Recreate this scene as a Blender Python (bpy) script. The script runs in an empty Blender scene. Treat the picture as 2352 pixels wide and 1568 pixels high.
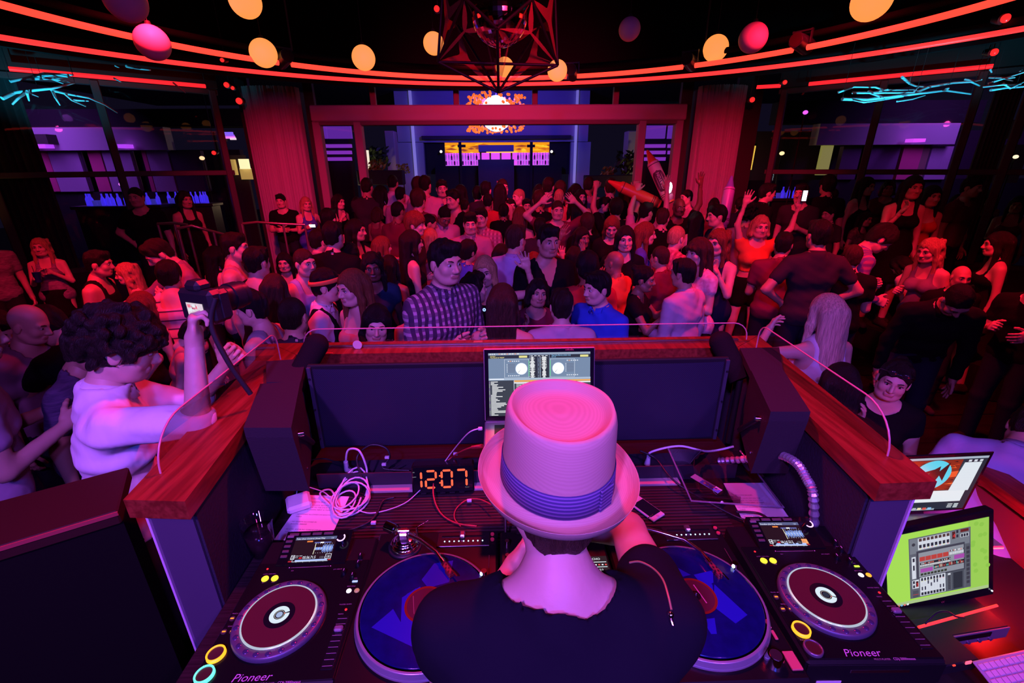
import bpy, math, random, time
import numpy as np
from mathutils import Vector, Matrix
_T0 = time.time()
R = math.radians
SC = bpy.context.scene
COL = SC.collection
H = 2.40            # eye height of the camera above the dance floor

# ------------------------------------------------------------------ camera
cam_d = bpy.data.cameras.new('camera'); cam_d.lens = 16.0; cam_d.sensor_width = 36.0
cam_d.clip_start = 0.05; cam_d.clip_end = 200
cam = bpy.data.objects.new('camera', cam_d); COL.objects.link(cam)
PITCH, YAW, ROLL = R(21.05), R(1.6), R(0.4)
FW = np.array([math.sin(YAW)*math.cos(PITCH), math.cos(YAW)*math.cos(PITCH), -math.sin(PITCH)])
_r0 = np.array([math.cos(YAW), -math.sin(YAW), 0.0]); _u0 = np.cross(_r0, FW)
RT = _r0*math.cos(ROLL) - _u0*math.sin(ROLL)
UP = _r0*math.sin(ROLL) + _u0*math.cos(ROLL)
cam.matrix_world = Matrix(((RT[0], UP[0], -FW[0], 0), (RT[1], UP[1], -FW[1], 0), (RT[2], UP[2], -FW[2], H), (0, 0, 0, 1)))
SC.camera = cam
FPX = 2352*16.0/36.0
def ray(px, py):
    return FW + RT*(px-1176)/FPX - UP*(py-784)/FPX
CAMP = np.array([0, 0, H])
def atY(px, py, Y):
    d = ray(px, py); return CAMP + d*(Y/d[1])
def atZ(px, py, Z):
    d = ray(px, py); return CAMP + d*((Z-H)/d[2])
def atD(px, py, D):
    return CAMP + ray(px, py)*D

# ------------------------------------------------------------------ world and exposure
W = bpy.data.worlds.new('night'); SC.world = W; W.use_nodes = True
W.node_tree.nodes['Background'].inputs[0].default_value = (0.004, 0.003, 0.010, 1)
W.node_tree.nodes['Background'].inputs[1].default_value = 1.0
vs = SC.view_settings
vs.view_transform = 'Standard'; vs.look = 'None'; vs.exposure = 0.0; vs.gamma = 1.0; vs.use_curve_mapping = False
SC.cycles.max_bounces = 6; SC.cycles.diffuse_bounces = 2; SC.cycles.glossy_bounces = 3
SC.cycles.transmission_bounces = 6; SC.cycles.transparent_max_bounces = 12
SC.cycles.caustics_reflective = False; SC.cycles.caustics_refractive = False
SC.cycles.sample_clamp_indirect = 4.0

# ------------------------------------------------------------------ room lights and added fills
def light(name, kind, loc, target, color, energy, size=0.3, spot=60, blend=0.6, size_y=None):
    l = bpy.data.lights.new(name, kind); l.color = color; l.energy = energy
    if kind == 'AREA':
        l.shape = 'RECTANGLE' if size_y else 'DISK'; l.size = size
        if size_y: l.size_y = size_y
    elif kind == 'SPOT':
        l.spot_size = R(spot); l.spot_blend = blend; l.shadow_soft_size = size
    else:
        l.shadow_soft_size = size
    o = bpy.data.objects.new(name, l); COL.objects.link(o); o.location = loc
    if target is not None:
        o.rotation_euler = (Vector(target)-Vector(loc)).to_track_quat('-Z', 'Y').to_euler()
    return o
RED = (1.0, 0.010, 0.045); VIO = (0.50, 0.11, 1.0); MAG = (0.9, 0.03, 0.35)
light('wash_left', 'SPOT', (-2.1, 3.4, 3.75), (-2.4, 4.6, 0.8), RED, 430, .08, 105, .8)
light('wash_right', 'SPOT', (2.2, 3.4, 3.75), (2.5, 4.6, 0.8), RED, 430, .08, 105, .8)
light('wash_far', 'SPOT', (0.1, 5.2, 3.8), (0.2, 6.6, .8), RED, 300, .08, 120, .8)
light('wash_outer_left', 'SPOT', (-3.9, 3.4, 3.5), (-4.2, 4.0, 0.5), RED, 330, .06, 90, .8)
light('wash_outer_right', 'SPOT', (4.1, 3.4, 3.5), (4.4, 4.2, 0.5), RED, 340, .06, 100, .8)
light('wash_booth', 'SPOT', (0.1, 2.5, 4.3), (0.1, 1.3, 1.5), RED, 430, .10, 70, .8)
light('violet_key', 'SPOT', (-.9, -1.5, 3.9), (-.3, 1.3, 1.5), VIO, 520, .12, 75, .9)
light('violet_fill', 'SPOT', (1.4, -1.5, 3.9), (0.4, 2.0, 1.3), VIO, 200, .12, 80, .9)
light('blue_fill', 'SPOT', (0.2, -1.9, 3.4), (0.1, 1.5, 1.4), (.05, .08, 1.0), 330, .12, 80, .9)
light('column_wash_left', 'SPOT', (-2.6, 5.2, 3.4), (-3.9, 9.2, 1.2), (1.0, .012, .075), 430, .05, 62, 1.0)
light('column_wash_right', 'SPOT', (2.7, 5.2, 3.4), (4.3, 9.2, 1.2), (1.0, .012, .075), 470, .05, 62, 1.0)
light('beam_wash', 'SPOT', (0.2, 6.2, 3.45), (0.2, 9.3, 3.25), (1.0, .02, .14), 270, .05, 110, .8)
light('pavilion_blue', 'AREA', (0.0, 13.0, 4.2), (0, 19, 3.6), (.10, .04, 1.0), 230, .5)
light('terrace_violet_left', 'AREA', (-11.5, 11.6, 4.6), (-13.5, 13.3, 2.6), (.42, .10, 1.0), 110, .6, size_y=3.5)
light('terrace_violet_right', 'AREA', (11.5, 10.9, 4.6), (13.0, 12.8, 2.6), (.42, .10, 1.0), 80, .6, size_y=3.0)
light('desk_red', 'POINT', (1.74, 1.14, 1.12), None, (1, .01, .01), 7, .05)
light('garden_warm', 'POINT', (-4.4, 14.0, 1.6), None, (1, .7, .4), 30, .1)
light('garden_warm_right', 'POINT', (5.0, 13.2, 1.6), None, (1, .7, .4), 30, .1)
light('drape_uplight', 'SPOT', (-6.75, 5.55, .45), (-7.0, 6.3, 2.0), (1, .55, .15), 18, .05, 40)
light('branch_cyan_left', 'SPOT', (-5.75, 5.6, 2.35), (-5.75, 6.3, 3.6), (.03, .65, 1.0), 130, .03, 100)
light('branch_cyan_left2', 'SPOT', (-4.3, 6.9, 2.6), (-4.5, 7.1, 3.6), (.03, .65, 1.0), 18, .03, 60)
light('branch_cyan_right', 'SPOT', (4.3, 5.6, 2.35), (4.4, 6.2, 3.6), (.03, .65, 1.0), 90, .03, 90)
light('branch_cyan_right2', 'SPOT', (5.6, 4.7, 2.35), (5.6, 5.4, 3.6), (.03, .65, 1.0), 110, .03, 100)
light('cage_red_fill', 'SPOT', (0.4, 2.2, 3.5), (0.05, 3.6, 3.05), RED, 120, .05, 50)  # added spot, only to brighten the cage cloth and ball
light('magenta_globe_fill', 'POINT', (0.2, -.5, 3.5), None, (.9, .06, .45), 16, .08)  # added fill behind the camera to lift the unlit globes


# ------------------------------------------------------------------ materials
_M = {}
def mat(name, col=(0.5, 0.5, 0.5), rough=0.6, metal=0.0, emit=None, es=1.0, alpha=1.0, spec=0.5, trans=0.0, bump=None, var=None, coat=0.0, sheen=0.0):
    """bump = (scale, strength, stretch xyz); var = (scale, second colour, stretch)"""
    if name in _M: return _M[name]
    m = bpy.data.materials.new(name); m.use_nodes = True
    nt = m.node_tree; b = nt.nodes['Principled BSDF']
    b.inputs['Base Color'].default_value = (*col, 1); b.inputs['Roughness'].default_value = rough
    b.inputs['Metallic'].default_value = metal; b.inputs['Specular IOR Level'].default_value = spec
    if coat: b.inputs['Coat Weight'].default_value = coat
    if sheen: b.inputs['Sheen Weight'].default_value = sheen
    if emit is not None:
        b.inputs['Emission Color'].default_value = (*emit, 1); b.inputs['Emission Strength'].default_value = es
    if alpha < 1: b.inputs['Alpha'].default_value = alpha
    if trans: b.inputs['Transmission Weight'].default_value = trans
    def coords(stretch):
        tc = nt.nodes.new('ShaderNodeTexCoord'); mp = nt.nodes.new('ShaderNodeMapping')
        mp.inputs['Scale'].default_value = stretch
        nt.links.new(tc.outputs['Object'], mp.inputs['Vector']); return mp.outputs['Vector']
    if bump:
        n = nt.nodes.new('ShaderNodeTexNoise'); n.inputs['Scale'].default_value = bump[0]; n.inputs['Detail'].default_value = 3
        nt.links.new(coords(bump[2] if len(bump) > 2 else (1, 1, 1)), n.inputs['Vector'])
        bp = nt.nodes.new('ShaderNodeBump'); bp.inputs['Strength'].default_value = bump[1]; bp.inputs['Distance'].default_value = 0.02
        nt.links.new(n.outputs['Fac'], bp.inputs['Height']); nt.links.new(bp.outputs['Normal'], b.inputs['Normal'])
    if var:
        n = nt.nodes.new('ShaderNodeTexNoise'); n.inputs['Scale'].default_value = var[0]; n.inputs['Detail'].default_value = 4
        nt.links.new(coords(var[2] if len(var) > 2 else (1, 1, 1)), n.inputs['Vector'])
        mx = nt.nodes.new('ShaderNodeMix'); mx.data_type = 'RGBA'
        rmp = nt.nodes.new('ShaderNodeMapRange'); rmp.inputs[1].default_value = 0.35; rmp.inputs[2].default_value = 0.65
        nt.links.new(n.outputs['Fac'], rmp.inputs[0]); nt.links.new(rmp.outputs[0], mx.inputs[0])
        mx.inputs[6].default_value = (*col, 1); mx.inputs[7].default_value = (*var[1], 1)
        nt.links.new(mx.outputs[2], b.inputs['Base Color'])
    _M[name] = m; return m
def stripe_mat(name, c1, c2, scale, axis='Z', width=0.5, rough=0.7, c3=None, axis2=None, scale2=None, width2=0.5):
    """woven stripes (or a check when axis2 is given) printed along an object axis"""
    if name in _M: return _M[name]
    m = mat(name, c1, rough); nt = m.node_tree; b = nt.nodes['Principled BSDF']
    tc = nt.nodes.new('ShaderNodeTexCoord'); sp = nt.nodes.new('ShaderNodeSeparateXYZ')
    nt.links.new(tc.outputs['Object'], sp.inputs[0])
    def band(ax, sc, w):
        mu = nt.nodes.new('ShaderNodeMath'); mu.operation = 'MULTIPLY'; mu.inputs[1].default_value = sc
        fr = nt.nodes.new('ShaderNodeMath'); fr.operation = 'FRACT'
        lt = nt.nodes.new('ShaderNodeMath'); lt.operation = 'LESS_THAN'; lt.inputs[1].default_value = w
        nt.links.new(sp.outputs[ax], mu.inputs[0]); nt.links.new(mu.outputs[0], fr.inputs[0]); nt.links.new(fr.outputs[0], lt.inputs[0])
        return lt.outputs[0]
    f = band(axis, scale, width)
    mx = nt.nodes.new('ShaderNodeMix'); mx.data_type = 'RGBA'
    nt.links.new(f, mx.inputs[0]); mx.inputs[6].default_value = (*c1, 1); mx.inputs[7].default_value = (*c2, 1)
    out = mx.outputs[2]
    if axis2:
        g = band(axis2, scale2 or scale, width2)
        m2 = nt.nodes.new('ShaderNodeMix'); m2.data_type = 'RGBA'
        nt.links.new(g, m2.inputs[0]); nt.links.new(out, m2.inputs[6]); m2.inputs[7].default_value = (*(c3 or c2), 1)
        m2.inputs[0].default_value = 0.5
        h = nt.nodes.new('ShaderNodeMath'); h.operation = 'MULTIPLY'; h.inputs[1].default_value = 0.7
        nt.links.new(g, h.inputs[0]); nt.links.new(h.outputs[0], m2.inputs[0])
        out = m2.outputs[2]
    nt.links.new(out, b.inputs['Base Color'])
    return m
def glow_attr(strength=1.0, name=None):
    """lit display: emission colour comes from the drawn content"""
    name = name or 'lit_display_%g' % strength
    if name in _M: return _M[name]
    m = bpy.data.materials.new(name); m.use_nodes = True; nt = m.node_tree; b = nt.nodes['Principled BSDF']
    b.inputs['Base Color'].default_value = (0.005, 0.005, 0.005, 1); b.inputs['Roughness'].default_value = 0.3; b.inputs['Specular IOR Level'].default_value = 0.1
    a = nt.nodes.new('ShaderNodeVertexColor'); a.layer_name = 'Col'
    nt.links.new(a.outputs['Color'], b.inputs['Emission Color']); b.inputs['Emission Strength'].default_value = strength
    _M[name] = m; return m
def print_attr(name='printed_ink', rough=0.6):
    if name in _M: return _M[name]
    m = bpy.data.materials.new(name); m.use_nodes = True; nt = m.node_tree; b = nt.nodes['Principled BSDF']
    a = nt.nodes.new('ShaderNodeVertexColor'); a.layer_name = 'Col'
    nt.links.new(a.outputs['Color'], b.inputs['Base Color']); b.inputs['Roughness'].default_value = rough
    _M[name] = m; return m
def glass(name, tint=(1, 1, 1), refl=0.08, opacity=0.06, graze=0.6):
    """clear sheet: mostly see-through with a mirror-like share that grows at grazing angles"""
    if name in _M: return _M[name]
    m = bpy.data.materials.new(name); m.use_nodes = True; nt = m.node_tree
    nt.nodes.remove(nt.nodes['Principled BSDF']); out = nt.nodes['Material Output']
    tr = nt.nodes.new('ShaderNodeBsdfTransparent'); tr.inputs[0].default_value = (*[c*(1-opacity) for c in tint], 1)
    gl = nt.nodes.new('ShaderNodeBsdfGlossy'); gl.inputs['Roughness'].default_value = 0.02
    fr = nt.nodes.new('ShaderNodeLayerWeight'); fr.inputs[0].default_value = 0.25
    mr = nt.nodes.new('ShaderNodeMapRange'); mr.inputs[3].default_value = refl; mr.inputs[4].default_value = min(1, refl+graze)
    mx = nt.nodes.new('ShaderNodeMixShader')
    nt.links.new(fr.outputs['Fresnel'], mr.inputs[0]); nt.links.new(mr.outputs[0], mx.inputs[0])
    nt.links.new(tr.outputs[0], mx.inputs[1]); nt.links.new(gl.outputs[0], mx.inputs[2]); nt.links.new(mx.outputs[0], out.inputs[0])
    _M[name] = m; return m

# ------------------------------------------------------------------ mesh builder and object helpers
class MB:
    def __init__(self): self.v = []; self.f = []; self.m = []; self.s = []
    def add(self, vs, fs, m=0, smooth=False, M=None):
        o = len(self.v)
        if M is not None: vs = [tuple(M @ Vector(p)) for p in vs]
        self.v += [tuple(p) for p in vs]; self.f += [tuple(i+o for i in f) for f in fs]
        self.m += [m]*len(fs); self.s += [smooth]*len(fs); return self
    def box(self, c, s, m=0, M=None, bev=0.0):
        x, y, z = s[0]/2, s[1]/2, s[2]/2
        T = Matrix.Translation(c)
        if M is not None: T = M @ T
        if bev <= 0:
            vs = [(a*x, b*y, d*z) for a in (-1, 1) for b in (-1, 1) for d in (-1, 1)]
            fs = [(0, 1, 3, 2), (4, 6, 7, 5), (0, 4, 5, 1), (2, 3, 7, 6), (0, 2, 6, 4), (1, 5, 7, 3)]
            return self.add(vs, fs, m, False, T)
        b = min(bev, x*.99, y*.99, z*.99)
        vs = []; idx = {}
        for a in (-1, 1):
            for bb in (-1, 1):
                for d in (-1, 1):
                    for k in range(3):
                        p = [a*(x-b), bb*(y-b), d*(z-b)]; p[k] = (a*x, bb*y, d*z)[k]
                        idx[(a, bb, d, k)] = len(vs); vs.append(tuple(p))
        fs = []
        for k in range(3):
            i, j = [(1, 2), (2, 0), (0, 1)][k]
            for sg in (-1, 1):
                q = []
                for (u, w) in ((-1, -1), (1, -1), (1, 1), (-1, 1)):
                    key = [0, 0, 0]; key[k] = sg; key[i] = u; key[j] = w; q.append(idx[(*key, k)])
                fs.append(tuple(q if sg > 0 else q[::-1]))
        for k in range(3):                       # edges along axis k
            i, j = [(1, 2), (2, 0), (0, 1)][k]
            for u in (-1, 1):
                for w in (-1, 1):
                    def V(e, kk):
                        key = [0, 0, 0]; key[k] = e; key[i] = u; key[j] = w; return idx[(*key, kk)]
                    q = [V(-1, i), V(1, i), V(1, j), V(-1, j)]
                    fs.append(tuple(q[::-1] if u*w > 0 else q))
        for a in (-1, 1):
            for bb in (-1, 1):
                for d in (-1, 1):
                    t = [idx[(a, bb, d, 0)], idx[(a, bb, d, 1)], idx[(a, bb, d, 2)]]
                    fs.append(tuple(t if a*bb*d > 0 else t[::-1]))
        return self.add(vs, fs, m, False, T)
    def cyl(self, p0, p1, r0, r1=None, n=16, m=0, caps=True, M=None, smooth=True, capm=None):
        r1 = r0 if r1 is None else r1
        p0, p1 = Vector(p0), Vector(p1); d = (p1-p0)
        q = d.to_track_quat('Z', 'Y').to_matrix(); ux, uy = q.col[0], q.col[1]
        vs = []
        for p, r in ((p0, r0), (p1, r1)):
            for i in range(n):
                a = 2*math.pi*i/n; vs.append(tuple(p+ux*(r*math.cos(a))+uy*(r*math.sin(a))))
        fs = [(i, (i+1) % n, n+(i+1) % n, n+i) for i in range(n)]
        self.add(vs, fs, m, smooth, M)
        if caps:
            cm = m if capm is None else capm
            self.add(vs[:n], [tuple(range(n))[::-1]], cm, False, M); self.add(vs[n:], [tuple(range(n))], cm, False, M)
        return self
    def disc(self, c, r, n=24, m=0, M=None, r_in=0, z=None):
        if r_in <= 0:
            vs = [(c[0]+r*math.cos(2*math.pi*i/n), c[1]+r*math.sin(2*math.pi*i/n), c[2]) for i in range(n)]
            return self.add(vs, [tuple(range(n))], m, False, M)
        vs = [(c[0]+q*math.cos(2*math.pi*i/n), c[1]+q*math.sin(2*math.pi*i/n), c[2]) for q in (r_in, r) for i in range(n)]
        return self.add(vs, [(i, n+i, n+(i+1) % n, (i+1) % n) for i in range(n)], m, False, M)
    def lathe(self, prof, n=32, m=0, M=None, smooth=True, ms=None):
        vs = [(r*math.cos(2*math.pi*i/n), r*math.sin(2*math.pi*i/n), z) for r, z in prof for i in range(n)]
        for k in range(len(prof)-1):
            fs = [(k*n+i, k*n+(i+1) % n, (k+1)*n+(i+1) % n, (k+1)*n+i) for i in range(n)]
            if k == 0: o = len(self.v); self.add(vs, fs, ms[k] if ms else m, smooth, M)
            else:
                self.f += [tuple(i+o for i in f) for f in fs]; self.m += [ms[k] if ms else m]*n; self.s += [smooth]*n
        return self
    def tube(self, pts, r, n=8, m=0, closed=False, M=None, caps=True, radii=None, smooth=True):
        pts = [Vector(p) for p in pts]; N = len(pts); vs = []
        prev = None
        for i, p in enumerate(pts):
            if closed: t = pts[(i+1) % N]-pts[i-1]
            else: t = pts[min(i+1, N-1)]-pts[max(i-1, 0)]
            if t.length < 1e-9: t = Vector((0, 0, 1))
            t.normalize()
            if prev is None:
                a = Vector((0, 0, 1)) if abs(t.z) < .9 else Vector((1, 0, 0)); u = t.cross(a).normalized()
            else:
                u = prev-t*prev.dot(t); u = u.normalized() if u.length > 1e-6 else t.orthogonal().normalized()
            prev = u; w = t.cross(u); rr = radii[i] if radii else r
            for k in range(n):
                an = 2*math.pi*k/n; vs.append(tuple(p+u*(rr*math.cos(an))+w*(rr*math.sin(an))))
        fs = []
        for i in range(N if closed else N-1):
            j = (i+1) % N
            fs += [(i*n+k, i*n+(k+1) % n, j*n+(k+1) % n, j*n+k) for k in range(n)]
        self.add(vs, fs, m, smooth, M)
        if caps and not closed:
            self.add(vs[:n], [tuple(range(n))[::-1]], m, False, M); self.add(vs[-n:], [tuple(range(n))], m, False, M)
        return self
    def prism(self, poly, z0, z1, m=0, M=None):
        n = len(poly)
        a = sum(poly[i][0]*poly[(i+1) % n][1]-poly[(i+1) % n][0]*poly[i][1] for i in range(n))
        if a < 0: poly = poly[::-1]
        vs = [(x, y, z0) for x, y in poly]+[(x, y, z1) for x, y in poly]
        fs = [tuple(range(n))[::-1], tuple(range(n, 2*n))]+[(i, (i+1) % n, n+(i+1) % n, n+i) for i in range(n)]
        return self.add(vs, fs, m, False, M)
    def sphere(self, c, r, seg=16, ring=10, m=0, M=None):
        rx, ry, rz = r if hasattr(r, '__len__') else (r, r, r)
        vs = [(c[0], c[1], c[2]+rz)]
        for j in range(1, ring):
            t = math.pi*j/ring
            vs += [(c[0]+rx*math.sin(t)*math.cos(2*math.pi*i/seg), c[1]+ry*math.sin(t)*math.sin(2*math.pi*i/seg), c[2]+rz*math.cos(t)) for i in range(seg)]
        vs.append((c[0], c[1], c[2]-rz)); L = len(vs)-1
        fs = [(0, 1+i, 1+(i+1) % seg) for i in range(seg)]
        for j in range(ring-2):
            a = 1+j*seg; b = a+seg
            fs += [(a+i, b+i, b+(i+1) % seg, a+(i+1) % seg) for i in range(seg)]
        a = 1+(ring-2)*seg
        fs += [(L, a+(i+1) % seg, a+i) for i in range(seg)]
        return self.add(vs, fs, m, True, M)
    def text(self, s, size, M=None, m=0, extrude=0.0, align='LEFT'):
        vs, fs = text_geo(s, size, extrude, align)
        return self.add(vs, fs, m, False, M)
    def mesh(self, name, mats):
        me = bpy.data.meshes.new(name); me.from_pydata(self.v, [], self.f)
        for q in (mats if isinstance(mats, (list, tuple)) else [mats]): me.materials.append(q)
        me.polygons.foreach_set('material_index', self.m); me.polygons.foreach_set('use_smooth', self.s); me.update()
        return me
    def build(self, name, mats, parent=None, loc=None, **kw):
        return link(self.mesh(name, mats), name, parent, loc, **kw)
def link(me, name, parent=None, loc=None, rot=None, label=None, cat=None, group=None, kind=None):
    o = bpy.data.objects.new(name, me); COL.objects.link(o)
    if parent is not None: o.parent = parent
    if loc is not None: o.location = loc
    if rot is not None: o.rotation_euler = rot
    return tag(o, label, cat, group, kind)
def tag(o, label=None, cat=None, group=None, kind=None):
    for k, v in (('label', label), ('category', cat), ('group', group), ('kind', kind)):
        if v: o[k] = v
    return o
def thing(name, label, cat, loc=(0, 0, 0), rot=(0, 0, 0), group=None):
    o = bpy.data.objects.new(name, None); COL.objects.link(o); o.empty_display_size = 0.05
    o.location = loc; o.rotation_euler = rot
    return tag(o, label, cat, group)
def copy_tree(o, parent=None):
    c = o.copy(); COL.objects.link(c)
    if parent is not None: c.parent = parent
    for ch in list(o.children): copy_tree(ch, c)
    return c
_TX = {}
def text_geo(s, size, extrude=0.0, align='LEFT'):
    key = (s, extrude/size if size else 0, align)
    if key not in _TX:
        cu = bpy.data.curves.new('lettering', 'FONT'); cu.body = s; cu.size = 1.0; cu.align_x = align
        cu.resolution_u = 2; cu.extrude = extrude/size
        ob = bpy.data.objects.new('lettering', cu)
        me = bpy.data.meshes.new_from_object(ob)
        _TX[key] = ([tuple(v.co) for v in me.vertices], [tuple(p.vertices) for p in me.polygons])
        bpy.data.objects.remove(ob); bpy.data.meshes.remove(me); bpy.data.curves.remove(cu)
    vs, fs = _TX[key]
    return [(x*size, y*size, z*size) for x, y, z in vs], fs
class Print:
    """flat coloured shapes (print or a lit display's picture), each layer a hair above the last"""
    def __init__(self): self.v = []; self.f = []; self.c = []; self.z = 0.0
    def poly(self, pts, col, lift=True):
        if lift: self.z += 0.00002
        o = len(self.v); self.v += [(x, y, self.z) for x, y in pts]; self.f.append(tuple(range(o, o+len(pts)))); self.c.append(col); return self
    def rect(self, x0, y0, x1, y1, col, lift=True):
        return self.poly([(x0, y0), (x1, y0), (x1, y1), (x0, y1)], col, lift)
    def disc(self, cx, cy, r, col, n=24, a0=0, a1=360, r_in=0, ry=None):
        self.z += 0.00002; ry = ry or r
        A = [R(a0+(a1-a0)*i/n) for i in range(n+1)]
        if r_in <= 0 and a1-a0 >= 360:
            return self.poly([(cx+r*math.cos(a), cy+ry*math.sin(a)) for a in A[:-1]], col)
        k = r_in/r
        for i in range(n):
            self.poly([(cx+r*k*math.cos(A[i]), cy+ry*k*math.sin(A[i])), (cx+r*math.cos(A[i]), cy+ry*math.sin(A[i])),
                       (cx+r*math.cos(A[i+1]), cy+ry*math.sin(A[i+1])), (cx+r*k*math.cos(A[i+1]), cy+ry*k*math.sin(A[i+1]))], col, False)
        return self
    def text(self, s, x, y, size, col, align='LEFT', sx=1.0, shear=0.0):
        self.z += 0.00002; vs, fs = text_geo(s, size, 0.0, align); o = len(self.v)
        self.v += [(x+(a+b*shear)*sx, y+b, self.z) for a, b, _ in vs]; self.f += [tuple(i+o for i in f) for f in fs]; self.c += [col]*len(fs); return self
    def build(self, name, material, parent=None, M=None, **kw):
        me = bpy.data.meshes.new(name)
        vs = self.v if M is None else [tuple(M @ Vector(p)) for p in self.v]
        me.from_pydata(vs, [], self.f); me.materials.append(material)
        ca = me.color_attributes.new('Col', 'FLOAT_COLOR', 'CORNER')
        buf = []
        for f, c in zip(self.f, self.c): buf += [*c, 1.0]*len(f)
        ca.data.foreach_set('color', buf); me.update()
        return link(me, name, parent, **kw)
def frame(o, x, y):
    """matrix with origin o, local x and y axes given (z = x cross y)"""
    o, x, y = Vector(o), Vector(x).normalized(), Vector(y)
    y = (y-x*y.dot(x)).normalized(); z = x.cross(y)
    return Matrix(((x.x, y.x, z.x, o.x), (x.y, y.y, z.y, o.y), (x.z, y.z, z.z, o.z), (0, 0, 0, 1)))
# ------------------------------------------------------------------ figures: smooth surfaces grown from tapered limbs
BIG = 9.0
def sdf_mesh(prims, vox, cuts=(), pad=None, axes=None, subs=(), tex=0.0, fold=0.0):
    """prims: ('c', a, b, ra, rb, k) tapered limb or ('e', centre, radii, k[, Rot]) ; returns verts, quads"""
    lo = np.full(3, 1e9); hi = -lo
    for p in prims:
        if p[0] == 'c':
            a, b = np.array(p[1], float), np.array(p[2], float); r = max(p[3], p[4])
            lo = np.minimum(lo, np.minimum(a, b)-r); hi = np.maximum(hi, np.maximum(a, b)+r)
        else:
            c = np.array(p[1], float); r = np.array(p[2], float)
            if len(p) > 4: r = np.full(3, r.max())
            lo = np.minimum(lo, c-r); hi = np.maximum(hi, c+r)
    lo -= 2.5*vox; hi += 2.5*vox
    n = np.ceil((hi-lo)/vox).astype(int)+1
    ax = [lo[i]+vox*np.arange(n[i]) for i in range(3)]
    F = np.full(n, BIG, np.float32)
    def region(l, h):
        i0 = np.clip(((l-lo)/vox).astype(int), 0, n-1); i1 = np.clip(np.ceil((h-lo)/vox).astype(int)+1, 1, n)
        return tuple(slice(a, b) for a, b in zip(i0, i1))
    def dist(p, X, Y, Z):
        if p[0] == 'c':
            a, b = np.array(p[1], float), np.array(p[2], float); ba = b-a; L = float(ba@ba)+1e-9
            px, py, pz = X-a[0], Y-a[1], Z-a[2]
            t = np.clip((px*ba[0]+py*ba[1]+pz*ba[2])/L, 0, 1)
            return np.sqrt((px-t*ba[0])**2+(py-t*ba[1])**2+(pz-t*ba[2])**2)-(p[3]+(p[4]-p[3])*t)
        c, r = p[1], p[2]
        x, y, z = X-c[0], Y-c[1], Z-c[2]
        if len(p) > 4:
            q = p[4]; x, y, z = (q[0][0]*x+q[1][0]*y+q[2][0]*z, q[0][1]*x+q[1][1]*y+q[2][1]*z, q[0][2]*x+q[1][2]*y+q[2][2]*z)
        k0 = np.sqrt((x/r[0])**2+(y/r[1])**2+(z/r[2])**2); k1 = np.sqrt((x/r[0]**2)**2+(y/r[1]**2)**2+(z/r[2]**2)**2)
        return k0*(k0-1)/(k1+1e-6)
    def sl(s): return ax[0][s[0]][:, None, None], ax[1][s[1]][None, :, None], ax[2][s[2]][None, None, :]
    def bounds(p, m):
        if p[0] == 'c':
            a, b = np.array(p[1], float), np.array(p[2], float); r = max(p[3], p[4])+m
            return np.minimum(a, b)-r, np.maximum(a, b)+r
        c = np.array(p[1], float); r = np.array(p[2], float)
        if len(p) > 4: r = np.full(3, r.max())
        return c-r-m, c+r+m
    for p in prims:
        k = p[5] if p[0] == 'c' else p[3]
        s = region(*bounds(p, k+2.5*vox)); d = dist(p, *sl(s)).astype(np.float32); f = F[s]
        h = np.maximum(k-np.abs(f-d), 0)/max(k, 1e-6)
        F[s] = np.minimum(f, d)-h*h*k*.25
    for p in subs:
        k = p[5] if p[0] == 'c' else p[3]
        s = region(*bounds(p, k+2.5*vox)); d = -dist(p, *sl(s)).astype(np.float32); f = F[s]
        h = np.maximum(k-np.abs(f-d), 0)/max(k, 1e-6)
        F[s] = np.maximum(f, d)+h*h*k*.25
    if cuts:
        s = (slice(None),)*3; X, Y, Z = sl(s)
        for c in cuts: F = np.maximum(F, c(X, Y, Z).astype(np.float32))
    if tex:
        X, Y, Z = sl((slice(None),)*3); F += (tex*(np.sin(118*X+31*Z)*np.sin(97*Y+23*Z)+.7*np.sin(71*X-133*Y+19)+.5*np.sin(160*X+60*Z))).astype(np.float32)
    if fold:
        X, Y, Z = sl((slice(None),)*3); F += (fold*(np.sin(52*Z+21*X+2.2*np.sin(15*X+11*Y)+8*Y)*(.6+.4*np.sin(9*X-7*Z+6*Y))+.5*np.sin(88*Z-40*X+17*Y))).astype(np.float32)
    for a in range(3):
        i = [slice(None)]*3; i[a] = 0; F[tuple(i)] = BIG; i[a] = -1; F[tuple(i)] = BIG
    S = F < 0
    cn = S[:-1, :-1, :-1].astype(np.int8)
    cs = [(i, j, k) for i in (0, 1) for j in (0, 1) for k in (0, 1)]
    tot = sum(S[i:n[0]-1+i, j:n[1]-1+j, k:n[2]-1+k].astype(np.int8) for i, j, k in cs)
    act = (tot > 0) & (tot < 8)
    I = np.argwhere(act); N = len(I)
    if N == 0: return np.zeros((0, 3)), np.zeros((0, 4), int)
    val = np.stack([F[I[:, 0]+i, I[:, 1]+j, I[:, 2]+k] for i, j, k in cs], 1)
    acc = np.zeros((N, 3)); cnt = np.zeros(N)
    for u in range(8):
        for w in range(u+1, 8):
            du = np.array(cs[w])-np.array(cs[u])
            if np.abs(du).sum() != 1: continue
            a, b = val[:, u], val[:, w]; m = (a < 0) != (b < 0)
            t = np.where(m, a/np.where(m, a-b, 1), 0)
            acc += m[:, None]*(np.array(cs[u])[None, :]+t[:, None]*du[None, :]); cnt += m
    P = (I+acc/cnt[:, None])*vox+lo
    idx = np.full(act.shape, -1, np.int64); idx[act] = np.arange(N)
    quads = []
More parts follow.
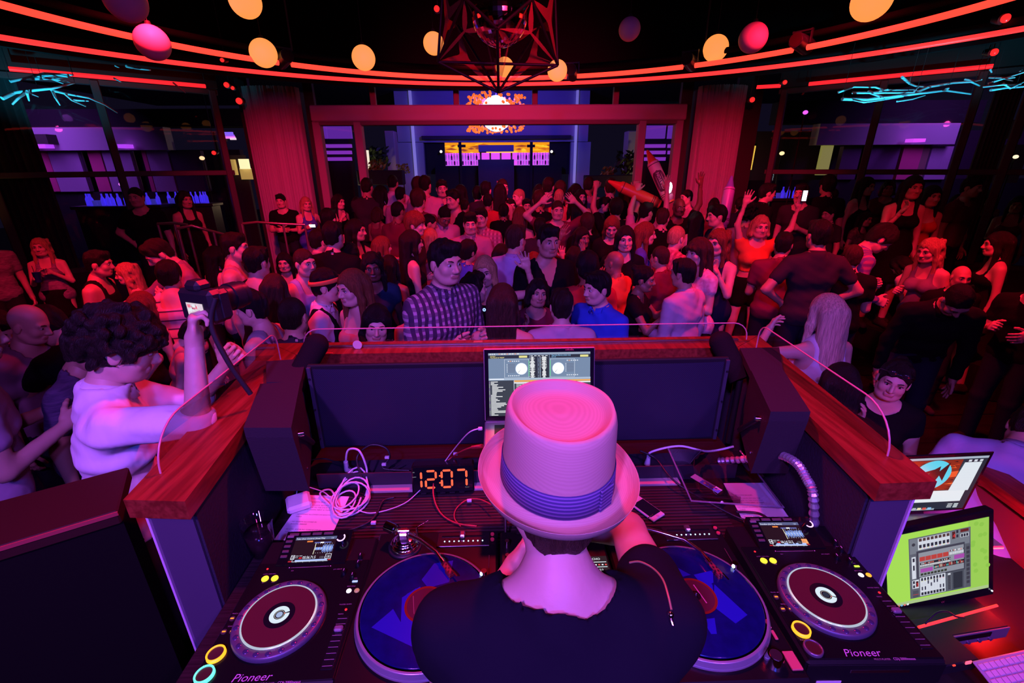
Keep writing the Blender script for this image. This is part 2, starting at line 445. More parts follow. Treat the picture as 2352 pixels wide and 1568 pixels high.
    for a in range(3):
        b, c = (a+1) % 3, (a+2) % 3
        s0 = [slice(None)]*3; s1 = [slice(None)]*3; s0[a] = slice(0, -1); s1[a] = slice(1, None)
        A, B = S[tuple(s0)], S[tuple(s1)]
        E = np.argwhere(A != B); ok = (E[:, b] > 0) & (E[:, c] > 0) & (E[:, b] < n[b]-1) & (E[:, c] < n[c]-1); E = E[ok]
        fl = A[tuple(E.T)]
        def g(db, dc):
            q = E.copy(); q[:, b] += db; q[:, c] += dc; return idx[tuple(q.T)]
        q = np.stack([g(-1, -1), g(0, -1), g(0, 0), g(-1, 0)], 1)
        q[~fl] = q[~fl][:, ::-1]; quads.append(q)
    return P, np.concatenate(quads)
class Geo:
    """numpy mesh with material indices, joined piece by piece"""
    def __init__(self): self.v = []; self.f = []; self.m = []; self.n = 0
    def add(self, v, f, m=0, M=None, flip=False):
        v = np.asarray(v, float)
        if M is not None: M = np.asarray(M); v = v@M[:3, :3].T+M[:3, 3]
        f = [tuple(int(i)+self.n for i in q) for q in (f[:, ::-1] if flip else f)] if isinstance(f, np.ndarray) else [tuple(i+self.n for i in (q[::-1] if flip else q)) for q in f]
        self.v.append(v); self.f += f; self.m += list(m) if hasattr(m, '__len__') else [m]*len(f); self.n += len(v); return self
    def mesh(self, name, mats, scale=1.0):
        v = np.concatenate(self.v)*scale
        me = bpy.data.meshes.new(name); me.from_pydata([tuple(p) for p in v], [], self.f)
        for q in mats: me.materials.append(q)
        me.polygons.foreach_set('material_index', self.m); me.polygons.foreach_set('use_smooth', [True]*len(self.f)); me.update()
        return me
def _eul(rx, ry, rz):
    return np.array(Matrix.Rotation(rz, 3, 'Z') @ Matrix.Rotation(rx, 3, 'X') @ Matrix.Rotation(ry, 3, 'Y'))
# ---- head: chin at z=0, crown at z=.23, face looks along -Y
_HEAD = {}
def head_geo(sex, lod):
    key = (sex, lod)
    if key in _HEAD: return _HEAD[key]
    j = 0.95 if sex == 'm' else 0.90
    fat = 1.0 if sex == 'm' else 0.85
    pr = [('e', (0, .014, .135), (.074, .096, .094), .02), ('e', (0, -.028, .09), (.062*j, .064, .083), .03),
          ('c', (-.036*j, -.03, .03), (.036*j, -.03, .03), .030, .030, .03), ('e', (0, -.068, .017), (.024*j, .020, .017), .03),
          ('c', (-.055*j, .0, .05), (-.03*j, -.05, .02), .02, .018, .03), ('c', (.055*j, .0, .05), (.03*j, -.05, .02), .02, .018, .03),
          ('e', (-.041, -.060, .080), (.022, .020, .022), .025), ('e', (.041, -.060, .080), (.022, .020, .022), .025),
          ('c', (-.036, -.078, .130), (.036, -.078, .130), .0125, .0125, .02),
          ('c', (0, -.088, .122), (0, -.109, .080), .0075, .0115, .012), ('c', (-.011, -.097, .074), (.011, -.097, .074), .0085, .0085, .010),
          ('c', (-.019, -.086, .0505), (.019, -.086, .0505), .0065, .0065, .007), ('c', (-.015, -.086, .0415), (.015, -.086, .0415), .0075, .0075, .007),
          ('e', (-.079, .010, .098), (.008, .020, .032), .008), ('e', (.079, .010, .098), (.008, .020, .032), .008),
          ('c', (0, .022, .06), (0, .030, -.055), .053*fat, .057*fat, .03)]
    sub = [('e', (-.031, -.103, .113), (.019, .022, .0135), .012), ('e', (.031, -.103, .113), (.019, .022, .0135), .012),
           ('c', (-.016, -.101, .046), (.016, -.101, .046), .0042, .0042, .003)]
    v, f = sdf_mesh(pr, (.0048, .007, .010, .0042)[lod], subs=sub)
    c = v[f].mean(1)
    lips = (np.abs(c[:, 0]) < .024) & (c[:, 1] < -.076) & (np.abs(c[:, 2]-.046) < .0115-.20*np.abs(c[:, 0]))
    m = np.where(lips, 4, 0)
    g = Geo().add(v, f, m)
    for sx in (-1, 1):
        e = MB().sphere((sx*.031, -.0785, .1125), (.0130, .0120, .0095), 10, 8); g.add(np.array(e.v), e.f, 1)
        e = MB().sphere((sx*.031, -.0868, .1125), (.0066, .0045, .0066), 8, 6); g.add(np.array(e.v), e.f, 2)
        b = MB().tube([(sx*.013, -.0935, .1305), (sx*.026, -.0945, .1365), (sx*.040, -.0875, .1365), (sx*.050, -.076, .130)], .004, 6, radii=[.0032, .0042, .0038, .002]); g.add(np.array(b.v), b.f, 3)
        if sex == 'f':
            b = MB().tube([(sx*.018, -.0905, .119), (sx*.031, -.0925, .1225), (sx*.046, -.0845, .1185)], .002, 5); g.add(np.array(b.v), b.f, 2)
    _HEAD[key] = g; return g
# ---- hand: wrist at origin, fingers along +Z, palm faces -Y, thumb towards +X
_HAND = {}
HANDP = {'relaxed': (24, 3, 18), 'open': (5, 9, 4), 'grip': (62, 1, 40), 'fist': (84, 0, 50), 'flat': (7, 2, 8), 'cup': (45, 3, 28)}
def hand_geo(pose, lod):
    key = (pose, lod)
    if key in _HAND: return _HAND[key]
    curl, spread, th = HANDP[pose]
    pr = [('e', (.002, 0, .052), (.043, .016, .050), .012), ('c', (0, 0, -.03), (0, 0, .02), .026, .026, .02),
          ('c', (-.03, 0, .082), (.03, -.001, .088), .013, .013, .01), ('e', (.026, -.010, .032), (.018, .016, .028), .012)]
    for i, (x, z0, ln, r) in enumerate(((.031, .088, .074, .0092), (.010, .092, .082, .0095), (-.012, .089, .076, .0092), (-.032, .082, .060, .0082))):
        p = np.array((x, 0, z0)); a = 0.0; sp = R(spread*(1.5-i))
        for k, fr in enumerate((.44, .32, .24)):
            a += R(curl*(1.0 if k < 2 else .7)+2*i)
            d = np.array((math.sin(sp)*math.cos(a), -math.sin(a), math.cos(a))); q = p+d*ln*fr
            pr.append(('c', tuple(p), tuple(q), r*(1-.1*k), r*(.92-.1*k), .004)); p = q
    p = np.array((.030, -.006, .020)); a = R(48-th*.3); cc = R(th)
    for k, (ln, r) in enumerate(((.040, .0125), (.032, .0105), (.026, .0095))):
        aa = a-R(14)*k
        d = np.array((math.sin(aa), -math.sin(cc)*(.5+.4*k), math.cos(aa))); d /= np.linalg.norm(d); q = p+d*ln
        pr.append(('c', tuple(p), tuple(q), r, r*.9, .006)); p = q
    g = Geo().add(*sdf_mesh(pr, (.0040, .0052, .0075, .0038)[lod])); _HAND[key] = g; return g
# ---- skeleton
def norm(v): v = np.array(v, float); return v/(np.linalg.norm(v)+1e-9)
ARM = {  # (upper arm, forearm) as (outward, forward, up); hand pose; thumb hint
    'down': ((.16, .0, -1), (.05, .25, -1), 'relaxed', None), 'front': ((.12, .10, -1), (-.25, 1, .05), 'relaxed', None),
    'drink': ((.15, .15, -1), (-.45, .9, .45), 'grip', None), 'chest': ((.25, .25, -1), (-.75, .55, .75), 'relaxed', None),
    'face': ((.25, .55, -.8), (-.45, .25, 1), 'relaxed', (0, 1, 0)), 'up': ((.55, .15, .75), (.05, .12, 1), 'open', None),
    'upbent': ((.9, .25, .25), (-.25, .2, 1), 'open', None), 'uphigh': ((.35, .1, 1), (-.15, .05, 1), 'open', None),
    'overhead': ((.85, .1, .65), (-.9, .05, .75), 'flat', None), 'hip': ((.65, -.15, -.8), (-.7, .35, -.5), 'fist', None),
    'cross': ((.2, .25, -1), (-1, .55, .12), 'relaxed', None), 'reach': ((.1, .9, -.35), (-.05, 1, .02), 'relaxed', None),
    'side': ((1, .2, -.05), (1, .4, .15), 'flat', None), 'phone': ((.12, .2, -1), (-.35, .9, .5), 'grip', None),
    'hair': ((.75, .35, .25), (-.55, .05, .85), 'relaxed', None), 'low': ((.2, .35, -1), (0, .5, -1), 'open', None),
    'point': ((.55, .6, .5), (.1, .5, .9), 'flat', None), 'clap': ((.3, .55, -.6), (-.45, .6, .75), 'flat', None),
    'grab': ((.35, .35, .8), (-.1, .2, 1), 'grip', None)}
def skeleton(sex='m', lean=0, side=0, turn=0, R_='down', L_='down', head=(0, 0, 0), step=0.0, squat=0.0, **k):
    f = sex == 'f'; J = {}
    sw = .165 if f else .192
    Rt = np.array(Matrix.Rotation(R(turn), 3, 'Z') @ Matrix.Rotation(R(side), 3, 'Y') @ Matrix.Rotation(R(lean), 3, 'X'))
    pel = np.array((0, .02*0, .95-squat))
    def T(p): return Rt@(np.array(p, float)-np.array((0, 0, .95)))+pel
    J['Rt'] = Rt; J['pel'] = pel; J['T'] = T
    for n, p in dict(waist=(0, .005, 1.10), rib=(0, .005, 1.27), chest=(0, .01, 1.38), neck=(0, .018, 1.47), htop=(0, .012, 1.545)).items(): J[n] = T(p)
    for s, spec in ((-1, R_), (1, L_)):
        sp = ARM[spec] if isinstance(spec, str) else spec
        sh = T((s*sw, .012, 1.405)); up, fo = [np.array((s*d[0], -d[1], d[2]), float) for d in sp[:2]]
        if not (len(sp) > 4 and sp[4] == 'abs'): up, fo = Rt@up, Rt@fo
        up, fo = norm(up), norm(fo)
        el = sh+up*(.275 if f else .295); wr = el+fo*(.235 if f else .255)
        hint = sp[3] if len(sp) > 3 and sp[3] is not None else None
        if hint is None:
            hint = np.array((-s, -.2, 0)) if fo[2] > .55 else (np.array((0, -1, .2)) if fo[2] < -.6 else np.array((-.25*s, 0, 1)))
        else: hint = np.array((s*hint[0], -hint[1], hint[2]))
        J[s] = (sh, el, wr, fo, sp[2], hint)
    for s in (-1, 1):
        st = step*s
        hip = pel+np.array((s*.088, .0, -.03)); kn = np.array((s*.105, -.03-st*.6-squat*.8, .50-squat*.35)); an = np.array((s*.115, .02-st, .085))
        J[('leg', s)] = (hip, kn, an)
    J['head'] = Rt@_eul(R(head[1]), R(head[2]), R(head[0])) if True else None
    return J
def body_prims(J, sex, g=0.0, arms=True, legs=True, torso=True, upto=1.0):
    """limbs as tapered cones; g inflates (clothing)"""
    f = sex == 'f'; T = J['T']; pr = []
    k = .05
    if torso:
        W1 = .098 if f else .125
        pr += [('c', T((-W1, .012, 1.385)), T((W1, .012, 1.385)), (.062 if f else .074)+g, (.062 if f else .074)+g, k),
               ('c', T((-.062 if f else -.078, .005, 1.28)), T((.062 if f else .078, .005, 1.28)), (.092 if f else .107)+g, (.092 if f else .107)+g, .06),
               ('c', T((-.045 if f else -.058, .0, 1.10)), T((.045 if f else .058, .0, 1.10)), (.082 if f else .102)+g, (.082 if f else .102)+g, .07),
               ('c', T((-.072, .01, .955)), T((.072, .01, .955)), (.110 if f else .106)+g*1.7, (.110 if f else .106)+g*1.7, .06),
               ('c', T((-.10, .02, 1.43)), T((0, .02, 1.475)), .045+g, .050+g, .04), ('c', T((.10, .02, 1.43)), T((0, .02, 1.475)), .045+g, .050+g, .04)]
        if f: pr += [('e', T((-.068, -.078, 1.275)), (.058+g, .055+g, .06+g), .035), ('e', T((.068, -.078, 1.275)), (.058+g, .055+g, .06+g), .035)]
    if arms:
        a = .84 if f else 1.0
        for s in (-1, 1):
            sh, el, wr, fo, *_ = J[s]
            if upto <= 1.0:
                e2 = sh+(el-sh)*upto; pr += [('c', sh, e2, .056*a+g, (.056-.015*upto)*a+g, .035)]
            else:
                w2 = el+(wr-el)*(upto-1.0)
                pr += [('c', sh, el, .056*a+g, .041*a+g, .035), ('c', el, w2, .041*a+g, (.041-.013*(upto-1))*a+g, .015)]
    if legs:
        for s in (-1, 1):
            hip, kn, an = J[('leg', s)]
            pr += [('c', hip, kn, .088+g, .056+g, .04), ('c', kn, an, .055+g, .037+g, .02)]
            if g == 0: pr += [('c', an+np.array((0, .02, -.04)), an+np.array((s*.02, -.15, -.055)), .036, .028, .03)]
    return pr
_BODY = {}; _CL = {}; _HAIR = {}
SKIN = {'light': (.62, .40, .31), 'tan': (.48, .29, .20), 'brown': (.27, .145, .09), 'dark': (.115, .06, .04)}
def skin_mats(tone):
    c = SKIN[tone]
    return [mat('skin_'+tone, c, .5, bump=(60, .05)), mat('eye_white', (.50, .47, .45), .35), mat('eye_iris', (.02, .012, .01), .2),
            mat('brow_hair', (.03, .018, .012), .7), mat('lips_'+tone, (c[0]*.78, c[1]*.55, c[2]*.56), .4)]
def body_mesh(sex, pk, J, lod):
    key = (sex, pk, lod)
    if key in _BODY: return _BODY[key]
    pr = body_prims(J, sex, upto=2.0)
    nk = J['neck']; pr.append(('c', nk+J['Rt']@np.array((0, .01, -.03)), J['htop'], .060 if sex == 'm' else .05, .050 if sex == 'm' else .042, .04))
    g = Geo().add(*sdf_mesh(pr, (.017, .021, .026, .012)[lod]), 0)
    hg = head_geo(sex, lod)
    M = head_matrix(J)
    for v, in zip(hg.v): pass
    g.add(np.concatenate(hg.v), hg.f, hg.m, M)
    for s in (-1, 1):
        sh, el, wr, fo, hp, hint = J[s]
        z = fo; x = norm(hint-z*(hint@z)); y = np.cross(z, x)
        Mh = np.eye(4); Mh[:3, 0] = x; Mh[:3, 1] = y; Mh[:3, 2] = z; Mh[:3, 3] = wr
        hd = hand_geo(hp, lod); v = np.concatenate(hd.v).copy()
        # the palm (-Y of the hand) must face as the thumb direction asks on either side
        flip = s > 0
        if flip: v[:, 1] *= -1
        sc = .94 if sex == 'f' else 1.04
        g.add(v*sc, hd.f, 0, Mh, flip)
    me = g.mesh('person', skin_mats('light')); _BODY[key] = me; return me
def head_matrix(J):
    M = np.eye(4); M[:3, :3] = J['head']; M[:3, 3] = J['htop']-J['head']@np.array((0, .028, .015)); return M
HAIRC = {'black': (.006, .005, .006), 'dark': (.014, .009, .007), 'brown': (.050, .026, .016), 'auburn': (.20, .07, .03), 'blonde': (.55, .36, .17), 'grey': (.25, .24, .24), 'platinum': (.78, .62, .45)}
def hair_mat(c):
    return mat('hair_'+c, HAIRC[c], .5, spec=.25, bump=(60, .55, (6, 6, .5)), var=(26, tuple(q*.55 for q in HAIRC[c]), (5, 5, .35)))
def hair_mesh(style, lod):
    key = (style, lod)
    if key in _HAIR: return _HAIR[key]
    def plane(a, b, sb=(-.024, .080)):    # hairline: forehead -> sideburn -> nape, open round the ear
        def ln_(p, q, X, Y, Z, k):
            ty, tz = q[0]-p[0], q[1]-p[1]; L = math.hypot(ty, tz); ny, nz = -tz/L, ty/L
            return -((Y-p[0])*ny+(Z-p[1])*nz)+k*np.maximum(0, np.abs(X)-.030)
        def f(X, Y, Z):
            w = .0035*np.sin(95*X+1)+.0025*np.sin(170*X+50*Y)
            ear = np.where(np.abs(X) > .052, .026-np.sqrt((Y-.012)**2+((Z-.094)*.85)**2), -1.0)
            return np.maximum(np.maximum(ln_(a, sb, X, Y, Z, .10), ln_(sb, b, X, Y, Z, 0))+w, ear)
        return f
    def face(X, Y, Z, w=.062, top=.165, back=-.02): # opening for the face
        return -np.sqrt((X/w)**2+((np.minimum(Y-back, 0))/.14)**2*0+((Z-.075)/(top-.075))**2)*.06+.06+np.where(Y > back, -1.0, 0.0)
    e = lambda g, dz=0, k=.02: ('e', (0, .014, .135+dz), (.074+g, .096+g, .094+g), k)
    vox = (.0075, .009, .012, .0065)[lod]; cuts = []
    if style == 'short': pr = [e(.010, .004), ('c', (-.04, -.055, .205), (.04, -.055, .205), .025, .025, .03), ('e', (0, .06, .07), (.06, .04, .05), .03)]; cuts = [plane((-.088, .168), (.10, .025))]
    elif style == 'crop': pr = [e(.006, .002), ('e', (0, .06, .07), (.058, .038, .05), .03)]; cuts = [plane((-.085, .170), (.10, .04))]
    elif style == 'quiff': pr = [e(.009, .004), ('c', (-.045, -.07, .215), (.045, -.06, .222), .03, .03, .03), ('c', (-.04, -.0, .225), (.04, -.0, .225), .025, .025, .03), ('e', (0, .06, .07), (.06, .04, .05), .03)]; cuts = [plane((-.105, .170), (.10, .03))]
    elif style == 'round': pr = [e(.024, .010), ('e', (0, .05, .075), (.075, .06, .07), .03)]; cuts = [plane((-.10, .150), (.11, .010))]
    elif style == 'curly':
        rnd = random.Random(3); pr = [e(.026, .012)]
        for i in range(150):
            z = rnd.uniform(-.80, 1); a = rnd.uniform(0, 6.283); q = math.sqrt(1-z*z)
            pr.append(('e', (q*math.cos(a)*.108, .020+q*math.sin(a)*.128, .142+z*.124), (rnd.uniform(.015, .025),)*3, .004))
        cuts = [plane((-.120, .128), (.13, -.030))]; vox = .0055
    elif style == 'bald': return None
    elif style == 'bun': pr = [e(.011, .004), ('e', (0, .10, .20), (.04, .04, .038), .015), ('e', (0, .06, .075), (.06, .045, .05), .03)]; cuts = [plane((-.082, .172), (.11, .03))]
    elif style == 'band': pr = [e(.016, .008), ('e', (0, .055, .08), (.066, .05, .06), .03)]; cuts = [plane((-.10, .155), (.11, .020))]
    else:
        ln = {'bob': -.02, 'long': -.20, 'wavy': -.18, 'verylong': -.30, 'fringe': -.12, 'parted': -.22, 'pony': -.16}[style]
        pr = [e(.014, .004)]
        pr += [('c', (-.045, .075, .12), (-.062, .085, ln+.02), .052, .040, .03), ('c', (.045, .075, .12), (.062, .085, ln+.02), .052, .040, .03), ('c', (0, .085, .14), (0, .098, ln), .055, .045, .03)] if style != 'pony' else [('c', (0, .10, .17), (0, .125, .0), .030, .034, .02), ('c', (0, .125, 0), (0, .11, ln), .034, .016, .02)]
        if style != 'pony':
            for s in (-1, 1):
                pr += [('c', (s*.068, -.012, .15), (s*.086, -.005, .03), .026, .027, .02), ('c', (s*.086, -.005, .03), (s*.092, -.03, max(ln, -.17)+.04), .027, .016, .02)]
        if style == 'wavy':
            rnd = random.Random(9)
            for i in range(46):
                a = rnd.uniform(-.35, 3.5); z = rnd.uniform(ln+.03, .20); rr = .088+.012*(z < .08)
                pr.append(('e', (rr*math.cos(a), .03+.085*math.sin(a), z), (.022, .022, .03), .012))
        if style == 'fringe': pr += [('c', (-.045, -.086, .155), (.045, -.086, .155), .018, .018, .02)]
        top = {'fringe': .140}.get(style, .168); wd = .060
        cuts = [lambda X, Y, Z: np.where(Y < -.012, .012*(1-np.sqrt((X/wd)**2+(np.where(Z > .07, (Z-.07)/(top-.07), 0.0))**2))*3.0, -1.0)+0*X*Y*Z]
    v, f = sdf_mesh(pr, vox, cuts, tex={'crop': .0008, 'curly': .004, 'verylong': .0012, 'long': .0016, 'parted': .0014, 'bald': 0}.get(style, .0028))
    me = Geo().add(v, f).mesh('hair', [hair_mat('dark')]); _HAIR[key] = me; return me
def cloth_geo(kind, sex, J, lod, low=False):
    """one garment in the figure's own frame"""
    T = J['T']; Ti = np.linalg.inv(J['Rt']); vox = (.015, .019, .024, .0085)[lod]; g = .013
    def loc(X, Y, Z):
        x, y, z = X-J['pel'][0], Y-J['pel'][1], Z-J['pel'][2]
        return (Ti[0, 0]*x+Ti[0, 1]*y+Ti[0, 2]*z, Ti[1, 0]*x+Ti[1, 1]*y+Ti[1, 2]*z, Ti[2, 0]*x+Ti[2, 1]*y+Ti[2, 2]*z+.95)
    hem = {'crop': 1.12, 'bra': 1.17}.get(kind, .86)
    cuts = [lambda X, Y, Z: hem-loc(X, Y, Z)[2]]
    up = {'tee': .55, 'scoop': .40, 'vneck': .55, 'shirt': 1.93, 'rolled': 1.25, 'polo': .55, 'crop': .28, 'dressy': .30}.get(kind)
    if up is not None:
        pr = body_prims(J, sex, g, True, False, True, up); nk = J['neck']
        pr.append(('c', nk+J['Rt']@np.array((0, .012, -.05)), nk+J['Rt']@np.array((0, .010, -.005)), .068+g, .060+g, .04))
        if kind in ('shirt', 'rolled', 'polo'):
            nr = .068
            cuts.append(lambda X, Y, Z: (lambda p: np.where(p[2] > 1.44, nr-np.sqrt(p[0]**2+(p[1]-.01)**2), -1))(loc(X, Y, Z)))
            cuts.append(lambda X, Y, Z: loc(X, Y, Z)[2]-1.505)
        elif kind == 'vneck':
            cuts.append(lambda X, Y, Z: (lambda p: np.where((p[1] < 0.02) & (p[2] > 1.28), (.0+(p[2]-1.28)*.42)-np.abs(p[0]), -1))(loc(X, Y, Z)))
            cuts.append(lambda X, Y, Z: (lambda p: .088-np.sqrt(p[0]**2+(p[1]-.01)**2+(p[2]-1.49)**2))(loc(X, Y, Z)))
        else:
            cuts.append(lambda X, Y, Z: (lambda p: (.098 if kind == 'scoop' else .092)-np.sqrt((p[0]*(.90 if kind == 'scoop' else 1))**2+(p[1]-(.02 if kind == 'scoop' else -.005))**2+(p[2]-(1.515 if kind == 'scoop' else 1.485))**2))(loc(X, Y, Z)))
    else:
        pr = body_prims(J, sex, g, False, False, True)
        wd = .105 if sex == 'm' else .085
        deep = {'tank': 1.36, 'strap': 1.33, 'dress': 1.34, 'vest': 1.42, 'bra': 1.33}.get(kind, 1.36)
        sp = {'strap': .012, 'bra': .012}.get(kind, .026)
        if kind == 'vest':
            cuts.append(lambda X, Y, Z: (lambda p: np.maximum(np.abs(p[0])-.150, np.where((p[1] < .0) & (p[2] > 1.2), (.01+(p[2]-1.2)*.35)-np.abs(p[0]), -1)))(loc(X, Y, Z)))
            cuts.append(lambda X, Y, Z: (lambda p: .08-np.sqrt(p[0]**2+(p[1]-.01)**2+(p[2]-1.49)**2))(loc(X, Y, Z)))
        else:
            cuts.append(lambda X, Y, Z: (lambda p: np.where(p[2] > deep, np.abs(np.abs(p[0])-wd)-sp, np.where(p[2] > 1.29, np.abs(p[0])-(wd+.055-(p[2]-1.29)*.45), -1)))(loc(X, Y, Z)))
    if kind == 'dress':
        pr += [('c', T((0, .01, .97)), (0, .0, .55), .15, .19, .06)]
        hem2 = .58; cuts = [lambda X, Y, Z: hem2-Z+0*X*Y]+cuts[1:]
    return Geo().add(*sdf_mesh(pr, vox, cuts, fold={'shirt': .0042, 'rolled': .0042, 'tee': .003, 'scoop': .0022, 'polo': .003}.get(kind, .0015)))
def bottom_geo(kind, sex, J, lod):
    vox = (.017, .021, .026, .017)[lod]; g = .012; T = J['T']
    pr = [('c', T((-.072, .01, .955)), T((.072, .01, .955)), .112+g*.35, .112+g*.35, .05), ('c', T((-.055, .0, 1.02)), T((.055, .0, 1.02)), .098+g*.5, .098+g*.5, .05)]
    cuts = [lambda X, Y, Z: Z-(1.02 if sex == 'm' else 1.05)+0*X*Y]
    if kind == 'skirt':
        pr.append(('c', (0, .01, .95), (0, 0, .62), .15, .18, .05)); cuts.append(lambda X, Y, Z: .64-Z+0*X*Y)
    else:
        for s in (-1, 1):
            hip, kn, an = J[('leg', s)]
            if kind == 'shorts': pr.append(('c', hip, hip+(kn-hip)*.40, .094+g, .086+g, .03))
            else: pr += [('c', hip, kn, .090+g, .060+g, .03), ('c', kn, an+np.array((0, 0, -.02)), .060+g, .050+g, .02)]
    return Geo().add(*sdf_mesh(pr, vox, cuts))
def collar_geo(J):
    T = J['T']; g = Geo(); n = 20; vs = []
    for r, z in ((.066, 1.470), (.060, 1.512), (.066, 1.516), (.086, 1.466), (.080, 1.462)):
        for i in range(n+1):
            a = R(-90+14+(332)*i/n)
            vs.append(T((r*math.cos(a), .012+r*math.sin(a)*1.02, z-.014*(math.sin(a) < 0)*abs(math.sin(a))+.006*math.sin(a))))
    fs = [(k*(n+1)+i, k*(n+1)+i+1, (k+1)*(n+1)+i+1, (k+1)*(n+1)+i) for k in range(4) for i in range(n)]
    return g.add(np.array(vs), fs)
def shoe_geo(J, s):
    an = J[('leg', s)][2]
    return Geo().add(*sdf_mesh([('c', an+np.array((0, .03, -.045)), an+np.array((s*.02, -.15, -.058)), .046, .037, .03), ('c', an, an+np.array((0, .03, -.045)), .048, .045, .02)], .015, [lambda X, Y, Z: -Z+0.002+0*X*Y]))
_PN = 0
RECS = []
RISERS = [[(-9, 4.0), (-5.2, 4.3), (-4.5, 6.2), (-3.6, 7.4), (-3.6, 9.3), (-9, 9.3)], [(9.5, 3.6), (5.3, 4.2), (4.9, 6.2), (4.2, 7.4), (4.2, 9.3), (9.5, 9.3)], [(-3.6, 7.4), (4.2, 7.4), (4.2, 16), (-3.6, 16)]]
def ground(x, y):
    for P_ in RISERS:
        ins = False
        for i in range(len(P_)):
            (x0, y0), (x1, y1) = P_[i], P_[i-1]
            if (y0 > y) != (y1 > y) and x < (x1-x0)*(y-y0)/(y1-y0)+x0: ins = not ins
        if ins: return .32
    return 0.0
def person(label, px=None, py=None, hp=40, face=0, sex='m', skin='light', hair='short', hc='dark', top='tee', tm=None, bot='pants', bm=None,
           lod=None, base=0.0, group=None, at=None, st=None, z_head=None, shoes=True, rng=None, **pose):
    """px, py: where the head shows; hp: head height there -> distance; or at=(x, y) and st=stature"""
    global _PN; _PN += 1
    tm = tm or cloth('black'); bm = bm or cloth('denim' if sex == 'm' else 'black')
    pose.setdefault('head', (0, 0, 0))
    sk = {k: v for k, v in pose.items()}
    J = skeleton(sex, **sk)
    hc_loc = head_matrix(J)@np.array((0, 0, .115, 1))       # head centre, unit figure
    std = hc_loc[2]
    nominal = 1.76 if sex == 'm' else 1.68
    c, s_ = math.cos(R(face)), math.sin(R(face))
    if at is None:
        D = .250*FPX/hp; d = ray(px, py)
        lo_, hi_ = rng or ((.94, 1.10) if sex == 'm' else (.86, 1.03))
        for it in range(3):
            p = atD(px, py, D); sc = (p[2]-base)/std; scc = min(max(sc, lo_), hi_)
            if abs(scc-sc) > 1e-6:
                if abs(d[2]) > .05: p = CAMP+d*min(max((scc*std+base-H)/d[2], .75*D), 1.35*D)
                scc = min(max((p[2]-base)/std, lo_-.06), hi_+.06); p[2] = scc*std+base
            if base in (0, .32): base = ground(p[0], p[1]) if p[1] > 1.8 else base
        sc = scc
        ox = hc_loc[0]*c-hc_loc[1]*s_; oy = hc_loc[0]*s_+hc_loc[1]*c
        x, y = p[0]-ox*sc, p[1]-oy*sc
    else:
        sc = (st or nominal)/1.75; x, y = at
        D = math.hypot(x, y)
    if lod is None: lod = 0 if D < 3.3 else (1 if D < 5.2 else 2)
    pk = repr(sorted(sk.items(), key=lambda q: q[0]))
    me = body_mesh(sex, pk, J, lod)
    o = bpy.data.objects.new('person', me); COL.objects.link(o)
    o.location = (x, y, base); o.rotation_euler = (0, 0, R(face)); o.scale = (sc, sc, sc)
    for i, m in enumerate(skin_mats(skin)):
        o.material_slots[i].link = 'OBJECT'; o.material_slots[i].material = m
    if at is None: RECS.append(dict(o=o, d=d, t=float((p-CAMP)@FW), base=base, std=std, off=(ox, oy), lo=lo_-.08, hi=hi_+.08, tan=0.0))
    tag(o, label, 'person', group)
    def child(name, key, fn, m, lab=None):
        if key not in _CL: _CL[key] = fn().mesh(name, [m])
        ch = bpy.data.objects.new(name, _CL[key]); COL.objects.link(ch); ch.parent = o
        ch.material_slots[0].link = 'OBJECT'; ch.material_slots[0].material = m
        if lab: ch['label'] = lab
        return ch
    hm = hair_mesh(hair, lod)
    if hm is not None:
        h = bpy.data.objects.new('hair', hm); COL.objects.link(h); h.parent = o
        h.material_slots[0].link = 'OBJECT'; h.material_slots[0].material = hair_mat(hc)
        h.matrix_local = Matrix(head_matrix(J).tolist())
    if top and top != 'none':
        names = {'tee': 'tee_shirt', 'scoop': 'tee_shirt', 'vneck': 'tee_shirt', 'shirt': 'shirt', 'rolled': 'shirt', 'polo': 'polo_shirt', 'tank': 'tank_top', 'strap': 'strap_top', 'dress': 'dress', 'crop': 'crop_top', 'vest': 'vest', 'dressy': 'blouse', 'bra': 'strap_top'}
        child(names[top], (top, sex, pk, lod), lambda: cloth_geo(top, sex, J, lod), tm)
        if top in ('shirt', 'rolled', 'polo'): child('collar', ('collar', sex, pk), lambda: collar_geo(J), tm)
    if bot and top != 'dress':
        lk = ('bot', bot, sex, lod, J['pel'][2], sk.get('step', 0), sk.get('lean', 0)//12, sk.get('side', 0)//8, sk.get('turn', 0)//30)
        child({'pants': 'trousers', 'shorts': 'shorts', 'skirt': 'skirt'}[bot], lk, lambda: bottom_geo(bot, sex, J, lod), bm)
    if shoes:
        for s in (-1, 1): child('shoe', ('shoe', s, sk.get('step', 0), sk.get('squat', 0)), lambda: shoe_geo(J, s), cloth('shoe'))
    return o, J, sc
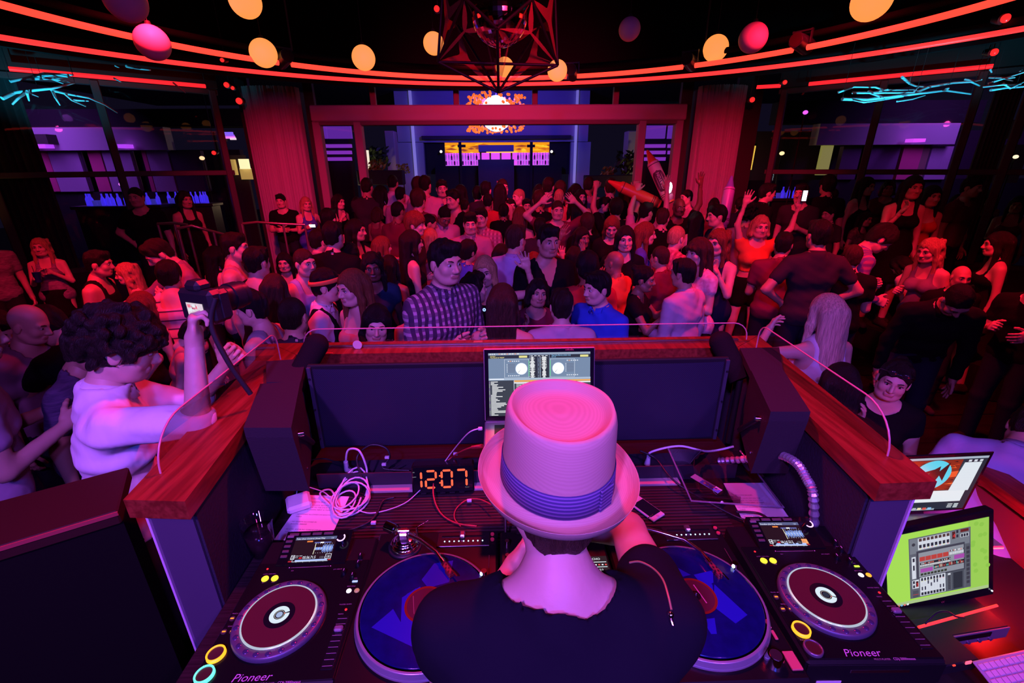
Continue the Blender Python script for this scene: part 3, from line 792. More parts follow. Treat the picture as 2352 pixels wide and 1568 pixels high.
def settle(keep=()):
    """ease people apart so that nobody stands inside a neighbour"""
    Q = [r for r in RECS if r['o'] not in keep]
    def xy(r):
        p = CAMP+r['d']*r['t']; sc = min(max((p[2]-r['base'])/r['std'], r['lo']), r['hi'])
        e = np.array((RT[0], RT[1]))*r['tan']
        return np.array((p[0]-r['off'][0]*sc+e[0], p[1]-r['off'][1]*sc+e[1])), sc
    for r in Q:
        for it in range(40):
            if xy(r)[0][1] <= 8.3: break
            r['t'] *= .99
    t0 = [r['t'] for r in Q]
    for it in range(80):
        X = np.array([xy(r)[0] for r in Q]); mv = np.zeros(len(Q)); mt = np.zeros(len(Q))
        for i in range(len(Q)):
            dd = X-X[i]; L = np.hypot(dd[:, 0], dd[:, 1]); 
            for j in np.nonzero((L < .44) & (np.arange(len(Q)) > i))[0]:
                w = (.44-L[j])*.5; fwd_ = X[j][1] > X[i][1]
                mv[i] += -w if fwd_ else w; mv[j] += w if fwd_ else -w
                s_ = 1 if X[j][0] > X[i][0] else -1; mt[i] -= .25*w*s_; mt[j] += .25*w*s_
        for k, r in enumerate(Q):
            nt_ = r['t']+.5*float(np.clip(mv[k], -.12, .12)); nt_ = min(max(nt_, t0[k]*.84), t0[k]*1.20)
            old = r['t']; r['t'] = nt_; p, sc = xy(r); z = (CAMP+r['d']*nt_)[2]; raw = (z-r['base'])/r['std']
            if raw < r['lo'] or raw > r['hi'] or p[1] > 8.35: r['t'] = old
            r['tan'] = float(np.clip(r['tan']+.4*mt[k], -.10, .10))
    for r in Q:
        p, sc = xy(r)
        if p[1] > 1.9: r['base'] = ground(p[0], p[1]) if r['base'] in (0, .32) else r['base']
        p, sc = xy(r); o = r['o']; o.location = (p[0], p[1], r['base']); o.scale = (sc, sc, sc)
def figure_matrix(o):
    return Matrix.Translation(o.location) @ o.rotation_euler.to_matrix().to_4x4() @ Matrix.Diagonal((*o.scale, 1))
def hand(ret, s):
    """palm centre, finger direction and thumb direction of hand s (-1 right, 1 left) in the room"""
    o, J, sc = ret; sh, el, wr, fo, hp, hint = J[s]; M = figure_matrix(o)
    y = np.cross(fo, norm(hint-fo*(hint@fo)))*(1 if s < 0 else -1)
    d = lambda v: (M.to_3x3() @ Vector(v)).normalized()
    return M @ Vector(wr+fo*.075-y*.03), d(fo), d(norm(hint-fo*(hint@fo)))
def cloth(n):
    C = {'black': (.005, .005, .006), 'navy': (.012, .014, .040), 'blue': (.06, .12, .55), 'royal': (.03, .09, .62), 'white': (.72, .70, .72), 'lav': (.50, .44, .52), 'mauve': (.30, .20, .27),
         'grey': (.22, .21, .23), 'dkgrey': (.030, .027, .034), 'pink': (.62, .35, .42), 'orange': (.65, .16, .05), 'red': (.55, .04, .04), 'denim': (.016, .018, .032), 'shoe': (.03, .025, .025), 'ltblue': (.36, .42, .68),
         'teal': (.015, .05, .09), 'coral': (.62, .22, .18), 'tan': (.35, .24, .17), 'green': (.05, .12, .07), 'wine': (.16, .02, .05)}
    return mat('cloth_'+n, C[n], .9, bump=(9, .45, (1, 1, .6)), spec=.15)
# ------------------------------------------------------------------ the room
def struct(name, mb, mats, label=None):
    o = mb.build(name, mats) if isinstance(mb, MB) else mb
    o['kind'] = 'structure'
    return o
M_black = mat('matt_black', (.010, .010, .012), .75)
M_blk2 = mat('satin_black', (.014, .014, .017), .4)
M_gloss = mat('gloss_black', (.008, .008, .010), .12)
M_floor = mat('dance_floor', (.012, .008, .007), .4, var=(3, (.007, .005, .004), (1, 8, 1)), spec=.25)
RC = (0.05, 2.6)                                            # centre of the round room
fl = thing('floor', None, None); fl['kind'] = 'structure'
fb = MB().box((0, 8, -.06), (44, 44, .10)); fb.build('slab', M_floor, fl)
# planks of the dance floor, near enough to tell apart
rnd = random.Random(5); pl = MB(); pl.box((0, 0, -.004), (1.98, .236, .006), bev=.002); plm = pl.mesh('plank', M_floor)
for i in range(5):
    for j in range(26):
        link(plm, 'plank', fl, (-4.6+i*2.0+(j % 2)*1.0, 1.9+j*.24, 0))
struct('ceiling', MB().box((0, 6, 5.05), (30, 34, .10)), mat('ceiling_black', (.008, .007, .008), .8))
sf = MB(); sf.lathe([(6.02, 3.60), (6.02, 5.0), (6.10, 5.0), (6.10, 3.60), (6.02, 3.60)], 72, M=Matrix.Translation((RC[0], RC[1], 0)))
sf.lathe([(6.10, 3.72), (6.72, 3.72), (6.72, 3.80), (6.10, 3.80)], 48, M=Matrix.Translation((RC[0], RC[1], 0)))
struct('trim_1', sf, mat('soffit_black', (.005, .004, .005), .9, spec=.1))
YB = 9.35                                                   # back wall line
def px_x(px, py, Y): return float(atY(px, py, Y)[0])
def px_z(px, py, Y): return float(atY(px, py, Y)[2])
# beam over the wide doors
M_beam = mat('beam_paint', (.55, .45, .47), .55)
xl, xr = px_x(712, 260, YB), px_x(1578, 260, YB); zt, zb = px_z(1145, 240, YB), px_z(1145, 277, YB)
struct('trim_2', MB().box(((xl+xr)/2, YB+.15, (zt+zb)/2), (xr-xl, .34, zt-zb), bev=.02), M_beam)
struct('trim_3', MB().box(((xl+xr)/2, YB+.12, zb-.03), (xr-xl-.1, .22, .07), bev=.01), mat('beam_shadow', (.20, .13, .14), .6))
# door posts and glazed side lights
M_post = mat('post_paint', (.42, .30, .32), .6)
posts = [px_x(724, 300, YB)+.02, px_x(821, 300, YB), px_x(1476, 300, YB), px_x(1561, 300, YB)]
for i, x in enumerate(posts):
    struct('trim_%d' % (4+i), MB().box((x, YB+.1, zb/2), (.145, .18, zb), bev=.012), M_post)
G_pane = glass('window_glass', (1, 1, 1), .012, .04)
G_up = glass('transom_glass', (1, 1, 1), .14, .04)
def pane(name, p0, p1, z0, z1, g, frame_m=None, bars=(), rails=(), th=.02):
    """glazing between two plan points: sheet + frame"""
    w = thing(name, None, None); w['kind'] = 'structure'
    a, b = Vector((p0[0], p0[1], 0)), Vector((p1[0], p1[1], 0)); L = (b-a).length
    Mx = frame((a.x, a.y, 0), (b-a), (0, 0, 1))              # x along, y up
    s = MB(); s.add([(0, z0, 0), (L, z0, 0), (L, z1, 0), (0, z1, 0)], [(0, 1, 2, 3)], 0, False, Mx); s.build('pane', g, w)
    if frame_m:
        for t in bars: MB().box((t*L, (z0+z1)/2, 0), (.10, z1-z0, .12), 0, Mx, .01).build('mullion', frame_m, w)
        for t in rails: MB().box((L/2, z0+(z1-z0)*t, 0), (L, .08, .09), 0, Mx, .008).build('rail', frame_m, w)
    return w
pane('window_1', (posts[0], YB+.1), (posts[1], YB+.1), .1, zb, G_pane)
pane('window_2', (posts[2], YB+.1), (posts[3], YB+.1), .1, zb, G_pane)
tb = [(px_x(p, 215, YB)-xl)/(xr-xl) for p in (851, 1046, 1230, 1420)]
pane('window_3', (xl, YB+.16), (xr, YB+.16), zt, 5.0, G_up, mat('mullion_paint', (.25, .08, .10), .6), tb)
# big pleated curtain columns
def curtain_column(pl_, pr_, label):
    x0, x1 = px_x(*pl_, YB), px_x(*pr_, YB); w = x1-x0; n = 17; pts = []
    for i in range(n*4+1):
        u = i/(n*4); a = u*n*2*math.pi
        pts.append((x0+u*w, YB-.12-.55*math.sqrt(max(0, 1-(2*u-1)**2))*.45+.045*math.sin(a+.9*math.sin(u*40))))
    N = len(pts); mb = MB(); zs = [0.0, 1.2, 2.4, 3.72]
    vs = [(x, y, z) for z in zs for x, y in pts]
    mb.add(vs, [(k*N+i, k*N+i+1, (k+1)*N+i+1, (k+1)*N+i) for k in range(3) for i in range(N-1)], 0, True)
    o = thing('curtained_column', label, 'column', (0, 0, 0))
    mb.build('curtain', mat('column_curtain', (.50, .40, .42), .8), o)
    MB().box(((x0+x1)/2, YB+.22, 1.86), (w*.86, .5, 3.72), bev=.03).build('core', mat('column_core', (.06, .05, .05), .7), o)
    return x0, x1
cl = curtain_column((588, 350), (709, 322), 'tall pleated curtain column left of the wide doorway')
cr = curtain_column((1586, 300), (1688, 320), 'tall pleated curtain column right of the wide doorway')
# side windows on the slanting walls
M_mull = mat('mullion_dark', (.07, .045, .05), .5)
LA, LB = (-8.9, 5.10), (-4.62, 8.68); RA, RB = (4.92, 8.79), (9.3, 4.95)
pane('window_4', LA, LB, .95, 3.60, G_pane, M_mull, (0.015, .38, .47, .72, .985), (.0, .52, .99))
pane('window_5', RA, RB, .95, 3.60, G_pane, M_mull, (.015, .25, .44, .53, .80, .985), (.0, .50, .99))
for nm, a, b in (('wall_left', LA, LB), ('wall_right', RA, RB)):
    Mx = frame((a[0], a[1], 0), (b[0]-a[0], b[1]-a[1], 0), (0, 0, 1)); L = math.dist(a, b)
    w = MB().box((L/2, .46, 0), (L, .92, .16), 0, Mx); w.box((L/2, 4.35, 0), (L, 1.45, .14), 0, Mx)
    struct(nm, w, mat('wall_dark', (.030, .018, .018), .6))
wb = MB()
wb.box(((cl[0]-4.62)/2, YB+.1, 2.5), (abs(cl[0]+4.62)+.1, .1, 5.0)); wb.box(((cr[1]+4.92)/2, YB+.1, 2.5), (4.92-cr[1]+.1, .1, 5.0))
wb.box(((cl[1]+posts[0])/2, YB+.14, 2.5), (posts[0]-cl[1], .1, 5.0)); wb.box(((cr[0]+posts[3])/2, YB+.14, 2.5), (cr[0]-posts[3], .1, 5.0))
struct('wall_back', wb, mat('wall_dark2', (.06, .030, .032), .6))
wl = MB().box((-9.2, .5, 2.5), (.2, 9.4, 5.0)); struct('wall_west', wl, mat('wall_dark', (.030, .018, .018), .6))
wr = MB().box((9.6, .5, 2.5), (.2, 9.4, 5.0)); struct('wall_east', wr, mat('wall_dark', (.030, .018, .018), .6))
struct('wall_rear', MB().box((0, -4.2, 2.5), (19, .2, 5.0)), mat('wall_dark', (.030, .018, .018), .6))
# raised perimeter floor with low steps behind the crowd on both sides
M_ris = mat('riser', (.014, .010, .010), .6, spec=.2)
for i, P_ in enumerate(RISERS): struct('trim_%d' % (11+i), MB().prism(P_, 0, .32), M_ris)
# handrails on the left riser
def handrail(pts, label):
    t = thing('handrail', label, 'railing')
    MB().tube(pts, .02, 10, 0).build('rail', mat('brushed_rail', (.45, .30, .28), .35, .8), t)
    for p in (pts[0], pts[-1], pts[len(pts)//2]):
        MB().cyl((p[0], p[1], .30), (p[0], p[1], p[2]), .017, n=10).build('post', mat('brushed_rail', (.45, .30, .28), .35, .8), t)
def rail_from(pp, D): return [tuple(atD(x, y, d)) for (x, y), d in zip(pp, D)]
handrail(rail_from([(362, 514), (400, 512), (430, 516)], (6.3, 6.3, 6.3)), 'short metal handrail by the bouncer on the left steps')
handrail(rail_from([(408, 525), (440, 518), (490, 532), (520, 540)], (6.0, 6.0, 6.2, 6.4)), 'bent metal handrail going down the left steps')
handrail(rail_from([(555, 514), (590, 510), (650, 514), (700, 516)], (6.8, 7.0, 7.2, 7.3)), 'metal handrail in front of the left curtain column')

# ------------------------------------------------------------------ neon rings and strips
E_ring = mat('neon_red', (.4, .02, .02), .4, emit=(1.7, .050, .050), es=1.0)
E_ring2 = mat('neon_red_hot', (.4, .02, .02), .4, emit=(2.0, .085, .050), es=1.0)
def ring_arc(mb, c, r, z, a0, a1, tr):
    n = max(4, int(abs(a1-a0)/2.5)); pts = [(c[0]+r*math.cos(R(a0+(a1-a0)*i/n)), c[1]+r*math.sin(R(a0+(a1-a0)*i/n)), z) for i in range(n+1)]
    mb.tube(pts, tr, 8, 0)
t = thing('neon_ring', 'wide thin red neon ring around the edge of the ceiling', 'neon light')
mb = MB(); ring_arc(mb, RC, 5.85, 3.65, -40, 220, .027); mb.build('tube', E_ring, t)
mb = MB(); n = 90; mb.lathe([(5.83, 3.69), (5.83, 3.76), (6.03, 3.76), (6.03, 3.69)], n, M=Matrix.Translation((RC[0], RC[1], 0))); mb.build('channel', M_black, t)
t = thing('neon_ring', 'smaller bright red neon ring hanging over the dance floor', 'neon light')
R2, Z2 = 2.876, 3.266
def ang(px, py):
    p = atZ(px, py, Z2); return math.degrees(math.atan2(p[1]-RC[1], p[0]-RC[0]))
gaps = sorted([ang(646, 150), ang(1310, 170), ang(1584, 153), ang(1845, 114)])
lim = [-25]+[g for g in gaps]+[205]
for i in range(len(lim)-1):
    mb = MB(); ring_arc(mb, RC, R2, Z2, lim[i]+1.1, lim[i+1]-1.1, .021); mb.build('tube', E_ring2, t)
mb = MB(); ring_arc(mb, RC, R2+.07, Z2+.10, -60, 240, .025); mb.build('truss', mat('truss_black', (.003, .003, .003), .9, spec=.05), t)
for a in (10, 50, 90, 130, 170):
    MB().cyl((RC[0]+(R2+.06)*math.cos(R(a)), RC[1]+(R2+.06)*math.sin(R(a)), Z2+.1), (RC[0]+(R2+.06)*math.cos(R(a)), RC[1]+(R2+.06)*math.sin(R(a)), 5.0), .008, n=6).build('hanger', M_black, t)
def strip(p0, p1, z, label):
    o_ = thing('neon_strip', label, 'neon light'); MB().tube([(*p0, z), (*p1, z)], .028, 8).build('tube', mat('neon_strip', (.4, .02, .02), .4, emit=(1.3, .02, .03), es=1.0), o_)
    for p_ in (p0, p1): MB().cyl((*p_, z), (*p_, 5.0), .006, n=5).build('hanger', M_black, o_)
strip(atZ(20, 158, 3.62)[:2], atZ(472, 198, 3.62)[:2], 3.62, 'straight red neon strip above the left windows')
strip(atZ(1858, 193, 3.62)[:2], atZ(2281, 152, 3.62)[:2], 3.62, 'long straight red neon strip above the right windows')
strip(atZ(1738, 200, 3.62)[:2], atZ(1793, 197, 3.62)[:2], 3.62, 'short red neon strip right of the right curtain column')
# stage lamps clamped to the truss at each gap
for k, (g, lb) in enumerate(zip(gaps, ('rightmost black stage lamp on the inner neon ring', 'black stage lamp on the ring above the right curtain column', 'black stage lamp on the ring near the middle right globe', 'black stage lamp on the ring above the left curtain column'))):
    x, y = RC[0]+R2*math.cos(R(g)), RC[1]+R2*math.sin(R(g))
    t = thing('stage_lamp', lb, 'stage light', (x, y, Z2+.03), (0, 0, R(g)), 'stage lamps on the truss')
    MB().cyl((-.09, 0, .02), (.11, 0, .0), .055, .065, 16).build('can', M_blk2, t)
    MB().box((0, 0, .09), (.03, .15, .012)).box((0, .07, .05), (.02, .01, .1)).box((0, -.07, .05), (.02, .01, .1)).build('yoke', M_blk2, t)
    MB().cyl((-.091, 0, .02), (-.097, 0, .02), .048, n=16).build('lens', mat('lens_dark', (.02, .01, .01), .15), t)
# little red lamps and moving lights seen as red points
for k, (px, py, D, s, lb) in enumerate([(520, 195, 7.3, .05, 'small glowing red spotlight left of the left curtain column'), (534, 202, 7.4, .035, 'tiny red spotlight next to the left small spotlight'), (549, 232, 7.4, .06, 'red crescent lamp glowing beside the left curtain column'),
        (1803, 189, 7.2, .04, 'small red spotlight at the end of the short neon strip'), (1728, 229, 7.6, .05, 'red lamp glowing beside the right curtain column'), (2284, 120, 5.6, .05, 'round red lamp high on the far right'), (2310, 42, 4.6, .05, 'red lamp in the top right corner'),
        (491, 351, 8.4, .045, 'red lamp shining through the left windows'), (510, 138, 5.8, .03, 'tiny red lamp under the ring left of a lit globe'), (1003, 20, 3.9, .03, 'small red lamp left of the mirror ball cage')]):
    p = atD(px, py, D); t = thing('red_spotlight', lb, 'stage light', tuple(p), group='small red lamps')
    MB().sphere((0, 0, 0), s*.8, 12, 8).build('bulb', mat('red_bulb', (.3, .01, .01), .3, emit=(1, .02, .02), es=1.3), t)
    MB().cyl((0, .03, 0), (0, .12, .02), s*1.0, s*.8, 12).cyl((0, .08, .02), (0, .08, 5.0-p[2]), .006, n=5).build('housing', M_blk2, t)
# globes
E_lit = mat('globe_lit', (.8, .7, .5), .5, emit=(1.05, .33, .065), es=1.0)
M_globe = mat('globe_plain', (.78, .60, .66), .55)
for px, py, w, lit, lb in [(287, 0, 88, 0, 'large unlit pinkish globe in the top left corner'), (350, 98, 72, 0, 'unlit purple globe hanging in front of the left of the neon ring'), (563, 2, 70, 1, 'lit orange globe cut off by the top edge left of centre'),
        (605, 122, 59, 1, 'lit orange globe touching the neon ring above the left column'), (835, 133, 52, 1, 'lit orange globe over the left end of the beam'), (996, 100, 47, 1, 'lit orange globe just left of the mirror ball cage'),
        (1159, 154, 41, 1, 'small lit orange globe seen behind the cage'), (1280, 162, 45, 1, 'lit orange globe at the right corner of the cage'), (1446, 67, 49, 0, 'unlit pink globe alone right of the cage'),
        (1644, 111, 55, 1, 'lit orange globe above the right curtain column'), (1730, 87, 62, 0, 'unlit pink globe beside the lit one above the right column'), (2003, 0, 84, 1, 'largest lit orange globe cut off by the top edge on the right')]:
    D_ = min(.22*FPX/w, 4.25); rg_ = w*D_/FPX/2; p = atD(px, py, D_)
    t = thing('globe_lamp', lb, 'lamp', tuple(p), group='hanging globes')
    MB().sphere((0, 0, 0), rg_, 28, 18).build('globe', E_lit if lit else M_globe, t)
    MB().cyl((0, 0, rg_-.003), (0, 0, rg_+.02), .022, .016, 12).build('cap', M_black, t)
    MB().cyl((0, 0, rg_+.01), (0, 0, 5.0-p[2]), .0025, n=5).build('cord', M_black, t)
# ------------------------------------------------------------------ mirror ball in a rod cage with stretched cloth
CG = atY(1146, 60, 3.55); t = thing('mirror_ball', 'mirror ball hanging inside the rod cage', 'mirror ball', tuple(atY(1148, 34, 3.55)))
bm_ = MB(); bm_.sphere((0, 0, 0), .185, 38, 24); bm_.s = [False]*len(bm_.s); bm_.build('ball', mat('mirror_tile', (.85, .85, .9), .06, 1.0), t)
MB().cyl((0, 0, .18), (0, 0, 1.6), .006, n=6).build('cord', M_black, t)
t = thing('rod_cage', 'black rod cage with red stretched cloth around the mirror ball', 'chandelier')
def pt(px, py, Y): return Vector(atY(px, py, Y))
Yc = 3.55
cB = pt(1145, 212, Yc); cL = pt(1006, 142, Yc+.02); cR = pt(1281, 150, Yc-.02); cF = pt(1142, 66, Yc-.42); cK = pt(1150, 160, Yc+.55)
cUL = pt(1066, -6, Yc-.30); cUR = pt(1222, -2, Yc-.30); cTL = pt(1018, -40, Yc); cTR = pt(1274, -40, Yc); cKL = pt(1052, 60, Yc+.45); cKR = pt(1238, 62, Yc+.45); cT = pt(1146, -90, Yc)
cM = pt(1146, 120, Yc+.60)
for a, b in ((cB, cF), (cB, cL), (cB, cR), (cL, cR), (cF, cUL), (cF, cUR), (cL, cTL), (cR, cTR), (cB, cKL), (cB, cKR), (cR, cUR), (cL, cUL), (cUL, cTL), (cUR, cTR), (cT, cTL), (cT, cTR), (cUL, cT), (cUR, cT)):
    MB().tube([a, b], .009, 8).build('rod', mat('rod_black', (.008, .006, .008), .5, spec=.2), t)
M_lyc = mat('stretch_cloth', (.42, .10, .06), .9, alpha=.50, spec=.0)
def membrane(a, b, c, pull=.30):
    """triangle of stretch cloth with hollow edges"""
    g = (a+b+c)/3; n = 8; ring = []
    for p, q in ((a, b), (b, c), (c, a)):
        for i in range(n):
            u = i/n; m = p.lerp(q, u); k = 4*u*(1-u); ring.append(m.lerp(g, min(.97, pull*1.3*k)))
    vs = [tuple(g)]+[tuple(v) for v in ring]+[tuple(v.lerp(g, .5)) for v in ring]; N = len(ring)
    fs = [(1+i, 1+(i+1) % N, 1+N+(i+1) % N, 1+N+i) for i in range(N)]+[(0, 1+N+i, 1+N+(i+1) % N) for i in range(N)]
    MB().add(vs, fs, 0, True).build('cloth_web', M_lyc, t)
for tri, pu in (((cL, cKL, cB), .52), ((cR, cKR, cB), .52), ((cL, cTL, cUL), .50), ((cR, cTR, cUR), .50), ((cL, cTL, cKL), .52), ((cR, cTR, cKR), .52), ((cKL, cKR, cB), .55), ((cL, cUL, cF), .70), ((cR, cUR, cF), .70), ((cB, cF, cUL), .74), ((cB, cF, cUR), .74)):
    membrane(*tri, pull=pu)
cord = MB()
for v in (cTL, cTR, cT): cord.cyl(tuple(v), (v.x, v.y, 5.0), .006, n=5)
cord.build('cord', M_black, t)
# ------------------------------------------------------------------ lit branches hung above the side windows
M_branch = mat('pale_branch', (.70, .85, .88), .6)
def branch(strokes, D, label):
    t = thing('hanging_branch', label, 'branch', group=None)
    for k, (pts, w) in enumerate(strokes):
        P = [atD(x, y, D+.12*math.sin(i*1.7+k)) for i, (x, y) in enumerate(pts)]
        r0 = w*D/FPX/2; n = len(P)
        fine = []
        for i in range(n-1):
            for q in range(3): fine.append(P[i]+(P[i+1]-P[i])*q/3)
        fine.append(P[-1])
        MB().tube([tuple(p) for p in fine], r0, 6, radii=[max(r0*(1-.6*i/len(fine)), r0*.3) for i in range(len(fine))]).build('limb' if k == 0 else 'twig', M_branch, t)
    p = atD(*strokes[0][0][0], D); q = atD(*strokes[0][0][-1], D)
    for s in (p, (p+q)/2, q): MB().cyl(tuple(s), (s[0], s[1], 3.72), .003, n=4).build('wire', M_black, t)
branch([([(5, 226), (35, 212), (80, 207), (120, 203), (172, 190)], 9), ([(118, 207), (150, 215), (205, 225), (240, 240), (270, 259)], 6), ([(62, 210), (45, 222), (28, 240)], 8), ([(122, 211), (128, 226), (138, 241)], 6), ([(150, 216), (165, 230), (197, 244)], 5), ([(62, 212), (67, 231)], 6), ([(60, 211), (88, 222)], 4), ([(170, 230), (204, 232)], 5)], 5.6, 'cyan lit branch with drooping twigs at the far left')
branch([([(23, 187), (62, 179), (100, 168), (168, 172)], 7), ([(75, 181), (125, 180), (165, 172)], 7), ([(80, 174), (130, 171), (160, 177)], 9), ([(120, 182), (145, 192)], 4), ([(98, 178), (150, 186), (172, 191)], 5)], 5.7, 'cyan lit branch close under the left neon strip')
branch([([(290, 152), (310, 157), (345, 161)], 6), ([(265, 151), (273, 155)], 4), ([(262, 180), (278, 188)], 4), ([(398, 190), (426, 213)], 4)], 5.8, 'short cyan twigs scattered along the left neon strip')
branch([([(1935, 227), (1990, 229), (2050, 222), (2110, 215), (2172, 208), (2230, 216)], 8), ([(1925, 212), (1962, 199), (2010, 200), (2030, 207), (2100, 206)], 6), ([(1958, 213), (2005, 213), (2065, 213), (2110, 212)], 6), ([(1960, 229), (1985, 235), (2030, 229), (2075, 222)], 5), ([(2060, 233), (2095, 228), (2125, 219)], 4), ([(2072, 177), (2090, 192), (2105, 198), (2140, 200)], 6), ([(2088, 190), (2092, 175)], 3), ([(2100, 210), (2112, 198)], 4), ([(1995, 210), (2030, 225)], 8), ([(2000, 214), (2040, 205)], 5)], 5.5, 'long cyan lit branch under the right neon strip')
branch([([(2105, 212), (2135, 199), (2190, 190), (2230, 188), (2250, 197)], 7), ([(2215, 182), (2240, 186), (2255, 183)], 5), ([(2170, 208), (2178, 203), (2172, 204)], 6)], 5.4, 'cyan lit branch just above the long right branch')
branch([([(2276, 207), (2310, 202), (2352, 199), (2390, 196)], 6), ([(2270, 192), (2310, 179), (2352, 166), (2390, 155)], 5), ([(2272, 178), (2320, 179), (2332, 178)], 5), ([(2259, 199), (2300, 195), (2345, 194)], 5), ([(2304, 192), (2318, 201)], 5), ([(2320, 203), (2352, 188), (2380, 176)], 4), ([(2342, 164), (2348, 160)], 3), ([(2274, 159), (2278, 167)], 5), ([(2308, 180), (2326, 186)], 4)], 5.1, 'cyan lit branch running off the right edge')

# ------------------------------------------------------------------ terrace, bar and buildings outside
YF = 19.0
M_fac = mat('facade_render', (.42, .42, .55), .8, bump=(4, .2))
def pb(mb, x0, y0, x1, y1, Y, th=.2, m=0, bev=0, gnd=False):
    a = atY(x0, (y0+y1)/2, Y)[0]; b = atY(x1, (y0+y1)/2, Y)[0]; zt_ = atY((x0+x1)/2, y0, Y)[2]; zb_ = -.01 if gnd else atY((x0+x1)/2, y1, Y)[2]
    return mb.box(((a+b)/2, Y+th/2, (zt_+zb_)/2), (b-a, th, zt_-zb_), m, None, bev)
t = thing('bar_pavilion', 'blue lit pavilion with an open bar far beyond the doorway', 'building')
pb(MB(), 905, 120, 1355, 326, YF, .4).build('wall', M_fac, t)
pb(MB(), 905, 326, 975, 420, YF, .4, gnd=True).build('wall', M_fac, t); pb(MB(), 1310, 326, 1355, 420, YF, .4, gnd=True).build('wall', M_fac, t)
pb(MB(), 968, 311, 1312, 319, YF-.25, .25).build('ledge', mat('ledge_dark', (.04, .035, .05), .6), t)
pb(MB(), 975, 326, 1022, 400, YF+.25, .15).build('dark_panel', M_black, t); pb(MB(), 1262, 326, 1310, 400, YF+.25, .15).build('dark_panel', M_black, t)
pb(MB(), 945, 195, 951, 420, YF-.12, .12).build('corner_light', mat('cool_tube', (.5, .5, .6), .4, emit=(.30, .25, .85), es=.5), t)
pb(MB(), 1321, 195, 1326, 420, YF-.12, .12).build('corner_light', mat('cool_tube', (.5, .5, .6), .4, emit=(.30, .25, .85), es=.5), t)
pr = Print(); rnd = random.Random(2)
x0, x1 = px_x(1022, 340, YF+1), px_x(1262, 340, YF+1); z0, z1 = px_z(1140, 352, YF+1), px_z(1140, 326, YF+1)
pr.rect(x0, z0, x1, z1, (.9, .30, .01))
for i in range(60):
    u = rnd.random(); xx = x0+(x1-x0)*u; w = rnd.uniform(.15, .7); zz = rnd.uniform(z0, z1-.08)
    c = rnd.choice([(1.2, .50, .02), (1.2, .62, .03), (.65, .14, .01), (1.0, .36, .01), (.35, .06, .02)])
    pr.poly([(xx-w/2, zz), (xx, zz-.03), (min(xx+w/2, x1), zz), (xx, zz+.05)], c)
pr.build('sunset_mural', glow_attr(1.0), t, M=Matrix.Translation((0, YF+1.0, 0)) @ Matrix.Rotation(R(90), 4, 'X'), label='backlit orange picture behind the bar')
vx0, vx1, vz0, vz1 = px_x(1022, 365, YF+.95), px_x(1262, 365, YF+.95), px_z(1140, 379, YF+.95), px_z(1140, 351, YF+.95)
MB().box(((vx0+vx1)/2, YF+1.02, (vz0+vz1)/2), (vx1-vx0, .06, vz1-vz0)).build('back_panel', mat('violet_panel', (.2, .1, .3), .5, emit=(.62, .06, 1.0), es=1.25), t, label='violet backlit panel behind the bottles')
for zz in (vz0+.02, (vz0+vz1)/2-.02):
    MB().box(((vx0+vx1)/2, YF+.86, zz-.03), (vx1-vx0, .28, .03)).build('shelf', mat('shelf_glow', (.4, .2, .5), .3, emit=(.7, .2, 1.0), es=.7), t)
pb(MB(), 1000, 380, 1290, 420, YF-.3, .5, gnd=True).build('counter', M_black, t)
bt = MB().lathe([(.0, 0), (.038, 0), (.038, .16), (.014, .21), (.013, .27), (0, .27)], 8).mesh('bottle', mat('bottle_violet_glow', (.4, .15, .5), .2, emit=(.75, .20, 1.0), es=.32))  # light from the panel behind is put into the bottle's own emission
bt2 = MB().lathe([(.0, 0), (.036, 0), (.036, .13), (.013, .19), (.012, .25), (0, .25)], 8).mesh('bottle', mat('bottle_dark', (.10, .03, .12), .2))
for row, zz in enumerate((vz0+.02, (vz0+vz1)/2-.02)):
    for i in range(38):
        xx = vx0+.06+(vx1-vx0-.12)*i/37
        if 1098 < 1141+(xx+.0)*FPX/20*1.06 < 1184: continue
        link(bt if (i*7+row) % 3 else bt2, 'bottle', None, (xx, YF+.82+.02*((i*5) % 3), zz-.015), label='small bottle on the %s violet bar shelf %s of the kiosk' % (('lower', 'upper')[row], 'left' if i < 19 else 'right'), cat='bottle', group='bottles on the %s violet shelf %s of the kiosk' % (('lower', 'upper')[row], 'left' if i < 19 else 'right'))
k = thing('bar_kiosk', 'dark kiosk with a flat roof standing in front of the far bar', 'kiosk')
pb(MB(), 1100, 366, 1181, 512, YF-1.6, 1.0, gnd=True).build('counter', mat('kiosk_navy', (.02, .02, .05), .6), k)
pb(MB(), 1099, 333, 1180, 348, YF-1.8, 1.4).build('roof', mat('kiosk_roof', (.16, .15, .30), .7), k)
pb(MB(), 1117, 348, 1180, 351, YF-1.75, .1).build('light_strip', mat('warm_strip', (.5, .3, .1), .4, emit=(1, .5, .05), es=1.0), k)
for x in (1104, 1126, 1150, 1175): pb(MB(), x-2, 350, x+2, 368, YF-1.5, .12).build('post', mat('kiosk_post', (.25, .16, .06), .6), k)
for x in (1060, 1220):
    s = thing('bar_post', 'dark post with a crossbar left of the kiosk' if x < 1100 else 'dark post with a crossbar right of the kiosk', 'post')
    pb(MB(), x-3, 326, x+3, 514, YF-.5, .12, gnd=True).build('post', M_black, s); pb(MB(), x-9, 332, x+9, 338, YF-.55, .12).build('crossbar', M_black, s)
for x in (1013, 1267):
    p = atY(x, 348, YF-.1); s = thing('wall_lamp', 'small white lamp left of the far bar' if x < 1100 else 'small white lamp right of the far bar', 'lamp', tuple(p))
    MB().sphere((0, 0, 0), .05, 10, 8).build('bulb', mat('white_bulb', (.8, .8, .8), .4, emit=(1, .8, .6), es=2.0), s); MB().cyl((0, .02, 0), (0, .3, .0), .03, n=8).build('arm', M_black, s)
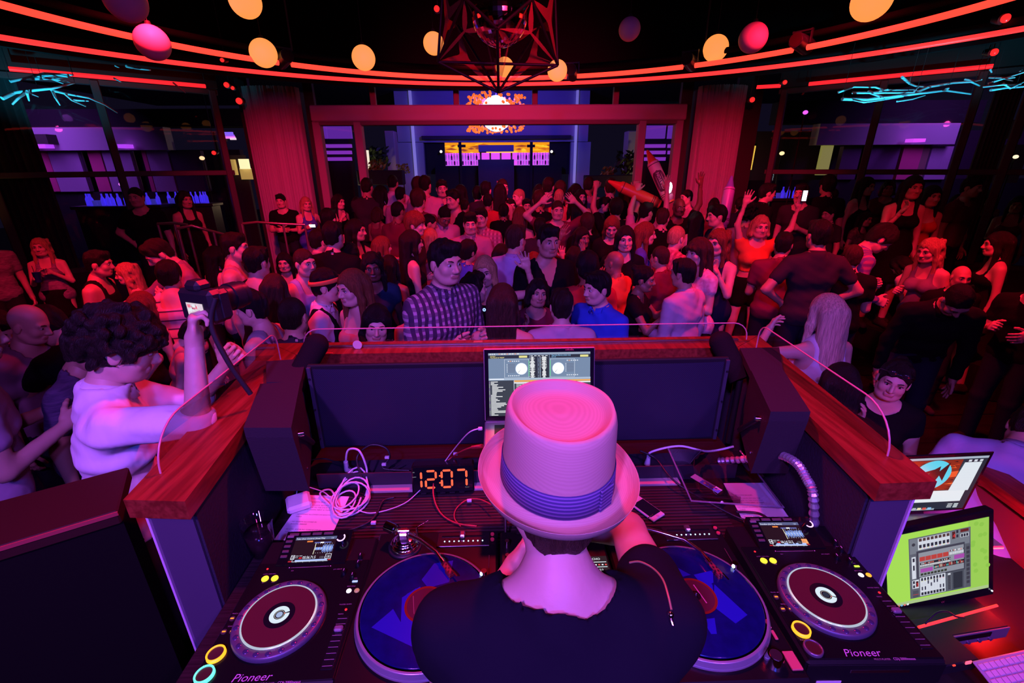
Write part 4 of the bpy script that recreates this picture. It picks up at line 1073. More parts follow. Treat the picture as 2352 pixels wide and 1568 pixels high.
# bead chandelier seen above and below the beam
p = atY(1140, 261, 13.0); t = thing('bead_chandelier', 'chandelier of red beads round a white oval lamp behind the beam', 'chandelier', tuple(p))
MB().sphere((0, 0, 0), (.40, .40, .42), 24, 16).build('lamp', mat('white_oval', (.8, .8, .8), .4, emit=(.55, .75, 1.0), es=2.4), t, label='white oval lamp')
bd = MB(); rnd = random.Random(4)
for i in range(260):
    a = rnd.uniform(0, 6.283); rr = rnd.uniform(.45, .76); zz = rnd.choice([1, -1])*rnd.uniform(.17, .42)
    bd.sphere((rr*math.cos(a), rr*math.sin(a), zz), .034, 6, 5)
bd.build('beads', mat('bead_red', (.6, .1, .05), .3, emit=(1.0, .16, .03), es=1.2), t, kind='stuff', label='glowing red orange beads')
MB().cyl((0, 0, .4), (0, 0, 2.6), .012, n=6).build('cord', M_black, t)
# garden between the doors and the pavilion
def lamp_pole(px, y0, y1, Y, lb, c=(1, .9, .6)):
    a, b = atY(px, y0, Y), atY(px, y1, Y); s = thing('garden_lamp', lb, 'lamp', (float(a[0]), Y, float(b[2])))
    MB().cyl((0, 0, 0), (0, 0, a[2]-b[2]), .09, .10, 12).build('lit_column', mat('garden_glow%g' % c[2], (.8, .8, .7), .5, emit=c, es=.9), s)
    MB().cyl((0, 0, a[2]-b[2]), (0, 0, a[2]-b[2]+.05), .12, n=12).build('cap', M_black, s); MB().cyl((0, 0, -b[2]), (0, 0, .0), .05, n=8).build('stem', M_black, s)
lamp_pole(839, 345, 388, 15, 'white glowing garden lamp left of the pavilion', (1, .85, .55))
lamp_pole(1727, 335, 390, 13, 'yellow glowing tube lamp right of the right curtain column', (.9, .55, .06))
def bush(px, py, Y, r, lb, col=(.30, .34, .03), em=.0):
    p = atY(px, py, Y); s = thing('shrub', lb, 'shrub', (float(p[0]), Y, 0)); rnd = random.Random(px); lf = MB()
    for i in range(140):
        a, z, q = rnd.uniform(0, 6.28), rnd.uniform(0, 1), rnd.uniform(.2, 1); d = Vector((math.cos(a)*q*r, math.sin(a)*q*r, p[2]-r*.6+z*r*1.3)); n = Vector((rnd.uniform(-1, 1), rnd.uniform(-1, 1), rnd.uniform(.2, 1))).normalized(); u = n.orthogonal().normalized()*r*.28; w = n.cross(u)*.45
        lf.add([d-u, d+w, d+u, d-w], [(0, 1, 2, 3)])
    lf.build('leaves', mat('leaf_%g' % col[0], col, .6), s, kind='stuff')
    MB().cyl((0, 0, 0), (0, 0, p[2]), .03, .015, 6).build('stem', mat('bark', (.05, .03, .02), .8), s)
bush(866, 383, 14.6, .28, 'yellow lit shrub beside the white garden lamp'); bush(925, 388, 15, .2, 'small yellow lit shrub left of the pavilion wall'); bush(1397, 395, 14.5, .2, 'small yellow lit shrub right of the pavilion'); bush(1447, 375, 14.3, .45, 'tall dark bush in front of the beige garden wall', (.03, .05, .01)); bush(862, 360, 15.4, .4, 'dark bush behind the white garden lamp', (.03, .05, .01))
def wall_piece(nm, lb, rc, Y, th, m, cat='wall'):
    o = pb(MB(), *rc, Y, th, 0, .02).build(nm, m); return tag(o, lb, cat)
M_cream = mat('garden_wall_cream', (.45, .38, .30), .85, bump=(3, .3))
wall_piece('garden_wall', 'pale curved garden wall left of the blue pavilion', (886, 300, 908, 392), 16, .5, M_cream)
wall_piece('garden_wall', 'beige garden wall right of the blue pavilion', (1440, 300, 1472, 400), 15, .5, M_cream)
wall_piece('hedge_planter', 'dark planter wall below the left garden opening', (820, 391, 925, 425), 14, .4, M_black, 'planter')
wall_piece('hedge_planter', 'dark planter wall below the right garden opening', (1345, 402, 1475, 430), 14, .4, M_black, 'planter')
# slatted purple panels behind the glazed side lights
for xs, lb in (((752, 806, 742, 750), 'purple lit slatted tower behind the left side light'), ((1482, 1529, 1536, 1560), 'purple lit slatted tower behind the right side light')):
    s = thing('lit_tower', lb, 'building'); E = mat('purple_lit_slot', (.2, .1, .3), .5, emit=(.17, .03, .52), es=.62); E2 = mat('purple_lit_slot2', (.2, .1, .3), .5, emit=(.36, .05, .82), es=.55)  # purple light falling on these walls is put in as emission
    for y0, y1, m in ((288, 318, E), (331, 339, E2), (346, 354, E2), (361, 369, E2)):
        pb(MB(), xs[0], y0, xs[1], y1, 12.2, .1).build('lit_slot', m, s); 
        if y0 < 350: pb(MB(), xs[2], y0, xs[3], y1, 12.3, .1).build('lit_slot', m, s)
    pb(MB(), min(xs)-8, 280, max(xs)+8, 585, 12.45, .3, gnd=True).build('core', M_black, s)
# purple buildings outside the side windows
M_pw = mat('terrace_wall', (.5, .45, .55), .8); M_maglight = mat('terrace_magenta_light', (.75, .10, .28), .8); M_cur = mat('terrace_curtain', (.55, .42, .62), .85, bump=(40, .6, (6, 1, .1)))  # magenta light on the pillars is mixed into their base colour
t = thing('terrace_house', 'purple lit terrace house outside the left windows', 'building')
pb(MB(), 36, 292, 380, 345, 13.2, .3).build('fascia', M_pw, t)
pb(MB(), 20, 250, 560, 291, 13.4, .6).build('roof', M_black, t)
for r_, m, nm in (((76, 346, 122, 440), M_maglight, 'pillar'), ((124, 348, 192, 440), M_cur, 'curtain'), ((213, 343, 242, 440), M_maglight, 'pillar'), ((246, 346, 276, 440), M_cur, 'curtain'), ((282, 346, 310, 440), M_cur, 'curtain'), ((336, 344, 345, 440), M_maglight, 'pillar'), ((347, 344, 395, 440), M_cur, 'curtain'), ((400, 346, 470, 440), mat('dim_curtain', (.10, .07, .12), .9), 'curtain')):
    pb(MB(), *r_, 13.5, .15).build(nm, m, t)
pb(MB(), 20, 440, 560, 520, 13.6, .2, gnd=True).build('base', M_black, t); pb(MB(), 20, 345, 560, 445, 14.2, .2).build('back_wall', mat('back_plum', (.05, .03, .06), .9), t)
for a, b in ((70, 104), (270, 290)):
    pb(MB(), a, 331, b, 340, 12.9, .25).build('canopy_lamp', mat('violet_lamp', (.5, .2, .7), .4, emit=(.45, .05, .9), es=1.0), t)
pb(MB(), 62, 308, 108, 331, 12.9, .3).build('umbrella', mat('canvas_dark', (.05, .05, .04), .8), t)
t = thing('lit_doorway', 'yellow lit doorway outside left of the left curtain column', 'doorway')
pb(MB(), 519, 366, 540, 402, 12.5, .1).build('glow_panel', mat('warm_room', (.5, .4, .2), .5, emit=(.62, .40, .10), es=.55), t); pb(MB(), 549, 365, 569, 388, 12.4, .1).build('glow_panel', mat('warm_room2', (.6, .5, .3), .5, emit=(1, .85, .45), es=1.1), t); pb(MB(), 552, 386, 578, 412, 12.5, .1).build('glow_panel', mat('warm_room', (.5, .4, .2), .5, emit=(.62, .40, .10), es=.55), t); pb(MB(), 512, 356, 582, 580, 12.7, .1, gnd=True).build('wall', mat('back_plum', (.05, .03, .06), .9), t)
t = thing('neon_sign', 'small violet and pink light bars above the lit doorway', 'sign'); pb(MB(), 516, 303, 520, 560, 12.68, .05, gnd=True).build('post', M_black, t)
for (a, b, c, d), e_ in (((498, 303, 533, 309), (.22, .12, .95)), ((515, 309, 536, 313), (.30, .10, .9)), ((500, 313, 538, 318), (.95, .20, .95)), ((528, 316, 540, 321), (.8, .6, .7))):
    pb(MB(), a, b, c, d, 12.6, .06).build('light_bar', mat('bar_%g_%g' % (e_[0], e_[1]), (.3, .2, .3), .4, emit=e_, es=1.0), t)
t = thing('terrace_house', 'purple lit terrace house outside the right windows', 'building')
pb(MB(), 1880, 283, 2200, 332, 12.6, .3).build('fascia', M_pw, t); pb(MB(), 1800, 230, 2260, 282, 12.8, .6).build('roof', M_black, t)
for r_, m, nm in (((2068, 332, 2112, 412), M_maglight, 'pillar'), ((2112, 332, 2128, 412), mat('tan_post', (.3, .2, .15), .8), 'post'), ((2132, 336, 2180, 412), M_cur, 'curtain'), ((1930, 336, 1972, 412), mat('plum_curtain', (.16, .10, .20), .9), 'curtain'), ((1990, 336, 2060, 412), mat('plum_curtain', (.16, .10, .20), .9), 'curtain')):
    pb(MB(), *r_, 12.9, .15).build(nm, m, t)
pb(MB(), 1690, 412, 2352, 520, 13.0, .2, gnd=True).build('base', M_black, t); pb(MB(), 1690, 300, 2352, 412, 13.6, .2).build('back_wall', mat('back_plum', (.05, .03, .06), .9), t)
pb(MB(), 2098, 318, 2126, 326, 12.2, .25).build('canopy_lamp', mat('magenta_lamp', (.7, .2, .7), .4, emit=(.62, .06, .85), es=1.1), t)
pb(MB(), 1884, 334, 1908, 402, 12.7, .1).build('lit_window', mat('olive_room', (.4, .4, .2), .5, emit=(.30, .28, .07), es=.6), t)
pb(MB(), 2298, 275, 2352, 318, 9.6, .2).build('side_fascia', M_pw, t); pb(MB(), 2290, 332, 2352, 420, 9.8, .1).build('curtain', M_cur, t)
for px, py, Y, lb, c in ((2333, 360, 9.0, 'white lamp outside the far right window', (1, .75, .5)), (1796, 352, 12.2, 'small warm lamp between the right column and lit window', (1, .7, .35)), (464, 363, 12.2, 'small warm lamp outside the left windows', (1, .6, .3)), (279, 423, 11, 'violet candle lamp on the left terrace', (.8, .2, 1)), (2203, 336, 9.2, 'small green laser dot at the right windows', (.02, 1, .15)), (1850, 258, 8.6, 'violet paper flower lamp hanging at the right windows', (.75, .1, 1))):
    p = atY(px, py, Y); s = thing('small_lamp', lb, 'lamp', tuple(p)); q = 5*Y/FPX
    MB().sphere((0, 0, 0), (q, q, q*.8), 10, 8).build('bulb', mat('bulb_%g_%g' % (c[0], c[1]), (.5, .5, .5), .4, emit=c, es=1.4), s); MB().cyl((0, .02, -p[2]), (0, .02, .0), .012, n=5).build('pole', M_black, s)
# bottles on the terrace bars, the blue bar light put into their emission
gb = MB().lathe([(.0, 0), (.035, 0), (.035, .12), (.014, .17), (.014, .22), (0, .22)], 8).mesh('bottle', mat('bottle_blue_glow', (.1, .1, .6), .2, emit=(.06, .03, 1.0), es=.7))
gb2 = MB().lathe([(.0, 0), (.045, 0), (.05, .10), (0, .10)], 8).mesh('glass', mat('glass_blue_glow', (.1, .1, .4), .2, emit=(.05, .04, .55), es=.5))
rnd = random.Random(8)
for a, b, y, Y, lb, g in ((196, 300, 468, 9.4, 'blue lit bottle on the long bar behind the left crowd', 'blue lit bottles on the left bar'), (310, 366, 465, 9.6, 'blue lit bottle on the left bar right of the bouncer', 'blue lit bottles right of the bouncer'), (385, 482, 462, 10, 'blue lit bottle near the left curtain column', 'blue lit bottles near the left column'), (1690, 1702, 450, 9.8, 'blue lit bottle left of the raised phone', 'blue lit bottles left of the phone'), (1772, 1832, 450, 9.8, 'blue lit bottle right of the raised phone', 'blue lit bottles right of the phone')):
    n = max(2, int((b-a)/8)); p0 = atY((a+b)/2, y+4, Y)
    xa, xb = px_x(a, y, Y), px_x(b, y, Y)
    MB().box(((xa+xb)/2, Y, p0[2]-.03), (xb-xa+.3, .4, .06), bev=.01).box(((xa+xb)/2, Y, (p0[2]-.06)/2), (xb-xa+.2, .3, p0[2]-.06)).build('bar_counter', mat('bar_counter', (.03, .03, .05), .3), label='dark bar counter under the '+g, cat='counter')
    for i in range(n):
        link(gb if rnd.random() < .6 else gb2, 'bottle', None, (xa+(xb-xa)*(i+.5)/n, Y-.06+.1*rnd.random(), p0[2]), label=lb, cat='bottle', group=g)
# tall lit drape at the far left
t = thing('side_drape', 'tall dark drape with a warm uplight at the far left edge', 'curtain')
a0 = atD(-40, 380, 6.6); a1 = atD(105, 380, 6.6); pts = []
for i in range(61):
    u = i/60; pts.append((a0[0]+(a1[0]-a0[0])*u, a0[1]+(a1[1]-a0[1])*u+.04*math.sin(u*50)))
mb = MB(); N = len(pts); mb.add([(x, y, z) for z in (.32, 3.7) for x, y in pts], [(i, i+1, N+i+1, N+i) for i in range(N-1)], 0, True)
mb.build('drape', mat('drape_dark', (.05, .04, .045), .8), t)
t = thing('side_drape', 'tall dark drape at the right windows', 'curtain')
a0 = atD(2232, 380, 7.2); a1 = atD(2290, 380, 7.0); pts = [(a0[0]+(a1[0]-a0[0])*i/40, a0[1]+(a1[1]-a0[1])*i/40+.04*math.sin(i)) for i in range(41)]
mb = MB(); N = len(pts); mb.add([(x, y, z) for z in (.32, 3.7) for x, y in pts], [(i, i+1, N+i+1, N+i) for i in range(N-1)], 0, True)
mb.build('drape', mat('drape_plum', (.10, .06, .08), .8), t)
# ------------------------------------------------------------------ the DJ booth
def z_(r): return H+r
K = 1.175           # the railed walls stand a little further out than the table
M_panel = mat('booth_panel', (.030, .028, .045), .8, bump=(120, .15), spec=.2)
M_wood = mat('rail_wood', (.30, .040, .022), .42, var=(7, (.16, .018, .010), (9, .7, 9)), coat=.08, spec=.25)
M_tbl = mat('table_black', (.008, .006, .008), .5, var=(14, (.020, .015, .017), (.3, 14, 1)), spec=.25)
M_alu = mat('aluminium', (.62, .62, .66), .3, 1.0)
M_wht = mat('white_plastic', (.72, .70, .72), .4)
stage = MB().box((-.1, -.6, .175), (5.4, 4.75, .35), bev=.01)
struct('trim_10', stage, mat('stage_black', (.020, .018, .018), .6))
bo = thing('dj_booth', 'wood railed booth with dark panels around the decks', 'dj booth')
ZT, ZR, ZB_ = z_(-1.1), z_(-.63*K), z_(-.676*K)
MB().box((.09, 1.23, ZT-.02), (1.70, 1.25, .04), bev=.004).build('table_top', M_tbl, bo)
for i in range(17):          # ribbed strips of the table skin behind the decks
    MB().box((.1, 1.10+i*.0145, ZT+.001), (1.30, .006, .002)).build('rib', mat('rib_black', (.035, .028, .030), .45), bo)
MB().box((.085, 1.372, ZT+.003), (1.14, .034, .012), bev=.001).build('wood_strip', mat('raw_ply', (.55, .40, .38), .6), bo, label='pale raw plywood strip')
tr = MB().box((.1, 1.392, ZT+.03), (1.55, .006, .06)).box((.1, 1.47, ZT+.004), (1.55, .15, .008)); tr.build('cable_trough', mat('trough', (.03, .028, .04), .6), bo)
MB().box((.09, 1.885, (.35+ZB_)/2), (1.96, .05, ZB_-.35)).build('front_panel', M_panel, bo)
def plan(poly, z0, z1, name, m, **k): return MB().prism([(x*K, y*K) for x, y in poly], z0, z1).build(name, m, bo, **k)
plan([(-.775, .775), (-.645, .765), (-.738, 1.54), (-.885, 1.66)], ZB_, ZR, 'rail', M_wood)
plan([(.797, .765), (.922, .767), (1.02, 1.655), (.875, 1.535)], ZB_, ZR, 'rail', M_wood)
plan([(-.736, 1.541), (.873, 1.536), (1.018, 1.656), (-.883, 1.661)], ZB_, ZR, 'rail', M_wood)
plan([(-.75, .80), (-.655, .795), (-.748, 1.54), (-.84, 1.62)], .35, ZB_, 'side_panel', M_panel)
plan([(.807, .795), (.905, .797), (.985, 1.62), (.885, 1.535)], .35, ZB_, 'side_panel', M_panel)
MB().box((-.704*K, .792*K, (.35+ZB_)/2), (.086*K, .006, ZB_-.36)).build('end_plate', mat('end_plate', (.075, .058, .10), .65, spec=.2), bo)
MB().box((.856*K, .789*K, (.35+ZB_)/2), (.088*K, .006, ZB_-.36)).build('end_plate', mat('end_plate', (.075, .058, .10), .65, spec=.2), bo)
for x in (-.752, .908):
    MB().box((x*K, .790*K, (.35+ZB_)/2), (.006, .012, ZB_-.36), bev=.001).build('edge_trim', mat('edge_trim', (.75, .55, .75), .35), bo)
MB().box((.10*K, 1.610*K, ZR+.004), (1.63*K, .014, .008), bev=.002).build('shield_channel', M_alu, bo, label='aluminium channel holding the front shield')
G_acr = glass('acrylic', (1, .97, .99), .035, .05); M_edge = mat('acrylic_edge', (.70, .30, .36), .25)
def shield(pts, nm='acrylic_shield'):
    """thin clear sheet: base line then rounded top, given as 3D outline"""
    g = MB(); n = len(pts); g.add([tuple(p) for p in pts], [tuple(range(n))]); o = g.build(nm, G_acr, bo)
    MB().tube([tuple(p) for p in pts[1:]], .0028, 6).build('edge', M_edge, o)
def rounded(a, b, h, r=.05, up=(0, 0, 1)):
    a, b, up = Vector(a), Vector(b), Vector(up); d = (b-a).normalized(); out = [a+d*.0, ]
    for i in range(6): t = math.pi/2*i/5; out.append(a+d*(r-r*math.cos(t))+up*(h-r+r*math.sin(t)))
    for i in range(6): t = math.pi/2*i/5; out.append(b-d*(r-r*math.sin(t))+up*(h-r+r*math.cos(t)))
    out.append(b); return out
shield([Vector(p) for p in rounded((-.735*K, 1.612*K, ZR+.004), (.945*K, 1.606*K, ZR+.004), .080, .07)])
def side_shield(x0, x1, lab):
    a, b = Vector((x0*K, .86*K, ZR)), Vector((x1*K, 1.50*K, ZR)); d = (b-a).normalized(); pts = [a]
    for i in range(9): t = math.pi/2*i/8; pts.append(a+d*(.13-.13*math.cos(t))+Vector((0, 0, .120*math.sin(t))))
    for i in range(6): t = math.pi/2*i/5; pts.append(b-d*(.05-.05*math.sin(t))+Vector((0, 0, .070+.05*math.cos(t))))
    pts.append(b); shield(pts)
side_shield(-.757, -.775, ''); side_shield(.890, .925, '')
# low wooden ledges that carry on left and right of the booth
t = thing('side_ledge', 'dark wood topped ledge left of the booth below the photographer', 'ledge')
ML = frame((-.90, .945, z_(-.78)), (-1.0, -.593, 0), (.593, -1.0, 0))
MB().box((.95, -.105, -.02), (1.8, .21, .04), 0, ML, .004).build('cap', mat('ledge_wood', (.035, .010, .009), .6, spec=.15), t); MB().box((.95, -.06, -.66), (1.8, .10, 1.24), 0, ML).build('panel', mat('ledge_panel', (.005, .004, .004), .8, spec=.1), t)
MB().box((.95, .002, -.006), (1.8, .004, .010), 0, ML).build('edge_strip', mat('ledge_edge', (.35, .05, .06), .4), t)
t = thing('side_ledge', 'red wooden ledge at the right edge behind the two screens', 'ledge')
ra, rb = atZ(2262, 1100, z_(-1.22)), atZ(2400, 1200, z_(-1.22)); MR = frame(tuple(ra), tuple(rb-ra), (-(rb-ra)[1], (rb-ra)[0], 0))
LL = float(np.linalg.norm(rb-ra))
MB().box((.45, .06, -.015), (1.1, .12, .045), 0, MR, .004).build('cap', M_wood, t); MB().box((.45, .06, -.56), (1.1, .08, 1.0), 0, MR).build('panel', mat('ledge_red_panel', (.22, .05, .04), .6), t)
# ---- monitor loudspeakers in the corners
M_spk = mat('speaker_paint', (.030, .022, .030), .75, bump=(200, .12), spec=.2); M_chrome = mat('chrome', (.8, .8, .82), .12, 1.0)
def monitor(sx, low, up, lab):
    t = thing('monitor_speaker', lab, 'loudspeaker'); zc = z_(-.60*K); k = .60/.62*K
    low = [(x*k, y*k) for x, y in low]; up = [(x*k, y*k) for x, y in up]
    MB().prism(low, ZR+.002, zc).build('cabinet', M_spk, t); MB().prism(up, ZR+.002, zc-.004).build('rear_cabinet', M_spk, t)
    xi = lambda y: (-.640*K-.12*(y-.77*K)) if sx < 0 else (.792*K+.10*(y-.77*K))
    def clip(P): return [(max(x, xi(y)+.01) if sx < 0 else min(x, xi(y)-.01), y) for x, y in P]
    c = clip([low[0], low[1], low[2], low[3]])
    b = MB(); top = [(x, y, ZR+.002) for x, y in c]; cx = sum(x for x, y in c)/4
    bot = [(x+(0 if i in (0, 3) else -sx*-.0), y+(.03 if i > 1 else 0), z_(-.955)) for i, (x, y) in enumerate(c)]
    b.add(top+bot, [(0, 1, 2, 3), (7, 6, 5, 4), (0, 4, 5, 1), (1, 5, 6, 2), (2, 6, 7, 3), (3, 7, 4, 0)]); b.build('lower_cabinet', M_spk, t)
    # yoke arm and knobs on the face towards the decks
    p1, p2 = low[1], low[2]; n = Vector((p2[1]-p1[1], -(p2[0]-p1[0]), 0)).normalized(); n = n if n.x*sx < 0 else -n
    m_ = Vector((p2[0]*.75+p1[0]*.25, p2[1]*.75+p1[1]*.25, z_(-.66*K)))+n*.002
    MB().cyl(tuple(m_), tuple(m_+n*.016), .011, .009, 14).build('knob', M_chrome, t); m2 = m_+Vector((0, -.0, -.13)); MB().cyl(tuple(m2), tuple(m2+n*.008), .005, n=10).build('screw', M_chrome, t)
    q0 = Vector((p1[0]*.9+p2[0]*.1, p1[1]*.9+p2[1]*.1, z_(-.94)))+n*.004; q1 = m_
    MB().tube([tuple(q0), tuple(q1)], .012, 6).build('yoke', M_blk2, t)
    MB().box((0, 0, 0), (.001, .04, .055), 0, Matrix.Translation((m_*.55+q0*.45)) @ Matrix.Rotation(math.atan2(n.y, n.x), 4, 'Z')).build('label_plate', mat('grey_label', (.22, .2, .24), .5), t)
monitor(-1, [(-.741, 1.285), (-.624, 1.298), (-.538, 1.024), (-.661, 1.029)], [(-.81, 1.47), (-.681, 1.488), (-.624, 1.298), (-.732, 1.303)], 'black corner monitor speaker on the left rail')
monitor(1, [(.913, 1.311), (.809, 1.315), (.724, 1.053), (.83, 1.048)], [(1.019, 1.515), (.873, 1.514), (.809, 1.315), (.913, 1.311)], 'black corner monitor speaker on the right rail')
for (p0, p1), lab in ((((atY(727, 792, 1.45*K)), atY(672, 890, 1.36*K)), 'rounded black foam post beside the left monitor speaker'), ((atY(1656, 785, 1.47*K), atY(1700, 872, 1.38*K)), 'rounded black foam post beside the right monitor speaker')):
    d = Vector(p1)-Vector(p0); t = thing('foam_post', lab, 'microphone')
    MB().cyl(tuple(p0), tuple(p1), .046, .042, 20).sphere(tuple(p0), .046, 20, 12).build('foam', mat('foam_black', (.012, .009, .010), .95, bump=(300, .3), spec=.1), t)
    MB().cyl(tuple(p1), (p1[0], p1[1], ZT), .012, n=8).build('stem', M_blk2, t)
# ---- big mesh fronted loudspeaker across the front of the booth
t = thing('booth_speaker', 'wide black speaker with a perforated grille behind the laptop', 'loudspeaker')
def grille_mat():
    m = mat('perforated_grille', (.050, .046, .070), .5); nt = m.node_tree; b = nt.nodes['Principled BSDF']
    tc = nt.nodes.new('ShaderNodeTexCoord'); mp = nt.nodes.new('ShaderNodeMapping'); mp.inputs['Scale'].default_value = (190, 0, 190); mp.inputs['Rotation'].default_value = (0, R(45), 0)
    v = nt.nodes.new('ShaderNodeTexVoronoi'); v.inputs['Randomness'].default_value = 0; v.inputs['Scale'].default_value = 1
    r = nt.nodes.new('ShaderNodeMapRange'); r.inputs[1].default_value = .25; r.inputs[2].default_value = .40
    mx = nt.nodes.new('ShaderNodeMix'); mx.data_type = 'RGBA'; mx.inputs[6].default_value = (.004, .004, .006, 1); mx.inputs[7].default_value = (.026, .026, .055, 1)
    nt.links.new(tc.outputs['Object'], mp.inputs[0]); nt.links.new(mp.outputs[0], v.inputs['Vector']); nt.links.new(v.outputs['Distance'], r.inputs[0]); nt.links.new(r.outputs[0], mx.inputs[0]); nt.links.new(mx.outputs[2], b.inputs['Base Color'])
    return m
zg0, zg1 = ZT+.065, z_(-.678)
for x0, x1 in ((-.715, .085), (.095, .865)):
    MB().box(((x0+x1)/2, 1.560, (zg0+zg1)/2), (x1-x0, .018, zg1-zg0), bev=.004).build('cabinet', M_blk2, t)
    g = MB(); n = 14; cx = (x0+x1)/2; w = (x1-x0)/2-.022; vs = []
    for k in range(2):
        for i in range(n+1):
            u = -1+2*i/n; vs.append((cx+u*w, 1.548-.008*(1-u**4), (zg0+.014, zg1-.014)[k]))
    g.add(vs, [(i, i+1, n+2+i, n+1+i) for i in range(n)], 0, True); g.build('grille', grille_mat(), t)
    fr = MB()
    for xx in (x0+.010, x1-.010): MB().box((xx, 1.545, (zg0+zg1)/2), (.014, .012, zg1-zg0-.01), bev=.002).build('frame_bar', mat('frame_navy', (.045, .042, .065), .5), t)
    for xx in (x0+.010, x1-.010):
        for zz in (zg0+.05, (zg0+zg1)/2, zg1-.05): MB().cyl((xx, 1.5385, zz), (xx, 1.535, zz), .0045, n=10).build('screw', M_blk2, t)
# ---- CD players
E_wr = mat('lit_white_ring', (.8, .8, .85), .3, emit=(.80, .88, 1.0), es=.85)
M_cdj = mat('player_black', (.008, .007, .009), .35, spec=.25); M_cdj2 = mat('player_panel', (.005, .0045, .006), .22, spec=.25)
LEG = (.26, .21, .30)
def led(name, c, s=1.5): return mat(name, tuple(min(q, .5)*.5 for q in c), .4, emit=c, es=s)
def cd_player(loc, rotz, lab, right):
    t = thing('cd_player', lab, 'cd player', loc, (0, 0, rotz)); jx, jy = -.021, -.052
    MB().box((0, 0, .045), (.306, .405, .088), bev=.006).build('body', M_cdj, t)
    MB().box((0, -.040, .0905), (.296, .315, .005), bev=.002).build('deck_plate', M_cdj2, t)
    d = MB().add([(-.100, .105, .090), (.085, .105, .090), (.085, .200, .090), (-.100, .200, .090), (-.100, .107, .096), (.085, .107, .096), (.085, .2, .122), (-.1, .2, .122)],
                 [(3, 2, 1, 0), (4, 5, 6, 7), (0, 1, 5, 4), (1, 2, 6, 5), (2, 3, 7, 6), (3, 0, 4, 7)]); d.build('display_hood', mat('hood_gloss', (.005, .0045, .006), .12, spec=.3), t)
    sl = math.atan2(.026, .093); D = Matrix.Translation((-.0075, .107, .0966)) @ Matrix.Rotation(sl, 4, 'X')   # display plane: x across, y up
    p = Print(); bg = (.016, .006, .008); p.rect(-.062, .006, .052, .078, bg); p.rect(-.062, .069, .052, .078, (.10, .12, .25))
    wh = (1.0, 1.05, 1.2); blu = (.35, .55, 1.3)
    p.text('Take Over Control (Vocal Mix)' if not right else 'Paradise (the Pop Remix)', -.060, .0705, .0062, wh); p.text('128', .036, .0705, .0055, (.6, .7, 1))
    p.rect(-.028, .062, -.012, .066, (.9, .25, .05)); p.rect(-.006, .058, .040, .0615, (.12, .14, .45)); p.rect(.010, .058, .020, .0615, wh)
    rnd = random.Random(5+right); x0 = -.002 if not right else -.002
    p.rect(x0, .026, x0+.0014, .058, (1.1, 1.1, .8)); p.rect(x0, .0415, .050, .0425, blu)
    for i in range(30):
        xx = x0+.003+i*.0016; h = (.004 if (not right and i < 12) else .0045+.009*abs(math.sin(i*1.9))*rnd.uniform(.5, 1)); p.rect(xx, .042-h, xx+.0009, .042+h, blu if i % 5 else wh)
    for i in range(7): p.rect(x0+.006+i*.0065, .0285, x0+.007+i*.0065, .0298, wh); p.rect(x0+.006+i*.0065, .0552, x0+.007+i*.0065, .0565, wh)
    p.rect(-.058, .0125, -.048, .0245, wh); p.rect(-.0565, .0135, -.0495, .0235, bg); p.text('3' if not right else '4', -.0555, .0145, .011, wh)
    p.rect(-.046, .0215, -.038, .0225, wh); p.rect(-.046, .017, -.043, .018, wh); p.rect(-.042, .017, -.039, .018, wh); p.rect(-.036, .0215, -.028, .0225, wh); p.rect(-.036, .014, -.028, .018, (.7, .02, .03))
    p.text('05:56.71.5' if not right else '06:14.22.5', -.026, .0135, .0108, wh, sx=.78); p.text('123.4', .019, .0135, .008, (.30, .30, .35), sx=.9)
    oc = (1.1, .42, .16) if right else wh
    p.rect(.0345, .0115, .0505, .0255, oc); p.rect(.0355, .0125, .0495, .0245, bg if not right else oc); p.text('130' if not right else '0.1', .0365, .0145, .0090, wh if not right else bg, sx=.8)
    p.rect(-.062, .0055, -.053, .0085, (.6, .02, .03)); p.rect(-.052, .0055, .044, .0065, wh); p.rect(.044, .0075, .052, .0100, (.7, .03, .03)); p.rect(-.052, .0055, -.0512, .0115, wh)
    for i in range(24):
        h = .0042 if not right else .0035+.003*(i % 5 != 0)*(math.sin(i*.9) > -.4); p.rect(-.044+i*.0036, .0068, -.0406+i*.0036, .0068+h, (.45, .6, 1.1))
    for i in range(5): p.rect(-.04+i*.018, .0035, -.0394+i*.018, .0055, wh)
    p.build('display', glow_attr(1.0), t, M=D)
    M_kb = mat('player_button', (.05, .045, .045), .35); M_kc = mat('button_border', (.085, .072, .07), .4)
    for i in range(4):
        MB().box((-.070+i*.032, .086, .002), (.026, .008, .003), 0, D, .001).build('top_button', M_kc, t)
    for i in range(5):
        MB().box((-.078, .080-i*.0145, .002), (.018, .0075, .003), 0, D, .001).build('side_button', (M_kc if i else mat('lit_button', (.16, .15, .17), .4)), t)
    kn = MB().cyl((.070, .062, 0), (.070, .062, .018), .0105, .0095, 20, 0, True, D); o = kn.build('rotary_selector', M_gloss, t)
    rg = MB(); n = 20
    rg.add([(.070+q*math.cos(R(-150+200*i/n)), .062+q*math.sin(R(-150+200*i/n)), .0185) for q in (.0085, .0122) for i in range(n+1)], [(i, n+1+i, n+2+i, i+1) for i in range(n)], 0, False, D); rg.build('lit_arc', E_wr, o)
    # needle search strip
    ns = Print(); 
    for i in range(34): ns.rect(-.049+i*.003, .098, -.0475+i*.003, .0988, (.9, .85, .95))
    for x in (-.054, .055): ns.poly([(x, .0970), (x+.003, .0985), (x, .1000)], (.9, .9, .95))
    ns.build('needle_strip', print_attr(), t, M=Matrix.Translation((-.0075, 0, .0935)))
    MB().box((-.0075, .098, .0915), (.120, .006, .003), bev=.001).build('needle_pad', M_gloss, t)
    # jog wheel
    J = Matrix.Translation((jx, jy, .093))
